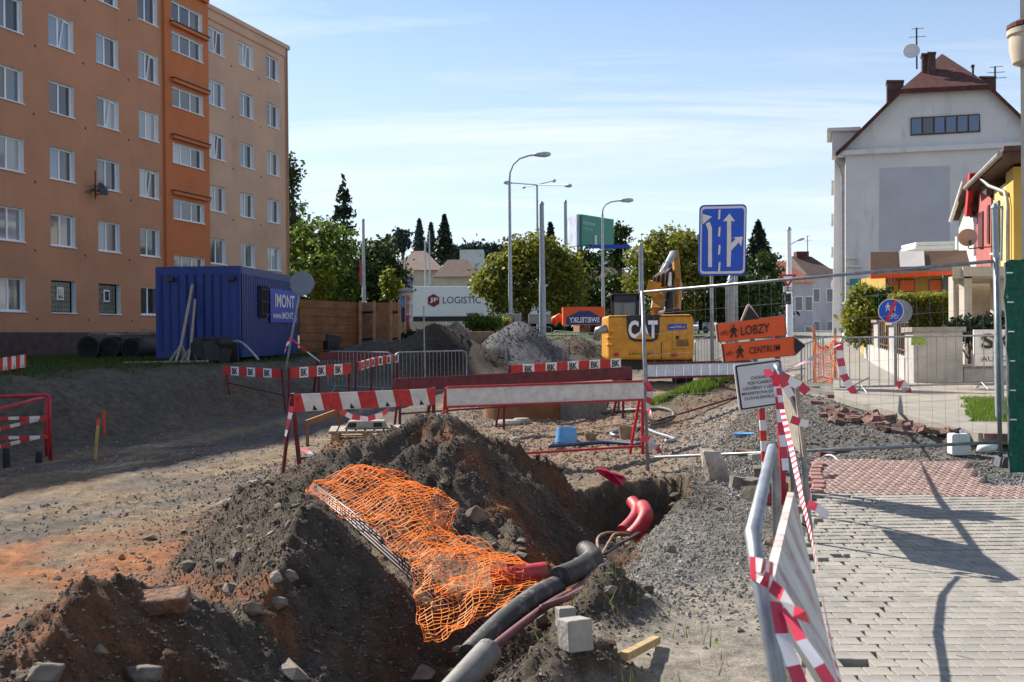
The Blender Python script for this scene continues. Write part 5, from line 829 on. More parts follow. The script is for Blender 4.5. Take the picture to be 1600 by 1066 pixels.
bd = plate(MB(), rrect(cor, 8), LD, .03).build('plate', M['signblue'], t)
plate(MB(), rrect(inset(cor, 2.5), 7), LD, .008, .012).build('white_border', M['reflwhite'], bd); plate(MB(), rrect(inset(cor, 6), 5), LD, .008, .022).build('blue_field', M['signblue'], bd)
for k, px in enumerate(([(1106, 417.5), (1106, 360), (1102, 350), (1108.5, 347), (1112, 356), (1112, 417.5)], [(1097.5, 351), (1097.5, 334.5), (1112, 339)][::-1], [(1135, 417), (1135.5, 346), (1129, 346), (1139.3, 334), (1148, 346), (1142, 346), (1142, 381), (1149, 373.5), (1144.5, 371.5), (1160, 370), (1157.5, 385.5), (1154, 379), (1142, 392), (1141, 417)])): plate(MB(), px, LD, .006, .032).build('arrow', M['reflwhite'], bd)
for y in (328, 355, 383, 410): plate(MB(), [(1121.5, y + 15), (1122.5, y), (1125.5, y), (1124.5, y + 15)], LD, .006, .032).build('dash', M['reflwhite'], bd)
for x in (1112, 1150): p = at(x, 431, LD + .06); MB().tube([gz(p, -.1), V(p.x, p.y, at(x, 325, LD).z)], .038, 10).build('post', M['galv'], t, True)
mast('steel_pole', 'thick grey blue pole right behind the lane sign posts', 1143, 560, 437, 36, .12, mt='steel'); b = MB(); p = at(1136, 560, 34); b.tube([gz(p, -.1), at(1136, 450, 34), at(1137.5, 442, 34), at(1143, 438, 34), at(1150, 437, 34)], .05, 8); tag(b.build('bent_pole', M['galv'], None, True), 'slim bent grey pipe beside the thick pole under the lane sign', 'pole')
t = thing('path_end_sign', 'round blue end-of-footpath sign with red slash on a grey post', 'traffic sign', gz(at(1399, 606, 21))); c = at(1392, 486, 21); MB().lathe([(.238, 0), (.238, .02)], c, 36, axis=(-.25, -1, 0)).build('rim', M['reflwhite'], t); fx = V(-.25, -1, 0).normalized(); fe = V(-fx.y, fx.x, 0)
MB().lathe([(.222, .021), (.222, .026)], c, 36, axis=fx).build('face', M['signblue'], t); b = MB(); b.prism([(-.115, -.2), (-.06, -.22), (.12, .19), (.06, .215)], c + fx * .034, fe, UP, fx * .004); b.build('slash', M['sred'], t)
def figure(b, o, e, s, mi=0, th=None):
    """flat walking figure, s = height"""
    n_ = th or V(0, -.004, 0)
    for poly in ([(-.06, .86), (.0, .82), (.07, .86), (.07, .97), (0, 1.0), (-.06, .97)], [(-.11, .78), (.11, .78), (.12, .45), (-.10, .45)], [(-.10, .47), (.02, .47), (-.14, 0), (-.27, 0)], [(0, .47), (.12, .47), (.28, .0), (.15, .0)], [(-.11, .78), (-.08, .66), (-.26, .4), (-.32, .46)], [(.11, .78), (.09, .64), (.26, .42), (.31, .5)]): b.prism([(x * s, y * s) for x, y in poly], o, e, UP, n_, mi)
    return b
def bike(b, o, e, s, mi=0):
    for cx in (-.42, .42): b.tube([o + e * (cx * s + .3 * s * math.cos(k * .524)) + UP * (.3 * s + .3 * s * math.sin(k * .524)) for k in range(12)], s * .04, 5, closed=True, mi=mi)
    P2 = lambda x, y: o + e * x * s + UP * y * s
    for p, q in (((-.42, .3), (-.15, .75)), ((-.15, .75), (.3, .75)), ((.3, .75), (.42, .3)), ((-.15, .75), (.0, .3)), ((0, .3), (.3, .75)), ((-.42, .3), (0, .3)), ((.3, .75), (.28, .95))): b.tube([P2(*p), P2(*q)], s * .035, 5, mi=mi)
    return b
figure(MB(), c + fx * .028 - fe * .06 + UP * .0, fe, .16, th=fx * .004).build('walker', M['reflwhite'], t); figure(MB(), c + fx * .028 + fe * .05 + UP * .0, fe, .14, th=fx * .004).build('walker', M['reflwhite'], t); bike(MB(), c + fx * .028 + fe * .04 - UP * .15, fe, .12).build('bicycle', M['reflwhite'], t)
MB().lathe([(.238, 0), (.238, .02)], at(1406, 487, 21.1), 30, axis=(.25, 1, 0)).build('back_disc', M['signback'], t); p = at(1399, 505, 21.08); MB().tube([gz(p, -.05), p, at(1399, 470, 21.08)], .03, 10).build('post', M['galv'], t, True)
# detour signs
SD = 10.6; p1, p2 = gz(at(1198, 706, SD)), gz(at(1224, 706, SD)); t = thing('detour_sign', 'two orange detour arrows LOBZY and CENTRUM over a white notice board', 'traffic sign', p1)
b = MB()
for i in range(9):
    q0, q1 = p1.lerp(at(1190, 640, SD), i / 9), p1.lerp(at(1190, 640, SD), (i + 1) / 9); b.bar(q0, q1, .055, .04, mi=i % 2)
b.build('post', [M['sred'], M['reflwhite']], t); MB().bar(p2, at(1212, 500, SD + .05), .05).build('post', M['red'], t); MB().bar(at(1190, 640, SD + .04), at(1170, 500, SD + .04), .05).build('post', M['signback'], t)
RIMM = mat('dusty_rim', (.62, .40, .34), .5, .1)
def arrow_plate(name, cor, r, tri=None, tip=None):
    pl = plate(MB(), rrect(cor, r) if tip is None else cor, SD, .025).build(name, RIMM, t); plate(MB(), rrect(inset(cor, 1.2), r) if tip is None else inset(cor, 1.4), SD, .006, .008).build('dark_line', M['black'], pl); plate(MB(), rrect(inset(cor, 2.2), r) if tip is None else inset(cor, 2.8), SD, .006, .016).build('face', M['osign'], pl); return pl
plate(MB(), [(1157, 503), (1167.5, 477.5), (1170.5, 475), (1174, 477), (1189, 500)], SD, .02, -.012).build('head_rim', RIMM, t); plate(MB(), [(1160, 501), (1170.5, 478.5), (1186, 498)], SD, .004, .014).build('black_head', M['black'], t)
l1 = arrow_plate('lobzy_plate'.replace('lobzy', 'upper'), [(1121, 535.5), (1117.5, 506), (1227.5, 492.5), (1230, 524)], 3.5); l2 = arrow_plate('lower_plate', [(1129.5, 566), (1126, 538), (1241, 525.5), (1259.5, 540), (1242.5, 556)], 3, tip=1)
plate(MB(), [(1243, 554), (1240, 545), (1240, 535), (1241, 528), (1257.5, 540)], SD, .004, .026).build('black_tip', M['black'], l2)
sl_ = (at(1226, 494, SD) - at(1118, 506, SD)).normalized(); k_ = SD / FPX; of = V(0, -.03, 0)
text('LOBZY', at(1157, 524.5, SD) + of, sl_, UP, 45 * k_, 14.5 * k_, M['black'], l1, off=.01); text('CENTRUM', at(1170, 553.5, SD) + of, sl_, UP, 48 * k_, 10.5 * k_, M['black'], l2, off=.01)
figure(MB(), at(1145.5, 527.5, SD) + of, sl_, 20 * k_).build('walker', M['black'], l1); figure(MB(), at(1155.5, 559.5, SD) + of, sl_, 20 * k_).build('walker', M['black'], l2); bike(MB(), at(1131, 524, SD) + of, sl_, 8.5 * k_).build('bicycle', M['duct'], l1); bike(MB(), at(1139, 556, SD) + of, sl_, 8.5 * k_).build('bicycle', M['duct'], l2)
cor = [(1155.5, 643), (1146, 570), (1220, 560), (1229, 632)]; l3 = plate(MB(), rrect(cor, 4), SD, .025, .01).build('notice_board', M['reflwhite'], t); plate(MB(), rrect(inset(cor, 2.2), 3), SD, .005, .016).build('black_border', M['black'], l3); plate(MB(), rrect(inset(cor, 4.8), 2), SD, .005, .022).build('white_field', M['reflwhite'], l3)
for k, (s_, x, w_) in enumerate((('CHODNÍKY', 1172, 30), ('ROKYCANSKÁ', 1168, 37), ('UZAVŘENY V ÚSEKU', 1160, 55), ('MASARYKOVA-DÍTĚTI', 1158.5, 60), ('DLOUHÁ-REVOLUČNÍ', 1162.5, 55))): text(s_, at(x, 593.5 + 7.7 * k + (1172 - x) * .12, SD) - V(0, .032, 0), sl_, UP, w_ * k_, 6.3 * k_, M['black'], l3, off=.006)
# ================================================================== MESH FENCE
fTL, fTR, fBR, fBL = at(1004, 457, 15.0), at(1556, 408, 12.8), at(1563, 700, 12.8), at(1012, 706, 15.0); fBL.z = H(fBL.x, fBL.y) + .1
t = thing('mesh_fence', 'leaning galvanised mesh fence panel crossing the broken footpath', 'fence', gz(fBR))
for nm, p, q in (('post', fBL - UP * .15, fTL + UP * .02), ('post', fBR - UP * .1, fTR + UP * .04), ('top_rail', fTL, fTR), ('bottom_rail', fBL.lerp(fTL, .03), fBR.lerp(fTR, .03))): MB().tube([p, q], .021 if nm != 'post' else .026, 10).build(nm, M['galv'], t, True)
b = MB()
for i in range(1, 30): x = i / 30; b.tube([fBL.lerp(fBR, x).lerp(fTL.lerp(fTR, x), .03), fTL.lerp(fTR, x)], .0014, 4, cap=False)
for j in range(1, 8): b.tube([fBL.lerp(fTL, .03 + j * .12), fBR.lerp(fTR, .03 + j * .12)], .0014, 4, cap=False)
b.build('wires', M['galv'], t); b = MB(); b.prism([(0, 0), (.62, 0), (.58, .13), (.04, .13)], gz(fBR + V(-.05, -.12, 0), -.01), V(1, 0, 0), UP, V(0, .24, 0)); b.build('foot', mat('fence_foot', (.10, .10, .11), .8, .2), t, bev=.015)
crowd('steel crowd barrier with tape standing across the sunny footpath', at(1312, 528, 19.6), at(1566, 524, 20.2), 1.06, 17); b = MB(); b.box(at(1434, 533, 19.7) - V(0, .03, 0), (.26, .01, .15)); tag(b.build('barrier_tag', mat('tag_green', (.28, .38, .08), .5, .3, 20)), 'small green sticker plate on the footpath crowd barrier', 'plate')
crowd('grey crowd barrier standing end-on left of the orange net', at(1252, 540, 21.5), at(1286, 527, 25), 1.05, 8)
t, A, B = mast('steel_pole', 'square galvanised pole with bracket in front of the yellow house', 1563, 646, 325, 15.2, .05, mt='steel', xt=1554); b = MB(); b.bar(B - UP * .02, B + V(.12, 0, .02), .03); b.bar(B + V(.11, 0, 0), B + V(.09, 0, -.75), .025); b.build('bracket', M['steel'], t)
# ================================================================== RIGHT: WALLS, PORCH, KIOSK, TERRACE
t = thing('garden_wall', 'pale grey garden wall with capped pillars along the footpath', 'wall', gz(at(1460, 612, 22)))
def wp(x0, x1, y0, y1, D, dp, mt, name='wall', bev=.01, cap=0.): 
    p = at(x0, y1, D); p0 = V(p.x, p.y, H(p.x, p.y) - .1); wd = at(x1, y1, D).x - p.x; z1 = at(x0, y0, D).z; b = MB(); b.obox(p0, V(wd, 0, 0), V(0, dp, 0), UP * (z1 - p0.z)); o = b.build(name, mt, t, bev=bev)
    if cap: b = MB(); b.obox(V(p.x - .05, p.y - .05, z1), V(wd + .1, 0, 0), V(0, dp + .1, 0), UP * cap); b.build('coping', M['conc'], t)
    return o
WG = mat('garden_wall_render', (.44, .42, .40), .95, .12, 3, dirt=((.30, .29, .28), 2.5, .6))
wp(1428, 1505, 519, 612, 22, .5, WG, cap=.1); wp(1506, 1640, 574, 620, 22.1, .25, WG, cap=.05)
for k, (x0, x1, y0, D, dp) in enumerate(((1424, 1428, 520, 23.5, .4), (1397, 1410, 508, 26, .35), (1372, 1383, 504, 30, .35), (1355, 1362, 498, 35, .3), (1348, 1353, 494, 40, .3))): wp(x0, x1, y0, 600, D, dp, WG, 'pillar', cap=.07)
for (A_, B_) in (((1421, 23), (1398, 26)), ((1398, 26), (1374, 30)), ((1374, 30), (1356, 35))):
    p, q = at(A_[0], 560, A_[1]), at(B_[0], 560, B_[1]); b = MB(); b.bar(gz(p, .2), gz(q, .2), .22, .75); b.build('low_wall', WG, t); b = MB()
    for i in range(7): s = p.lerp(q, (i + .5) / 7); b.bar(gz(s, .55), gz(s, 1.35), .03)
    b.bar(gz(p, 1.33), gz(q, 1.33), .04); b.bar(gz(p, .7), gz(q, .7), .04); b.build('railing', M['tiledark'], t)
b = MB(); b.obox(at(1522, 572, 21.4), V(1.3, 0, 0), V(0, .05, 0), UP * .72); sb = tag(b.build('company_sign', M['bkwhite'], None, bev=.005, org=at(1522, 572, 21.4)), 'white company sign with black lettering above the low wall, partly hidden by green mesh', 'sign'); text('SK', at(1534, 545, 21.35), V(1, 0, 0), UP, .68, .3, M['black'], sb, off=.03); text('AUTOS', at(1533, 565, 21.35), V(1, 0, 0), UP, .62, .1, M['black'], sb)
t = thing('porch', 'beige rendered carport porch with square pillars beside the hedge', 'porch', gz(at(1525, 530, 27)))
for x0, x1, D in ((1490, 1494, 27), (1507, 1519, 26), (1556, 1580, 26.5)): p = at(x0, 520, D); b = MB(); b.obox(gz(p, -.1), V((x1 - x0) * D / FPX, 0, 0), V(0, .3, 0), UP * (at(x0, 432, D).z - H(p.x, p.y) + .1)); b.build('pillar', M['warm'], t)
b = MB(); b.obox(at(1488, 435, 26.0), V(1.7, 0, 0), V(1.25, 3, 0), UP * .28); b.obox(at(1505, 432, 25.9), V(1.5, 0, 0), V(0, .1, 0), UP * .22); b.build('roof_slab', M['warm'], t); b = MB(); b.obox(gz(at(1492, 520, 29.2)), V(2.2, 0, 0), V(0, .2, 0), UP * 2.4); b.build('back_wall', M['warm'], t)
t = thing('kiosk', 'yellow kiosk with brown awning, orange shutters and painted balloon', 'kiosk', gz(at(1440, 520, 36))); KD = 36; k_ = KD / FPX
b = MB(); b.obox(gz(at(1384, 520, KD)), V(106 * k_, 0, 0), V(0, 2.5, 0), UP * (at(1371, 430, KD).z - H(at(1371, 520, KD).x, KD))); b.build('wall', M['yel'], t)
q = [at(1360, 432, KD - 1), at(1526, 424, KD - 1), at(1526, 391, KD + .3), at(1360, 394, KD + .3)]; b = MB(); b.add(q + [p + V(0, .1, -.05) for p in q], [(0, 1, 2, 3), (7, 6, 5, 4), (0, 4, 5, 1), (1, 5, 6, 2), (2, 6, 7, 3), (3, 7, 4, 0)]); aw = b.build('awning', M['awning'], t)
f_ = lambda u, v: q[0].lerp(q[1], u).lerp(q[3].lerp(q[2], u), v) + V(0, -.03, .03); b = MB(); b.add([f_(.275, .3), f_(.51, .28), f_(.50, .97), f_(.265, .97)], [(0, 1, 2, 3)]); b.build('pale_patch', M['grey'], aw); b = MB(); b.bar(at(1360, 433, KD - 1), at(1526, 425, KD - 1), .1, .12); b.build('valance', M['osign'], aw)
for x0, x1 in ((1405, 1430), (1452, 1472)): b = MB(); b.obox(at(x0, 456, KD - .04), V((x1 - x0) * k_, 0, 0), V(0, .06, 0), UP * 19 * k_, mi=0); b.obox(at(x0 + 1, 455, KD - .06), V((x1 - x0 - 2) * k_, 0, 0), V(0, .04, 0), UP * 17 * k_, mi=1); b.build('shutter', [M['dark'], mat('orange_shutter', (.72, .16, .05), .6, .05)], t)
c = at(1393, 437, KD - .03); 
for i in range(7): a0, a1 = -1 + i * 2 / 7, -1 + (i + 1) * 2 / 7; g_ = lambda s_, z: c + V(8.5 * k_ * s_ * math.sqrt(max(0, 1 - z * z)) if z > -.2 else 8.5 * k_ * s_ * (1 - (-.2 - z) * .7), 0, 8 * k_ * z); b = MB(); zs = [-1, -.6, -.2, .2, .6, .9]; vs = [g_(a_, z) for z in zs for a_ in (a0, a1)]; b.add(vs, [(2 * j, 2 * j + 1, 2 * j + 3, 2 * j + 2) for j in range(5)]); b.build('balloon_stripe', M['sred'] if i % 2 == 0 else M['cream'], t)
b = MB(); b.box(c + V(0, 0, -14 * k_), (6 * k_, .02, 5 * k_)); b.build('balloon_basket', M['dark'], t)
b = MB(); b.bar(at(1481, 462, KD - .1), at(1481, 430, KD - .1), .35, .1); b.build('blue_door', M['signback'], t)
t = thing('pale_canopy', 'white rounded canopies stacked above the brown kiosk awning', 'canopy', at(1460, 385, 40)); 
for y, x0 in ((388, 1430), (382, 1431)): b = MB(); b.prism(rrect([(0, 0), (1.9, 0), (1.9, .13), (0, .13)], .06, 3), at(x0, y + 2, 40), V(1, 0, .02), UP, V(0, 1.5, 0)); b.build('slab', M['white'], t)
b = MB(); b.bar(at(1496, 390, 39.5), at(1496, 370, 39.5), .12); b.build('post', M['white'], t)
c = at(1512, 373, 30); t = thing('satellite_dish', 'round pinkish satellite dish on an arm before the red house', 'satellite dish', c); MB().lathe([(.02, .02), (.16, .05), (.255, .11), (.255, .085), (.16, .03), (.02, 0)], c, 28, axis=(-.35, -.9, .25)).build('dish', mat('dish_pink', (.42, .25, .22), .5, .05), t, .8); MB().tube([c + V(0, .05, -.05), c + V(.1, .15, -.27), c + V(.9, .3, -.2)], .02, 6).build('arm', M['dark'], t); b = MB(); b.box(c + V(-.02, -.2, -.12), (.05, .05, .12)); b.build('feed', M['black'], t)
PB = 4.5
def tq(x, y, d=0.):
    dd = ray(x, y); t_ = (PB - CP.dot(en)) / dd.dot(en); return CP + dd * t_ + en * d
def terr(b, px, d0, d1, mi=0):
    q = [tq(x, y, d0) for x, y in px]; q2 = [p + en * (d1 - d0) for p in q]; n = len(q); b.add(q + q2, [tuple(range(n)), tuple(reversed(range(n, 2 * n)))] + [(i, n + i, n + (i + 1) % n, (i + 1) % n) for i in range(n)], mi); return b
t = thing('terrace_house', 'pale green narrow terrace house with white verge behind the dish', 'house', tq(1510, 505)); terr(MB(), [(1498, 505), (1498, 345), (1519, 292), (1528, 340), (1528, 505)], .0, 6).build('wall', M['palegreen'], t); terr(MB(), [(1495, 345), (1497, 335), (1518, 277), (1531, 277), (1531, 330), (1521, 287)], -.25, 6).build('roof', M['tilered'], t); b = MB(); b.tube([tq(1497, 345, -.25), tq(1519, 282, -.25)], .07, 8); b.tube([tq(1525, 330, -.15), tq(1528, 340, -.1), tq(1528, 400, -.1)], .045, 8); b.build('gutter', M['white'], t)
t = thing('terrace_house', 'red rendered terrace house with dark roof and tall windows', 'house', tq(1540, 505)); terr(MB(), [(1528, 505), (1528, 338), (1536, 280), (1546, 300), (1551.5, 310), (1551.5, 505)], -.05, 6).build('wall', M['rose'], t); terr(MB(), [(1526, 340), (1533, 268), (1553, 262), (1553, 305), (1547, 300), (1536, 276)], -.2, 6).build('roof', M['tiledark'], t); terr(MB(), [(1525, 338), (1532, 270), (1535, 270), (1529, 338)], -.35, -.2).build('verge', M['sred'], t)
for x0, x1, y0, y1 in ((1533, 1540, 330, 388), (1547, 1550, 320, 380)): terr(MB(), [(x0, y1), (x0, y0 + 3), (x1, y0), (x1, y1)], -.09, -.03).build('window', mat('dark_red_window', (.10, .012, .012), .4, .1), t)
t = thing('terrace_house', 'yellow terrace house with overhanging eave and curved downpipe', 'house', tq(1575, 505)); terr(MB(), [(1552, 505), (1552, 300), (1572, 285), (1572, 505)], -.0, 6).build('wall', M['lityel'], t); cq = tq(1573, 505);  # street face: sunlight painted in as a paler yellow
b = MB(); b.obox(V(cq.x, cq.y, 0), en * 6, es * -1.2, UP * (tq(1573, 270).z)); b.build('shade_tone_wall', M['yel'], t); p0, p1 = tq(1534, 290, -.4), tq(1594, 236, -.4); b = MB(); q = [p0, p1, p1 + en * 6, p0 + en * 6]; b.add(q + [p - UP * .16 for p in q], [(0, 1, 2, 3), (7, 6, 5, 4), (0, 4, 5, 1), (1, 5, 6, 2), (2, 6, 7, 3), (3, 7, 4, 0)]); rf = b.build('roof', M['tiledark'], t); MB().tube([p0 - UP * .06 - en * .06, p1 - UP * .06 - en * .06], .07, 8).build('gutter', M['gutter'], rf)  # front face of the same house, shade painted in as a darker yellow
for i in range(9): p = p0.lerp(p1, (i + .5) / 9); b = MB(); b.obox(p + UP * .0, en * 3, (p1 - p0) / 9 * .85, UP * .1); b.build('tile_course', M['tiledark'], rf)
b = MB(); b.tube([tq(1558, 278, -.4), tq(1561, 290, -.25), tq(1577, 300, -.1), tq(1580, 320, -.08), tq(1580, 412, -.08)], .05, 8); b.build('downpipe', M['gutter'], t, True); terr(MB(), [(1556, 395), (1556, 318), (1563, 313), (1563, 395)], -.06, -.01).build('window', M['pane'], t); terr(MB(), [(1555, 398), (1555, 395), (1564, 395), (1564, 398)], -.15, .0).build('window_sill', M['frame'], t)
t = thing('corner_building', 'sliver of a rough grey building with round balcony at the right edge', 'building', gz(at(1640, 640, 17))); b = MB(); p = at(1598, 640, 17); b.obox(V(p.x, p.y, 0), V(4, .6, 0), V(2.4, 4, 0), UP * 9); b.build('wall', M['warm'], t); MB().lathe([(.06, -.52), (.28, -.42), (.33, -.2), (.33, 0), (.36, .02), (.36, .1), (.2, .16)], at(1612, 56, 17), 20).build('balcony', M['cream'], t, .6); MB().lathe([(.365, 0), (.365, .06), (.25, .12)], at(1612, 44, 17), 20).build('balcony_cap', M['tilered'], t)
t = thing('green_mesh_fence', 'dark green shade mesh stretched over a fence at the right edge', 'fence', gz(at(1580, 690, 12))); nx, nz = 14, 24; b = MB(); vs = []; A_, B_ = at(1571, 410, 12.1), at(1700, 400, 12.6); zb = H(at(1580, 690, 12.1).x, 12.1) + .05
for j in range(nz + 1):
    for i in range(nx + 1): p = A_.lerp(B_, i / nx); z = p.z + (zb - p.z) * j / nz; vs.append(V(p.x + .04 * j / nz + .012 * math.sin(j * 1.1 + i), p.y + .03 * math.sin(i * 1.7 + j * .35) + .012 * math.sin(j * 2.1), z + (.03 * abs(math.sin(i * 1.3)) if j == 0 else 0)))
b.add(vs, [(j * (nx + 1) + i, j * (nx + 1) + i + 1, (j + 1) * (nx + 1) + i + 1, (j + 1) * (nx + 1) + i) for j in range(nz) for i in range(nx)]); b.build('mesh_sheet', M['mesh'], t, True); MB().tube([V(A_.x + .03, A_.y + .06, A_.z), V(A_.x + .07, A_.y + .06, zb - .1)], .022, 8).build('post', M['galv'], t)
for k in range(6): p = V(A_.x + .01 + .006 * k, A_.y - .01, A_.z - .12 - .33 * k); b = MB(); b.tube([p, p + V(.06, -.02, 0)], .008, 5); b.build('cable_tie', M['white'], t)
# hedges and shrubs on the right
def hedge(name, label, o, e, wd, dp, hgt, mt, n, size):
    o = Vector(o); c = o + Vector(e) * wd / 2; t = thing(name, label, 'hedge', gz(c)); p = rng.uniform(0, 1, (n, 3)); f = rng.integers(0, 3, n); p[f == 0, 2] = 1 - .08 * rng.uniform(size=(f == 0).sum()) ; p[f == 1, 1] = .08 * rng.uniform(size=(f == 1).sum()); e_ = np.array(e); q = np.array(o)[None] + p[:, :1] * e_ * wd + p[:, 1:2] * np.array((-e_[1], e_[0], 0)) * dp + p[:, 2:] * np.array((0, 0, hgt * (1))) ; q += rng.normal(size=(n, 3)) * .05
    leaves('foliage', q, np.tile((0, -.4, .4), (n, 1)), size, .35 + .5 * (p[:, 2] > .9) + .15 * rng.normal(size=n), mt, t); b = MB(); b.obox(o + V(*e) * .08 + V(0, .1, 0), V(*e) * (wd - .16), V(-e[1], e[0], 0) * (dp - .2), UP * (hgt - .12)); b.build('twigs', M['bark'], t); return t
p = gz(at(1402, 530, 30)); hedge('clipped_hedge', 'clipped green hedge below the yellow kiosk', p, (1, 0, 0), 1.75, .8, at(1402, 461, 30).z - p.z, LM['olive'], 4200, .09)
tree('shrub', 'tall yellow-green shrub growing over the garden railings', gz(at(1358, 545, 34)), [ell(1352, 482, 34, 26, 32), ell(1340, 505, 34, 16, 30), ell(1366, 470, 34, 16, 22)], LM['yel'], 4200, .12, .14, .05, 4, cat='shrub')
tree('shrub', 'dark low conifer shrub beside the white company sign', gz(at(1515, 560, 23)), [ell(1510, 515, 23, 26, 18), ell(1490, 525, 23, 12, 16), ell(1545, 510, 23, 26, 16)], LM['fir'], 3600, .07, .09, .04, 3, cat='shrub')
tree('shrub', 'dark rounded bush in front of the kiosk wall', gz(at(1383, 540, 33)), [ell(1384, 470, 33, 14, 16)], LM['dark'], 900, .1, .1, .03, 2, cat='shrub')
# ================================================================== FOOTPATH BEYOND, BROKEN EDGE
def strip(name, a0, a1, b0, b1, dz, mt, n=26, th=.09):
    b = MB(); vs = []
    for i in range(n + 1):
        a_ = a0 + (a1 - a0) * i / n
        z = float(np.interp(a_, *RZ)) + dz
        for bb in (b0(a_) if callable(b0) else b0, b1(a_) if callable(b1) else b1): vs += [AB(a_, bb, z), AB(a_, bb, z - th)]
    fs = []
    for i in range(n): k = 4 * i; fs += [(k, k + 4, k + 6, k + 2), (k, k + 1, k + 5, k + 4), (k + 2, k + 6, k + 7, k + 3)]
    fs += [(0, 2, 3, 1)]; b.add(vs, fs); o = b.build(name, mt); o['kind'] = 'structure'; return o
def pavemat():
    mt = mat('small_grey_paving', (.29, .265, .23), .9, .12, 3, dirt=((.22, .20, .17), 1.4, .6)); tr_ = mt.node_tree; bsdf = tr_.nodes['Principled BSDF']; tx = tr_.nodes.new('ShaderNodeTexCoord'); mpn = tr_.nodes.new('ShaderNodeMapping'); mpn.inputs['Rotation'].default_value = (0, 0, .286); tr_.links.new(tx.outputs['Object'], mpn.inputs[0]); bt = tr_.nodes.new('ShaderNodeTexBrick'); bt.inputs['Scale'].default_value = 5; bt.inputs['Mortar Size'].default_value = .02; tr_.links.new(mpn.outputs[0], bt.inputs[0]); bp = tr_.nodes.new('ShaderNodeBump'); bp.inputs['Distance'].default_value = .01; bp.invert = True; tr_.links.new(bt.outputs['Fac'], bp.inputs['Height']); tr_.links.new(bp.outputs[0], bsdf.inputs['Normal']); return mt
strip('footpath', 15.0, 62, lambda a_: max(.1, 1.85 - .38 * (a_ - 15)), 6.2, .05, pavemat(), 60, .14)
X, Y = scatter(60000, 5.8, 9.8, 14.0, 20, lambda X, Y, a, b, s, i, k: (a > 16.2) * (a < 19.4) * (b > 1.85 + .1 * (a - 16) + .12 * fbm(X * 4, Y * 4, 2))); grass('grass_patch', 'sunlit square of green grass by the fence post on the right', X, Y, .055, G1, G2, zoff=.11, wdt=.007)
rub = [];  bm_ = MB().box((0, 0, 0), (.2, .1, .06)); bo = bm_.build('loose_brick', M['brick'], None, bev=.006); bme = bo.data; bpy.data.objects.remove(bo)
def brick_at(x, y, label, rz, tilt, dz=.03, s=1., grp='red paving bricks tipped along the broken footpath', me=None, name='loose_brick'):
    p = gp(x, y); o = bpy.data.objects.new(name, me or bme); COL.objects.link(o); o.location = p + UP * dz; o.rotation_euler = (tilt, tilt * .6, rz); o.scale = (s, s, s); tag(o, label, 'brick', grp); return o
LB = 'red paving brick in the tumbled heap along the broken footpath edge'
for k in range(64):
    f = rng.uniform(); x = 1285 + 225 * f + rng.uniform(-8, 8); y = 650 + 36 * f + rng.uniform(-10, 12); brick_at(x, y, LB, rng.uniform(0, 3.1), rng.uniform(-.5, .5), rng.uniform(.02, .09))
for x, y, lb in ((1163, 710, 'red brick lying alone left of the striped sign post'), (1290, 713, 'red brick lying behind the bottom fence rail'), (1310, 708, 'red brick tilted behind the bottom fence rail'), (1437, 647, 'single red brick resting on the grey footpath'), (1275, 632, 'red brick beside the end-on crowd barrier'), (1300, 622, 'upper red brick below the orange net')): brick_at(x, y, lb, rng.uniform(-.4, .4), .15, .03, 1.15, 'single red bricks about the site')
for i in range(9):
    b = MB(); p = AB(14.95, 2.0 + .2 * i, 0); p = V(p.x, p.y, float(np.interp(toab(p.x, p.y)[0], *RZ)) + .02); b.box(p, (.19, .09, .07), -.286 + rng.uniform(-.06, .06)); tag(b.build('edge_brick', M['brick'], bev=.006), 'red edging brick still in line along the broken footpath', 'brick', 'edging bricks in line')
p = gp(1498, 712); t = thing('jerrycan', 'white plastic jerrycan standing by the fence bottom', 'jerrycan', p); b = MB(); b.prism(rrect([(-.115, 0), (.115, 0), (.115, .27), (-.115, .27)], .03, 3), p + V(0, -.08, .01), V(1, 0, 0), UP, V(0, .16, 0)); b.build('body', M['jerry'], t, bev=.015); MB().lathe([(.025, 0), (.025, .03)], p + V(-.02, 0, .28), 10).build('cap', M['black'], t); MB().tube([p + V(.0, 0, .28), p + V(.03, 0, .31), p + V(.08, 0, .31), p + V(.1, 0, .275)], .012, 6).build('handle', M['jerry'], t)
c = gp(1543, 708); b = MB(); v, fc = ico(); q = v * (1 + .2 * np.random.default_rng(5).uniform(-1, 1, (12, 1))) * np.array([.16, .1, .08]); b.add([V(*p) + c + UP * .06 for p in q], fc.tolist()); tag(b.build('plastic_bag', M['jerry'], None, True), 'crumpled white plastic bag beside the grey fence foot', 'bag')
p = gp(1597, 722); t = thing('marker_rod', 'thin rusty rod with bright orange ball cap at the right edge', 'marker', p); q = at(1588, 640, p.y); MB().tube([p, q], .006, 6).build('rod', M['rust'], t); MB().lathe([(.0, .05), (.03, .045), (.045, .02), (.04, -.01), (.025, -.02), (.02, -.05)], at(1586, 630, p.y), 14).build('cap', OR, t, True)
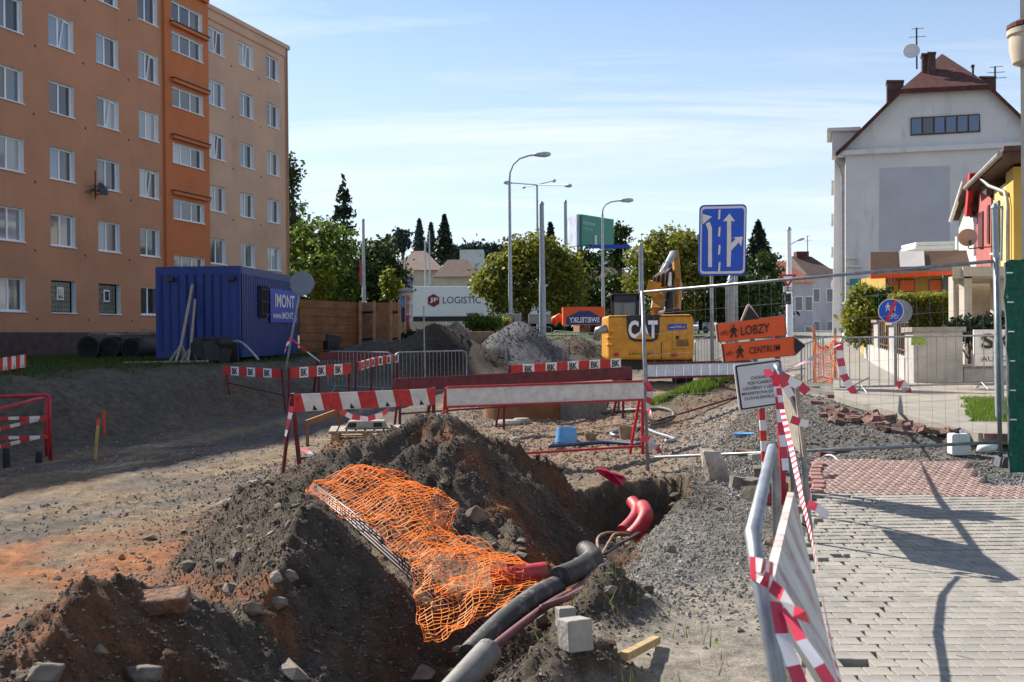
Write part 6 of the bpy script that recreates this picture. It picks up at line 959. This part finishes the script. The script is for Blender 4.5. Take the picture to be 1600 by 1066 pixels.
# ================================================================== PAVING IN THE FOREGROUND
pv = kind(strip('paving_bed', 1.5, 13.0, -.16, lambda a_: 7.5 if a_ < 11.5 else 1.5, -.04, mat('sand_bed', (.12, .11, .095), .95, .3, 9), 46, .14), 'structure')
pe_, pf_ = V(1, -.035, 0).normalized(), V(.035, 1, 0).normalized()
def chamf(w_, l_, h_, ch=.004):
    b = MB(); x, y = w_ / 2, l_ / 2; lo = [(-x, -y, -h_), (x, -y, -h_), (x, y, -h_), (-x, y, -h_)]; mi_ = [(a_, c_, -ch) for a_, c_, _ in lo]; hi = [(-x + ch, -y + ch, 0), (x - ch, -y + ch, 0), (x - ch, y - ch, 0), (-x + ch, y - ch, 0)]
    fs = [(8, 9, 10, 11)] + [(k * 4 + i, k * 4 + (i + 1) % 4, k * 4 + 4 + (i + 1) % 4, k * 4 + 4 + i) for k in (0, 1) for i in range(4)]; b.add(lo + mi_ + hi, fs); return b
PM = [mat('grey_paver', c, .9, .14, 5, bumpv=.25, bscale=160, dirt=((.17, .15, .125), 2.2, .6)) for c in ((.285, .262, .232), (.262, .243, .216), (.305, .28, .246))]; RM = mat('red_paver', (.35, .245, .215), .9, .2, 8, bumpv=.25, bscale=120)
pms = []
for q in PM: o = chamf(.121, .124, .07, .003).build('paver', q); pms.append(o.data); bpy.data.objects.remove(o)
cand = []; redm = MB(); restm = [MB(), MB(), MB()]
for j in range(0, 92):
    for i in range(-6, 70):
        p = V(.2, 3.4, 0) + pe_ * ((i + .5 * (j % 2)) * .125) + pf_ * (j * .128); a_, b_ = toab(p.x, p.y)
        if p.x / p.y > .8 or a_ > 12.9: continue
        edge = -.12 + .05 * math.sin(j * 1.7) + .06 * math.sin(j * .6)
        if b_ < edge or (b_ < edge + .25 and random.random() < .04): continue
        ga = 0. if b_ > .45 else -.03 * (.45 - b_) / .45 * 1.1 + random.uniform(-.012, .012); z = float(np.interp(a_, *RZ)) + random.uniform(-.0015, .0015)
        if a_ < 10.75: cand.append((p + pe_ * ga, z, random.choice((0, 1, 2)), random.uniform(-.008, .008)))
        elif a_ < 11.45 or b_ < 1.45:
            c = chamf(.121, .124, .07); redm.add([(p.x + q[0], p.y + q[1], z + q[2]) for q in c.v], c.f)
            for u in range(2):
                for w_ in range(2):
                    redm.box((p.x + (u - .5) * .058, p.y + (w_ - .5) * .06, z + .003), (.03, .03, .008))
cand.sort(key=lambda c: c[0].y); infr = [c for c in cand if c[0].y > 4.7 and c[0].x / c[0].y > .2]; ids = set(map(id, infr[:300]))
for c in cand:
    p, z, k, rz = c
    if id(c) in ids: inst(pms[k], 'paver', pv, V(p.x, p.y, z), rz - .035)
    else: q = chamf(.121, .124, .07, .003); restm[k].add([(p.x + x * math.cos(rz), p.y + y, z + zz_) for x, y, zz_ in q.v], q.f)
b = MB()
for k in range(3): b.add(restm[k].v, restm[k].f, k)
kind(b.build('pavers', PM, pv), 'stuff'); kind(redm.build('red_tactile_pavers', RM, pv), 'stuff')
# ================================================================== NEAR BARRIERS AND TAPE
t = thing('tube_barrier', 'galvanised tube barrier with white striped board, nearest on the right', 'barrier', gz(AB(3.9, -.2)))
f0, f1 = at(1174, 842, 2.75), at(1207, 697, 4.85); dn = (f1 - f0).normalized(); lowa, lowb = V(f0.x + .05, f0.y - .12, f0.z - 1.0), V(f1.x + .07, f1.y + .18, .02)
MB().tube([lowa, V(f0.x + .045, f0.y - .1, f0.z - .35), V(f0.x + .012, f0.y - .04, f0.z - .1), f0 + dn * .06, f0.lerp(f1, .5), f1 - dn * .08, V(f1.x + .012, f1.y + .03, f1.z - .03), V(f1.x + .03, f1.y + .06, f1.z - .16), lowb], .021, 14).build('frame', M['galv'], t, True)
o0, o1 = V(f0.x + .06, f0.y - .1, 0), V(f1.x + .09, f1.y + .06, 0); e_ = (o1 - o0).normalized(); nr = V(e_.y, -e_.x, 0); b = MB(); bq = [at(1205, 925, 2.95), at(1322, 1120, 3.05), at(1266, 880, 4.7), at(1241, 768, 4.85)]; fq = lambda u, v: bq[0].lerp(bq[3], u).lerp(bq[1].lerp(bq[2], u), v); nt_ = V(-.028, .006, 0)
for i in range(8): c = [fq(min(1, max(0, (i + k) / 8 + s_)), v) for k, v, s_ in ((0, 0, -.05 if i else 0), (1, 0, -.05 if i < 7 else 0), (1, 1, .05 if i < 7 else 0), (0, 1, .05 if i else 0))]; b.add(c + [p + nt_ for p in c], [(0, 1, 2, 3), (7, 6, 5, 4), (0, 4, 5, 1), (1, 5, 6, 2), (2, 6, 7, 3), (3, 7, 4, 0)], i % 2)
b.build('board', [M['swhite'], mat('faded_red', (.50, .36, .33), .6, .25, 8, dirt=((.57, .53, .49), 6, .46))], t)
MB().tube([V(f0.x + .05, f0.y - .1, .25), V(f1.x + .06, f1.y + .1, .25)], .016, 8).build('lower_rail', M['galv'], t)
t = thing('plank_barrier', 'grey weathered plank barrier seen end-on in front of the detour sign', 'barrier', gz(at(1250, 740, 8.6)))
b = MB(); p0, p1 = at(1222, 580, 9.3), at(1246, 588, 8.2); q0, q1 = at(1240, 690, 9.3), at(1262, 715, 8.2); b.add([p0, p1, q1, q0] + [p + V(-.03, .01, 0) for p in (p0, p1, q1, q0)], [(0, 1, 2, 3), (7, 6, 5, 4), (0, 4, 5, 1), (1, 5, 6, 2), (2, 6, 7, 3), (3, 7, 4, 0)]); b.build('plank', M['greywood'], t)
MB().tube([gz(at(1268, 745, 8.3)), at(1250, 650, 8.3), at(1216, 577, 8.35), at(1212, 572, 8.5), at(1213, 578, 9.3), at(1232, 680, 9.4), gz(at(1244, 735, 9.4))], .022, 10).build('frame', M['galv'], t, True)
for k, (pts) in enumerate(([(1272, 738), (1290, 731), (1305, 733), (1318, 742)], [(1270, 756), (1292, 752), (1316, 764), (1336, 777)])): b = MB(); b.tube(smooth([gp(x, y) + UP * (.14 if i in (1, 2) else .05) for i, (x, y) in enumerate(pts)]), .02, 8); b.build('foot', M['galv'], t, True)
TM = [M['taper'], M['tapew']]
def tape(label, pts, w_=.06, side=(1, 0, 0), step=.1, tw=.12, grp='barrier tapes'):
    return tag(MB().ribbon(pts, w_, side, step=step, twist=tw).build('barrier_tape', TM, None), label, 'tape', grp)
tape('long red and white tape hanging from the plank barrier down past the near board', [at(1213, 585, 8.3), at(1222, 640, 8.1), at(1236, 700, 7.4), at(1252, 775, 6.4), at(1268, 840, 5.6), at(1283, 920, 4.9), at(1300, 1010, 4.3), at(1320, 1100, 3.9)], .036, tw=.03, step=.06)
tape('pale tape falling straight beside the long tape', [at(1210, 588, 8.25), at(1216, 620, 8.2), at(1222, 680, 8.1), at(1228, 735, 8.0)], .05, tw=.02); tape('pink fluttering tape end left of the plank barrier head', [at(1212, 590, 8.2), at(1205, 584, 8.2), at(1198, 577, 8.2), at(1203, 588, 8.15)], .06); tape('fluttering tape bow right of the plank barrier head', [at(1216, 590, 8.2), at(1232, 594, 8.2), at(1250, 603, 8.2), at(1262, 613, 8.2)], .07); tape('second loose tape end below the bow', [at(1220, 592, 8.2), at(1228, 604, 8.2), at(1236, 620, 8.2)], .06)
tape('tape stretched from the plank barrier to the footpath crowd barrier', [at(1216, 588, 8.4), at(1240, 574, 11), at(1280, 555, 15.5), at(1313, 538, 19.5)], .05, (0, 0, 1), .14, .06); tape('tape wound down the end of the footpath crowd barrier', [at(1312, 535, 19.5), at(1313, 560, 19.45), at(1318, 585, 19.4), at(1328, 605, 19.3), at(1345, 626, 19.2)], .13, (1, 0, 0), .14, .1); tape('tape scrap hanging on the lower rail of the footpath crowd barrier', [at(1402, 603, 19.4), at(1410, 600, 19.4), at(1418, 610, 19.4), at(1428, 622, 19.3)], .16, (0, 0, 1), .12, .2)
tape('short tape end blown out beside the near board', [at(1262, 787, 6.0), at(1276, 793, 5.95), at(1294, 806, 5.9)], .05, (0, .3, 1), .06); tape('short pink tape end at the lower plank', [at(1236, 655, 8.1), at(1250, 660, 8.1), at(1263, 663, 8.1)], .06, (0, 0, 1), .1)
tape('red and white tape wrapped round the near tube end', [at(1172, 880, 2.66), at(1190, 884, 2.6), at(1208, 890, 2.66), at(1206, 905, 2.72), at(1180, 898, 2.72), at(1172, 892, 2.66), at(1192, 902, 2.6), at(1211, 915, 2.64)], .035, UP, .03, 0.); tape('broad red flag of tape flying from the near tube end', [at(1204, 915, 2.62), at(1222, 930, 2.55), at(1240, 955, 2.52), at(1262, 965, 2.46)], .032, (.3, .4, 1), .1, .25); tape('white and red tape hanging down from the near tube end', [at(1212, 940, 2.62), at(1222, 990, 2.56), at(1240, 1040, 2.5), at(1262, 1100, 2.45)], .033, (1, .6, .2), .1, .2); tape('second tape hanging beside the near board bottom', [at(1228, 950, 2.6), at(1252, 1000, 2.5), at(1280, 1040, 2.45), at(1310, 1090, 2.4)], .027, (1, .8, .4), .1, .25)
tape('pink tape tied to the left fence post end', [at(1010, 597, 14.4), at(1016, 612, 14.4), at(1012, 640, 14.6), at(1022, 652, 14.35)], .09, tw=.3); tape('tape bundle at the foot of the left fence post', [at(1003, 684, 14.3), at(1014, 688, 14.2), at(1026, 700, 14.2), at(1034, 706, 14.1)], .1, (0, 0, 1), .12, .2)
tape('tape hanging from the left leg of the striped barrier', [at(456, 635, 13.6), at(452, 655, 13.6), at(448, 672, 13.6), at(446, 682, 13.6)], .06, tw=.25); tape('tape scraps fluttering at the foot of the striped barrier', [at(472, 700, 13.5), at(482, 706, 13.4), at(492, 720, 13.3), at(500, 732, 13.3)], .07, tw=.2); tape('tape festoon slung under the striped board above the pallet', [at(532, 642, 15), at(550, 652, 15), at(575, 655, 15), at(598, 648, 15.1), at(606, 640, 15.2)], .07, UP, .12, 0.)
tape('white tape strung from the leaning round sign to the shoring panels', [at(456, 530, 27), at(480, 550, 27), at(500, 565, 26.5)], .045, UP, .5, .1); tape('white tape knotted on the leaning round sign pole', [at(455, 528, 27), at(448, 540, 26.9), at(443, 558, 26.8)], .08, tw=.3)
# ================================================================== ORANGE NET
def net(name, label, ctrl, nu, nv, r, amp, ground=True, seed=1):
    C_ = np.array([[np.array(p) for p in row] for row in ctrl]); m_, k_ = C_.shape[:2]; u = np.linspace(0, m_ - 1, nu + 1); v_ = np.linspace(0, k_ - 1, nv + 1)
    def cat(P_, t_):
        i = np.clip(t_.astype(int), 0, len(P_) - 2); f_ = (t_ - i)[:, None, None]; g = lambda j: P_[np.clip(j, 0, len(P_) - 1)]
        p0, p1, p2, p3 = g(i - 1), g(i), g(i + 1), g(i + 2); return .5 * (2 * p1 + (p2 - p0) * f_ + (2 * p0 - 5 * p1 + 4 * p2 - p3) * f_ ** 2 + (3 * p1 - p0 - 3 * p2 + p3) * f_ ** 3)
    S_ = cat(C_, u); S_ = np.transpose(cat(np.transpose(S_, (1, 0, 2)), v_), (1, 0, 2)).copy(); uu, vv = np.meshgrid(u, v_, indexing='ij')
    dz = amp * (fbm(uu * 2.3 + seed, vv * 2.1, 3) + .12 * fbm(uu * 9, vv * 7 + seed, 2)); S_[..., 2] += dz; S_[..., 0] += amp * .5 * fbm(uu * 3, vv * 3 + 7 + seed, 2); S_[..., 1] += amp * .8 * fbm(uu * 4 + 3, vv * 3 + seed, 2)
    if ground: S_[..., 2] = np.maximum(S_[..., 2], terrain(S_[..., 0], S_[..., 1]) + .03 + .02 * (fbm(uu * 6, vv * 6, 2) + 1))
    A_ = np.concatenate([S_[:-1].reshape(-1, 3), S_[:, :-1].reshape(-1, 3)]); B_ = np.concatenate([S_[1:].reshape(-1, 3), S_[:, 1:].reshape(-1, 3)]); rr = np.concatenate([np.full(nu * (nv + 1), r), np.full((nu + 1) * nv, r * 1.7)])[:, None]
    d_ = B_ - A_; d_ /= np.linalg.norm(d_, axis=1)[:, None] + 1e-9; n1 = np.cross(d_, (0.1, .2, 1)); n1 /= np.linalg.norm(n1, axis=1)[:, None] + 1e-9; n2 = np.cross(d_, n1); vs = []
    for P_ in (A_, B_):
        for an_ in (0, 2.094, 4.189): vs.append(P_ + (n1 * math.cos(an_) + n2 * math.sin(an_) * .6) * rr)
    vs = np.stack(vs, 1).reshape(-1, 3); base = (np.arange(len(A_)) * 6)[:, None, None]; fs = (np.array([(0, 1, 4, 3), (1, 2, 5, 4), (2, 0, 3, 5)])[None] + base).reshape(-1, 4); me = bpy.data.meshes.new(name); me.from_pydata(vs.tolist(), [], fs.tolist()); ca = me.attributes.new('tint', 'FLOAT', 'POINT'); ca.data.foreach_set('value', rng.uniform(0, 1, len(vs))); me.materials.append(M['net']); o = bpy.data.objects.new(name, me); COL.objects.link(o); return tag(o, label, 'net')
R_ = lambda *q: [at(*p) for p in q]
net('barrier_net', 'crumpled orange barrier netting draped from the soil ridge into the trench', [R_((474, 772, 8.5), (510, 745, 8.7), (560, 727, 8.9), (605, 738, 9.0)), R_((520, 792, 8.15), (575, 768, 8.35), (625, 752, 8.6), (665, 762, 8.7)), R_((575, 822, 7.75), (620, 800, 7.95), (670, 782, 8.25), (717, 793, 8.4)), R_((620, 862, 7.4), (655, 842, 7.6), (690, 835, 7.85), (708, 842, 8.0)), R_((648, 900, 7.1), (705, 872, 7.3), (770, 868, 7.5), (838, 890, 7.55)), R_((650, 950, 6.8), (715, 925, 6.95), (785, 912, 7.1), (852, 905, 7.3)), R_((662, 1008, 6.5), (712, 985, 6.55), (760, 965, 6.7), (815, 935, 6.9))], 68, 20, .0026, .06)
net('barrier_net', 'second crumpled layer of orange netting bunched over the first', [R_((500, 760, 8.55), (540, 735, 8.75), (585, 735, 8.9)), R_((560, 790, 8.1), (610, 765, 8.3), (660, 770, 8.6)), R_((610, 830, 7.7), (660, 812, 7.9), (700, 818, 8.2)), R_((660, 880, 7.2), (720, 865, 7.4), (790, 878, 7.5)), R_((690, 940, 6.85), (740, 920, 6.95), (800, 915, 7.1))], 42, 11, .0025, .09, seed=5)
net('barrier_net', 'orange netting hanging between posts beside the far footpath', [R_((1268, 508, 24), (1280, 540, 24), (1296, 538, 24), (1308, 520, 24)), R_((1272, 550, 23.8), (1284, 560, 23.8), (1300, 560, 23.8), (1306, 560, 23.8)), R_((1272, 600, 23.5), (1286, 605, 23.5), (1300, 606, 23.5), (1310, 610, 23.4)), R_((1280, 628, 23.2), (1290, 632, 23.2), (1302, 634, 23.2), (1314, 636, 23.2))], 40, 14, .006, .12, False, 3)
for x, yt, lb in ((1272, 506, 'left thin post carrying the far orange netting'), (1305, 512, 'right thin post carrying the far orange netting')): p = gz(at(x, 600, 24)); tag(MB().tube([p, at(x, yt, 24)], .03, 6).build('net_post', M['galv']), lb, 'post')
# ================================================================== DUCTS, PIPES
t = thing('duct_bundle', 'flat bundle of thin brown ducts running down under the orange netting', 'ducts', at(490, 775, 8.5))
for k in range(5):
    pts = [at(484 + k * 1.5, 768 - k * 2.0, 8.6), at(540 + k * 2.4, 806 - k * 2.6, 8.05), at(610 + k * 3, 862 - k * 3.2, 7.5), at(690 + k * 3.6, 925 - k * 4, 7.0), at(770 + k * 4, 985 - k * 5, 6.7)]
    MB().tube([p + UP * (.015 - .035 * i) for i, p in enumerate(pts)], .0125, 6).build('duct', M['duct'], t, True)
def cpipe(name, label, pts, r, mt, corr=True, inner=True, grp=None, cat='pipe', step=.011):
    pts = [Vector(p) for p in pts]; n = 5; sm = []
    for i in range(len(pts) - 1):
        p0, p1, p2, p3 = pts[max(i - 1, 0)], pts[i], pts[i + 1], pts[min(i + 2, len(pts) - 1)]; m_ = max(2, int((p2 - p1).length / step))
        for j in range(m_): f_ = j / m_; sm.append(.5 * (2 * p1 + (p2 - p0) * f_ + (2 * p0 - 5 * p1 + 4 * p2 - p3) * f_ ** 2 + (3 * p1 - p0 - 3 * p2 + p3) * f_ ** 3))
    sm.append(pts[-1]); rs = [r * (1 + (.03 * (1 if i % 2 else -1) if corr else 0)) for i in range(len(sm))]; t = thing(name, label, cat, sm[len(sm) // 2], grp); MB().tube(sm, r, 18, rs=rs, cap=False).build('shell', mt, t, not corr or .9); MB().tube(sm, r, 18, rs=[r * .86] * len(sm), cap=False).build('bore', M['black'], t, True)
    for p, d_ in ((sm[0], sm[1] - sm[0]), (sm[-1], sm[-2] - sm[-1])): MB().lathe([(r * .86, 0), (r * 1.0, 0), (r * 1.02, .03), (r * .86, .03)], p, 18, axis=d_).build('rim', mt, t)
    return t
cpipe('corrugated_pipe', 'long black corrugated pipe lying along the trench', [at(733, 1026, 6.05), at(790, 970, 6.5), at(840, 932, 6.95), at(868, 918, 7.25)], .073, M['blackpipe'], grp='corrugated pipes in the trench'); cpipe('corrugated_pipe', 'short bent black corrugated pipe with open end facing the viewer', [at(874, 903, 7.25), at(908, 888, 7.6), at(926, 872, 7.95), at(915, 860, 8.2)], .076, M['blackpipe'], grp='corrugated pipes in the trench'); cpipe('grey_pipe', 'grey plastic pipe end at the bottom edge beside the black pipe', [at(690, 1100, 5.4), at(728, 1058, 5.6), at(764, 1018, 5.85)], .076, M['greypipe'], corr=False)
cpipe('red_pipe', 'red pipe poking out of the orange netting with its open end', [at(770, 905, 7.35), at(815, 898, 7.4), at(853, 893, 7.45)], .066, M['redpipe'], corr=False, grp='red pipes in the trench'); cpipe('red_pipe', 'bent red pipe rising in the pit with cables in its mouth', [at(987, 838, 10.5), at(1000, 824, 10.55), at(1009, 806, 10.65), at(1004, 792, 10.9)], .076, M['redpipe'], corr=False, grp='red pipes in the trench'); cpipe('red_pipe', 'second red pipe just behind the bent one in the pit', [at(973, 830, 10.9), at(990, 812, 11.1), at(996, 796, 11.3), at(988, 784, 11.5)], .066, M['redpipe'], corr=False, grp='red pipes in the trench')
tag(MB().tube(smooth([at(700, 1075, 5.7), at(760, 1020, 6.0), at(850, 950, 6.75), at(905, 918, 7.3), at(925, 897, 7.6), at(948, 880, 8.0)]), .027, 10).build('sleeve_hose', M['pinkpipe'], None, True), 'dusty red hose running along the trench beside the black pipe', 'hose'); tag(MB().tube([at(846, 950, 6.6), at(885, 935, 6.9), at(912, 920, 7.15)], .022, 8).build('sleeve_hose', M['pinkpipe'], None, True), 'thin dusty red hose just right of the thicker one', 'hose')
for k, pts in enumerate(([(936, 868, 8.2), (934, 845, 9), (950, 836, 9.8), (982, 836, 10.4)], [(940, 872, 8.1), (952, 850, 8.9), (962, 838, 9.6), (984, 838, 10.4)], [(945, 870, 8.2), (975, 850, 9.5), (996, 836, 10.4)], [(950, 862, 8.6), (985, 845, 9.8), (1000, 836, 10.3)])): tag(MB().tube(smooth([at(*p) + UP * .02 for p in pts]), .012, 6).build('cable', M['clay'] if k < 2 else M['rubber'], None, True), ['thin tan cable looping highest out of the red pipe', 'second tan cable looping out of the red pipe', 'black cable leaving the red pipe, left one', 'black cable leaving the red pipe, right one'][k], 'cable', 'cables in the trench')
b = MB(); c = at(956, 746, 12.15); c.z = max(c.z, H(c.x, c.y) + .04); vs = [c + V(x * .1, 0, z * .06) + V(0, .05 * math.sin(i * 2), 0) for i, (x, z) in enumerate(((-2, 1.4), (-1, 1.6), (0, .8), (1.2, .2), (1.6, -.6), (1.2, -1.6), (.2, -1.2), (-1, .2)))]; b.add(vs + [v_ + V(.01, .03, .01) for v_ in vs], [tuple(range(8)), tuple(reversed(range(8, 16)))] + [(i, 8 + i, 8 + (i + 1) % 8, (i + 1) % 8) for i in range(8)]); tag(b.build('plastic_scrap', mat('crimson_plastic', (.42, .015, .05), .35, .15), None), 'crimson plastic sheet scrap stuck in the pit wall', 'scrap')
# ================================================================== STONES, BLOCKS, WOOD
def rock(label, x, y, sz, mt=None, seed=0, name='loose_rock', grp='large stones about the trench', D=None, sub=2):
    p = gp(x, y) if D is None else at(x, y, D); R2 = np.random.default_rng(seed + 100); v, fc = ico(); k = p.y / FPX; q = v * (1 + .34 * R2.uniform(-1, 1, (12, 1))); b = MB(); S3 = V(sz[0] * k, (sz[0] + sz[1]) * .5 * k, sz[1] * k); b.add([V(c[0] * S3.x, c[1] * S3.y, c[2] * S3.z) + p + UP * S3.z * .45 for c in q], fc.tolist()); o = b.build(name, mt or M['stone'], None, False, org=p); md = o.modifiers.new('bevel', 'BEVEL'); md.width = min(S3) * .12; md.segments = 2; return tag(o, label, 'stone', grp)
BRN = mat('brown_stone', (.20, .15, .115), .95, .3, 7, bumpv=.6, bscale=25); PAL = mat('pale_stone', (.33, .29, .24), .95, .25, 7, bumpv=.5, bscale=25)
for k, (lb, x, y, s, mt_) in enumerate((('grey brown rock on the slope of the big soil heap', 744, 810, (21, 14), BRN), ('round pale stone of the pair on the left ridge', 432, 905, (10, 9), PAL), ('brown stone beside the round pale one on the left ridge', 452, 903, (15, 10), BRN), ('flat broken stone low on the near heap', 395, 958, (18, 14), BRN), ('dark stone behind the brick on the near heap', 292, 890, (14, 10), M['stone']), ('rounded brown stone on the right flank of the left ridge', 435, 945, (17, 11), BRN), ('orange clod at the edge of the red earth', 190, 874, (9, 6), mat('clay_clod', (.34, .16, .08), .95, .2)), ('large flat rock cut by the bottom left edge', 70, 1066, (34, 26), M['stone']), ('large dark rock at the bottom left of the heap', 225, 1062, (34, 20), M['stone']), ('pale rock beside the mouth of the grey pipe', 716, 1020, (18, 9), PAL), ('rough rock in the trench below the netting', 660, 1062, (28, 14), BRN), ('grey stone at the trench edge on the chippings', 1048, 862, (12, 8), M['stone']), ('small pale stone left of the big soil heap foot', 805, 690, (10, 6), PAL), ('pink stone half buried beside the netting end', 810, 872, (16, 6), BRN), ('brown stone on the crest of the near heap', 155, 1020, (16, 9), BRN), ('stone on the right shoulder of the near heap', 345, 880, (12, 7), M['stone']), ('pale stone lying among gravel by the trench', 1010, 935, (9, 5), PAL), ('dark clod between turf lumps', 955, 925, (12, 8), M['stone']))): rock(lb, x, y, s, mt_, k)
p = gp(253, 955); t_ = MB(); t_.box(p + UP * .05, (.27, .15, .085), .12, tilt=Matrix.Rotation(.25, 3, 'X') @ Matrix.Rotation(-.08, 3, 'Y')); tag(t_.build('old_brick', mat('old_brick', (.20, .10, .06), .95, .35, 9, bumpv=.8, bscale=35, dirt=((.13, .10, .08), 8, .5)), None, bev=.012), 'large old brown brick lying on the near soil heap', 'brick')
for k, (x, y, w_, rz) in enumerate(((884, 978, .1, .25), (899, 1012, .125, .4))): p = gp(x, y); b = MB(); b.box(p + UP * (w_ * .5), (w_, w_, w_ * 1.15), rz, tilt=Matrix.Rotation(-.12, 3, 'X')); tag(b.build('concrete_cube', M['conc'], None, bev=.008), ['farther of the two concrete cubes beside the black pipe', 'nearer and larger concrete cube beside the black pipe'][k], 'concrete cube', 'concrete cubes by the trench')
p, q = gp(975, 1036), gp(1026, 1010); tag(MB().bar(p + UP * .03, q + UP * .035, .045, .04).build('wooden_batten', mat('fresh_batten', (.42, .29, .13), .8, .2, 20), None, bev=.004), 'short fresh wooden batten lying on the sandy ground', 'batten')
c = gp(1118, 752); b = MB(); v, fc = ico(); q = v * (1 + .38 * np.random.default_rng(9).uniform(-1, 1, (12, 1))) * np.array([.2, .15, .27]); q = q @ np.array([[math.cos(.6), 0, math.sin(.6)], [0, 1, 0], [-math.sin(.6), 0, math.cos(.6)]]); b.add([V(*p_) + c + UP * .14 for p_ in q], fc.tolist()); tag(b.build('concrete_lump', mat('lump', (.36, .31, .26), .95, .3, 6, bumpv=.7, bscale=20), None, bev=.008), 'jagged pale concrete lump at the corner of the pit', 'concrete lump')
cb = MB().box((0, 0, 0), (.13, .13, .12)).build('cobble', M['stone'], None, bev=.014); cme = cb.data; bpy.data.objects.remove(cb)
for k, (x, y, s, dz, lb) in enumerate(((1154, 762, 1, .05, 'cobble at the left end of the stacked row'), (1172, 766, 1.1, .05, 'second cobble from the left in the stacked row'), (1190, 752, 1.1, .1, 'upper cobble in the stacked row'), (1186, 782, 1.5, .05, 'largest flat cobble at the front of the stack'), (1205, 770, 1.2, .05, 'cobble behind the near barrier tube'), (1215, 742, 1, .1, 'cobble at the back of the stack beneath the fence rail'), (1240, 770, 1.2, .05, 'cobble right of the wooden pegs'), (1262, 775, 1.2, .05, 'cobble beside the paving edge'))): p = gp(x, y); o = bpy.data.objects.new('cobble', cme); COL.objects.link(o); o.location = p + UP * dz; o.rotation_euler = (.15 * math.sin(k * 3), .2 * math.cos(k * 2), k * .7); o.scale = (s * 1.25, s * 1.25, s * 1.1); tag(o, lb, 'cobble', 'cobbles stacked by the barrier')
b = MB(); b.bar(gp(1172, 735) + UP * .16, gp(1225, 730) + UP * .17, .1, .08); tag(b.build('kerb_piece', M['conc'], None, bev=.01), 'grey kerb piece bridging the cobbles below the fence rail', 'kerb')
for k, (x, y, yt) in enumerate(((1213, 800, 735), (1239, 795, 725))): p = gp(x, y); tag(MB().lathe([(.04, -.05), (.04, .28), (.034, .3)], p, 10).build('wooden_peg', M['wood'], None, .6), ['left wooden peg standing behind the near barrier', 'right wooden peg standing behind the near barrier'][k], 'peg', 'wooden pegs by the paving')
p = gp(1203, 850); rock('orange brown lump of broken brick on the chippings', 1205, 850, (11, 8), mat('broken_brick', (.40, .26, .16), .95, .3), 33)
for i in range(8): p = AB(10.8 + .24 * i, -.12 + .02 * math.sin(i), 0); z = float(np.interp(toab(p.x, p.y)[0], *RZ)); b = MB(); b.box(V(p.x, p.y, z - .07), (.12, .22, .18), -.25 + .05 * math.sin(i * 2)); tag(b.build('edge_stone', mat('red_kerb', (.30, .15, .13), .9, .25, 8, bumpv=.3), None, bev=.012), 'reddish edging stone at the left border of the tactile paving', 'kerb', 'edging stones of the tactile paving')
p = gz(at(472, 757, 13.6)); tag(MB().prism([(0, 0), (.52, 0), (.47, .1), (.05, .1)], p + V(-.28, 0, 0), V(1, .1, 0), UP, V(0, .25, 0)).build('base_block', mat('recycled_block', (.24, .23, .21), .85, .2), None, bev=.012), 'grey recycled foot block under the striped barrier leg', 'barrier foot')
b = MB(); 
for k in range(7): c = gz(at(398 + k * 11, 722 + 5 * math.sin(k), 14.2), .03); b.box(c, (.22, .3, .03), k, tilt=Matrix.Rotation(.25 * math.sin(k * 2), 3, 'X'))
tag(b.build('pale_sheet', mat('dusty_sheet', (.42, .37, .31), .9, .3, 9, bumpv=.5), None, bev=.01), 'crumpled dusty pale sheet on the dirt by the striped barrier', 'sheet')
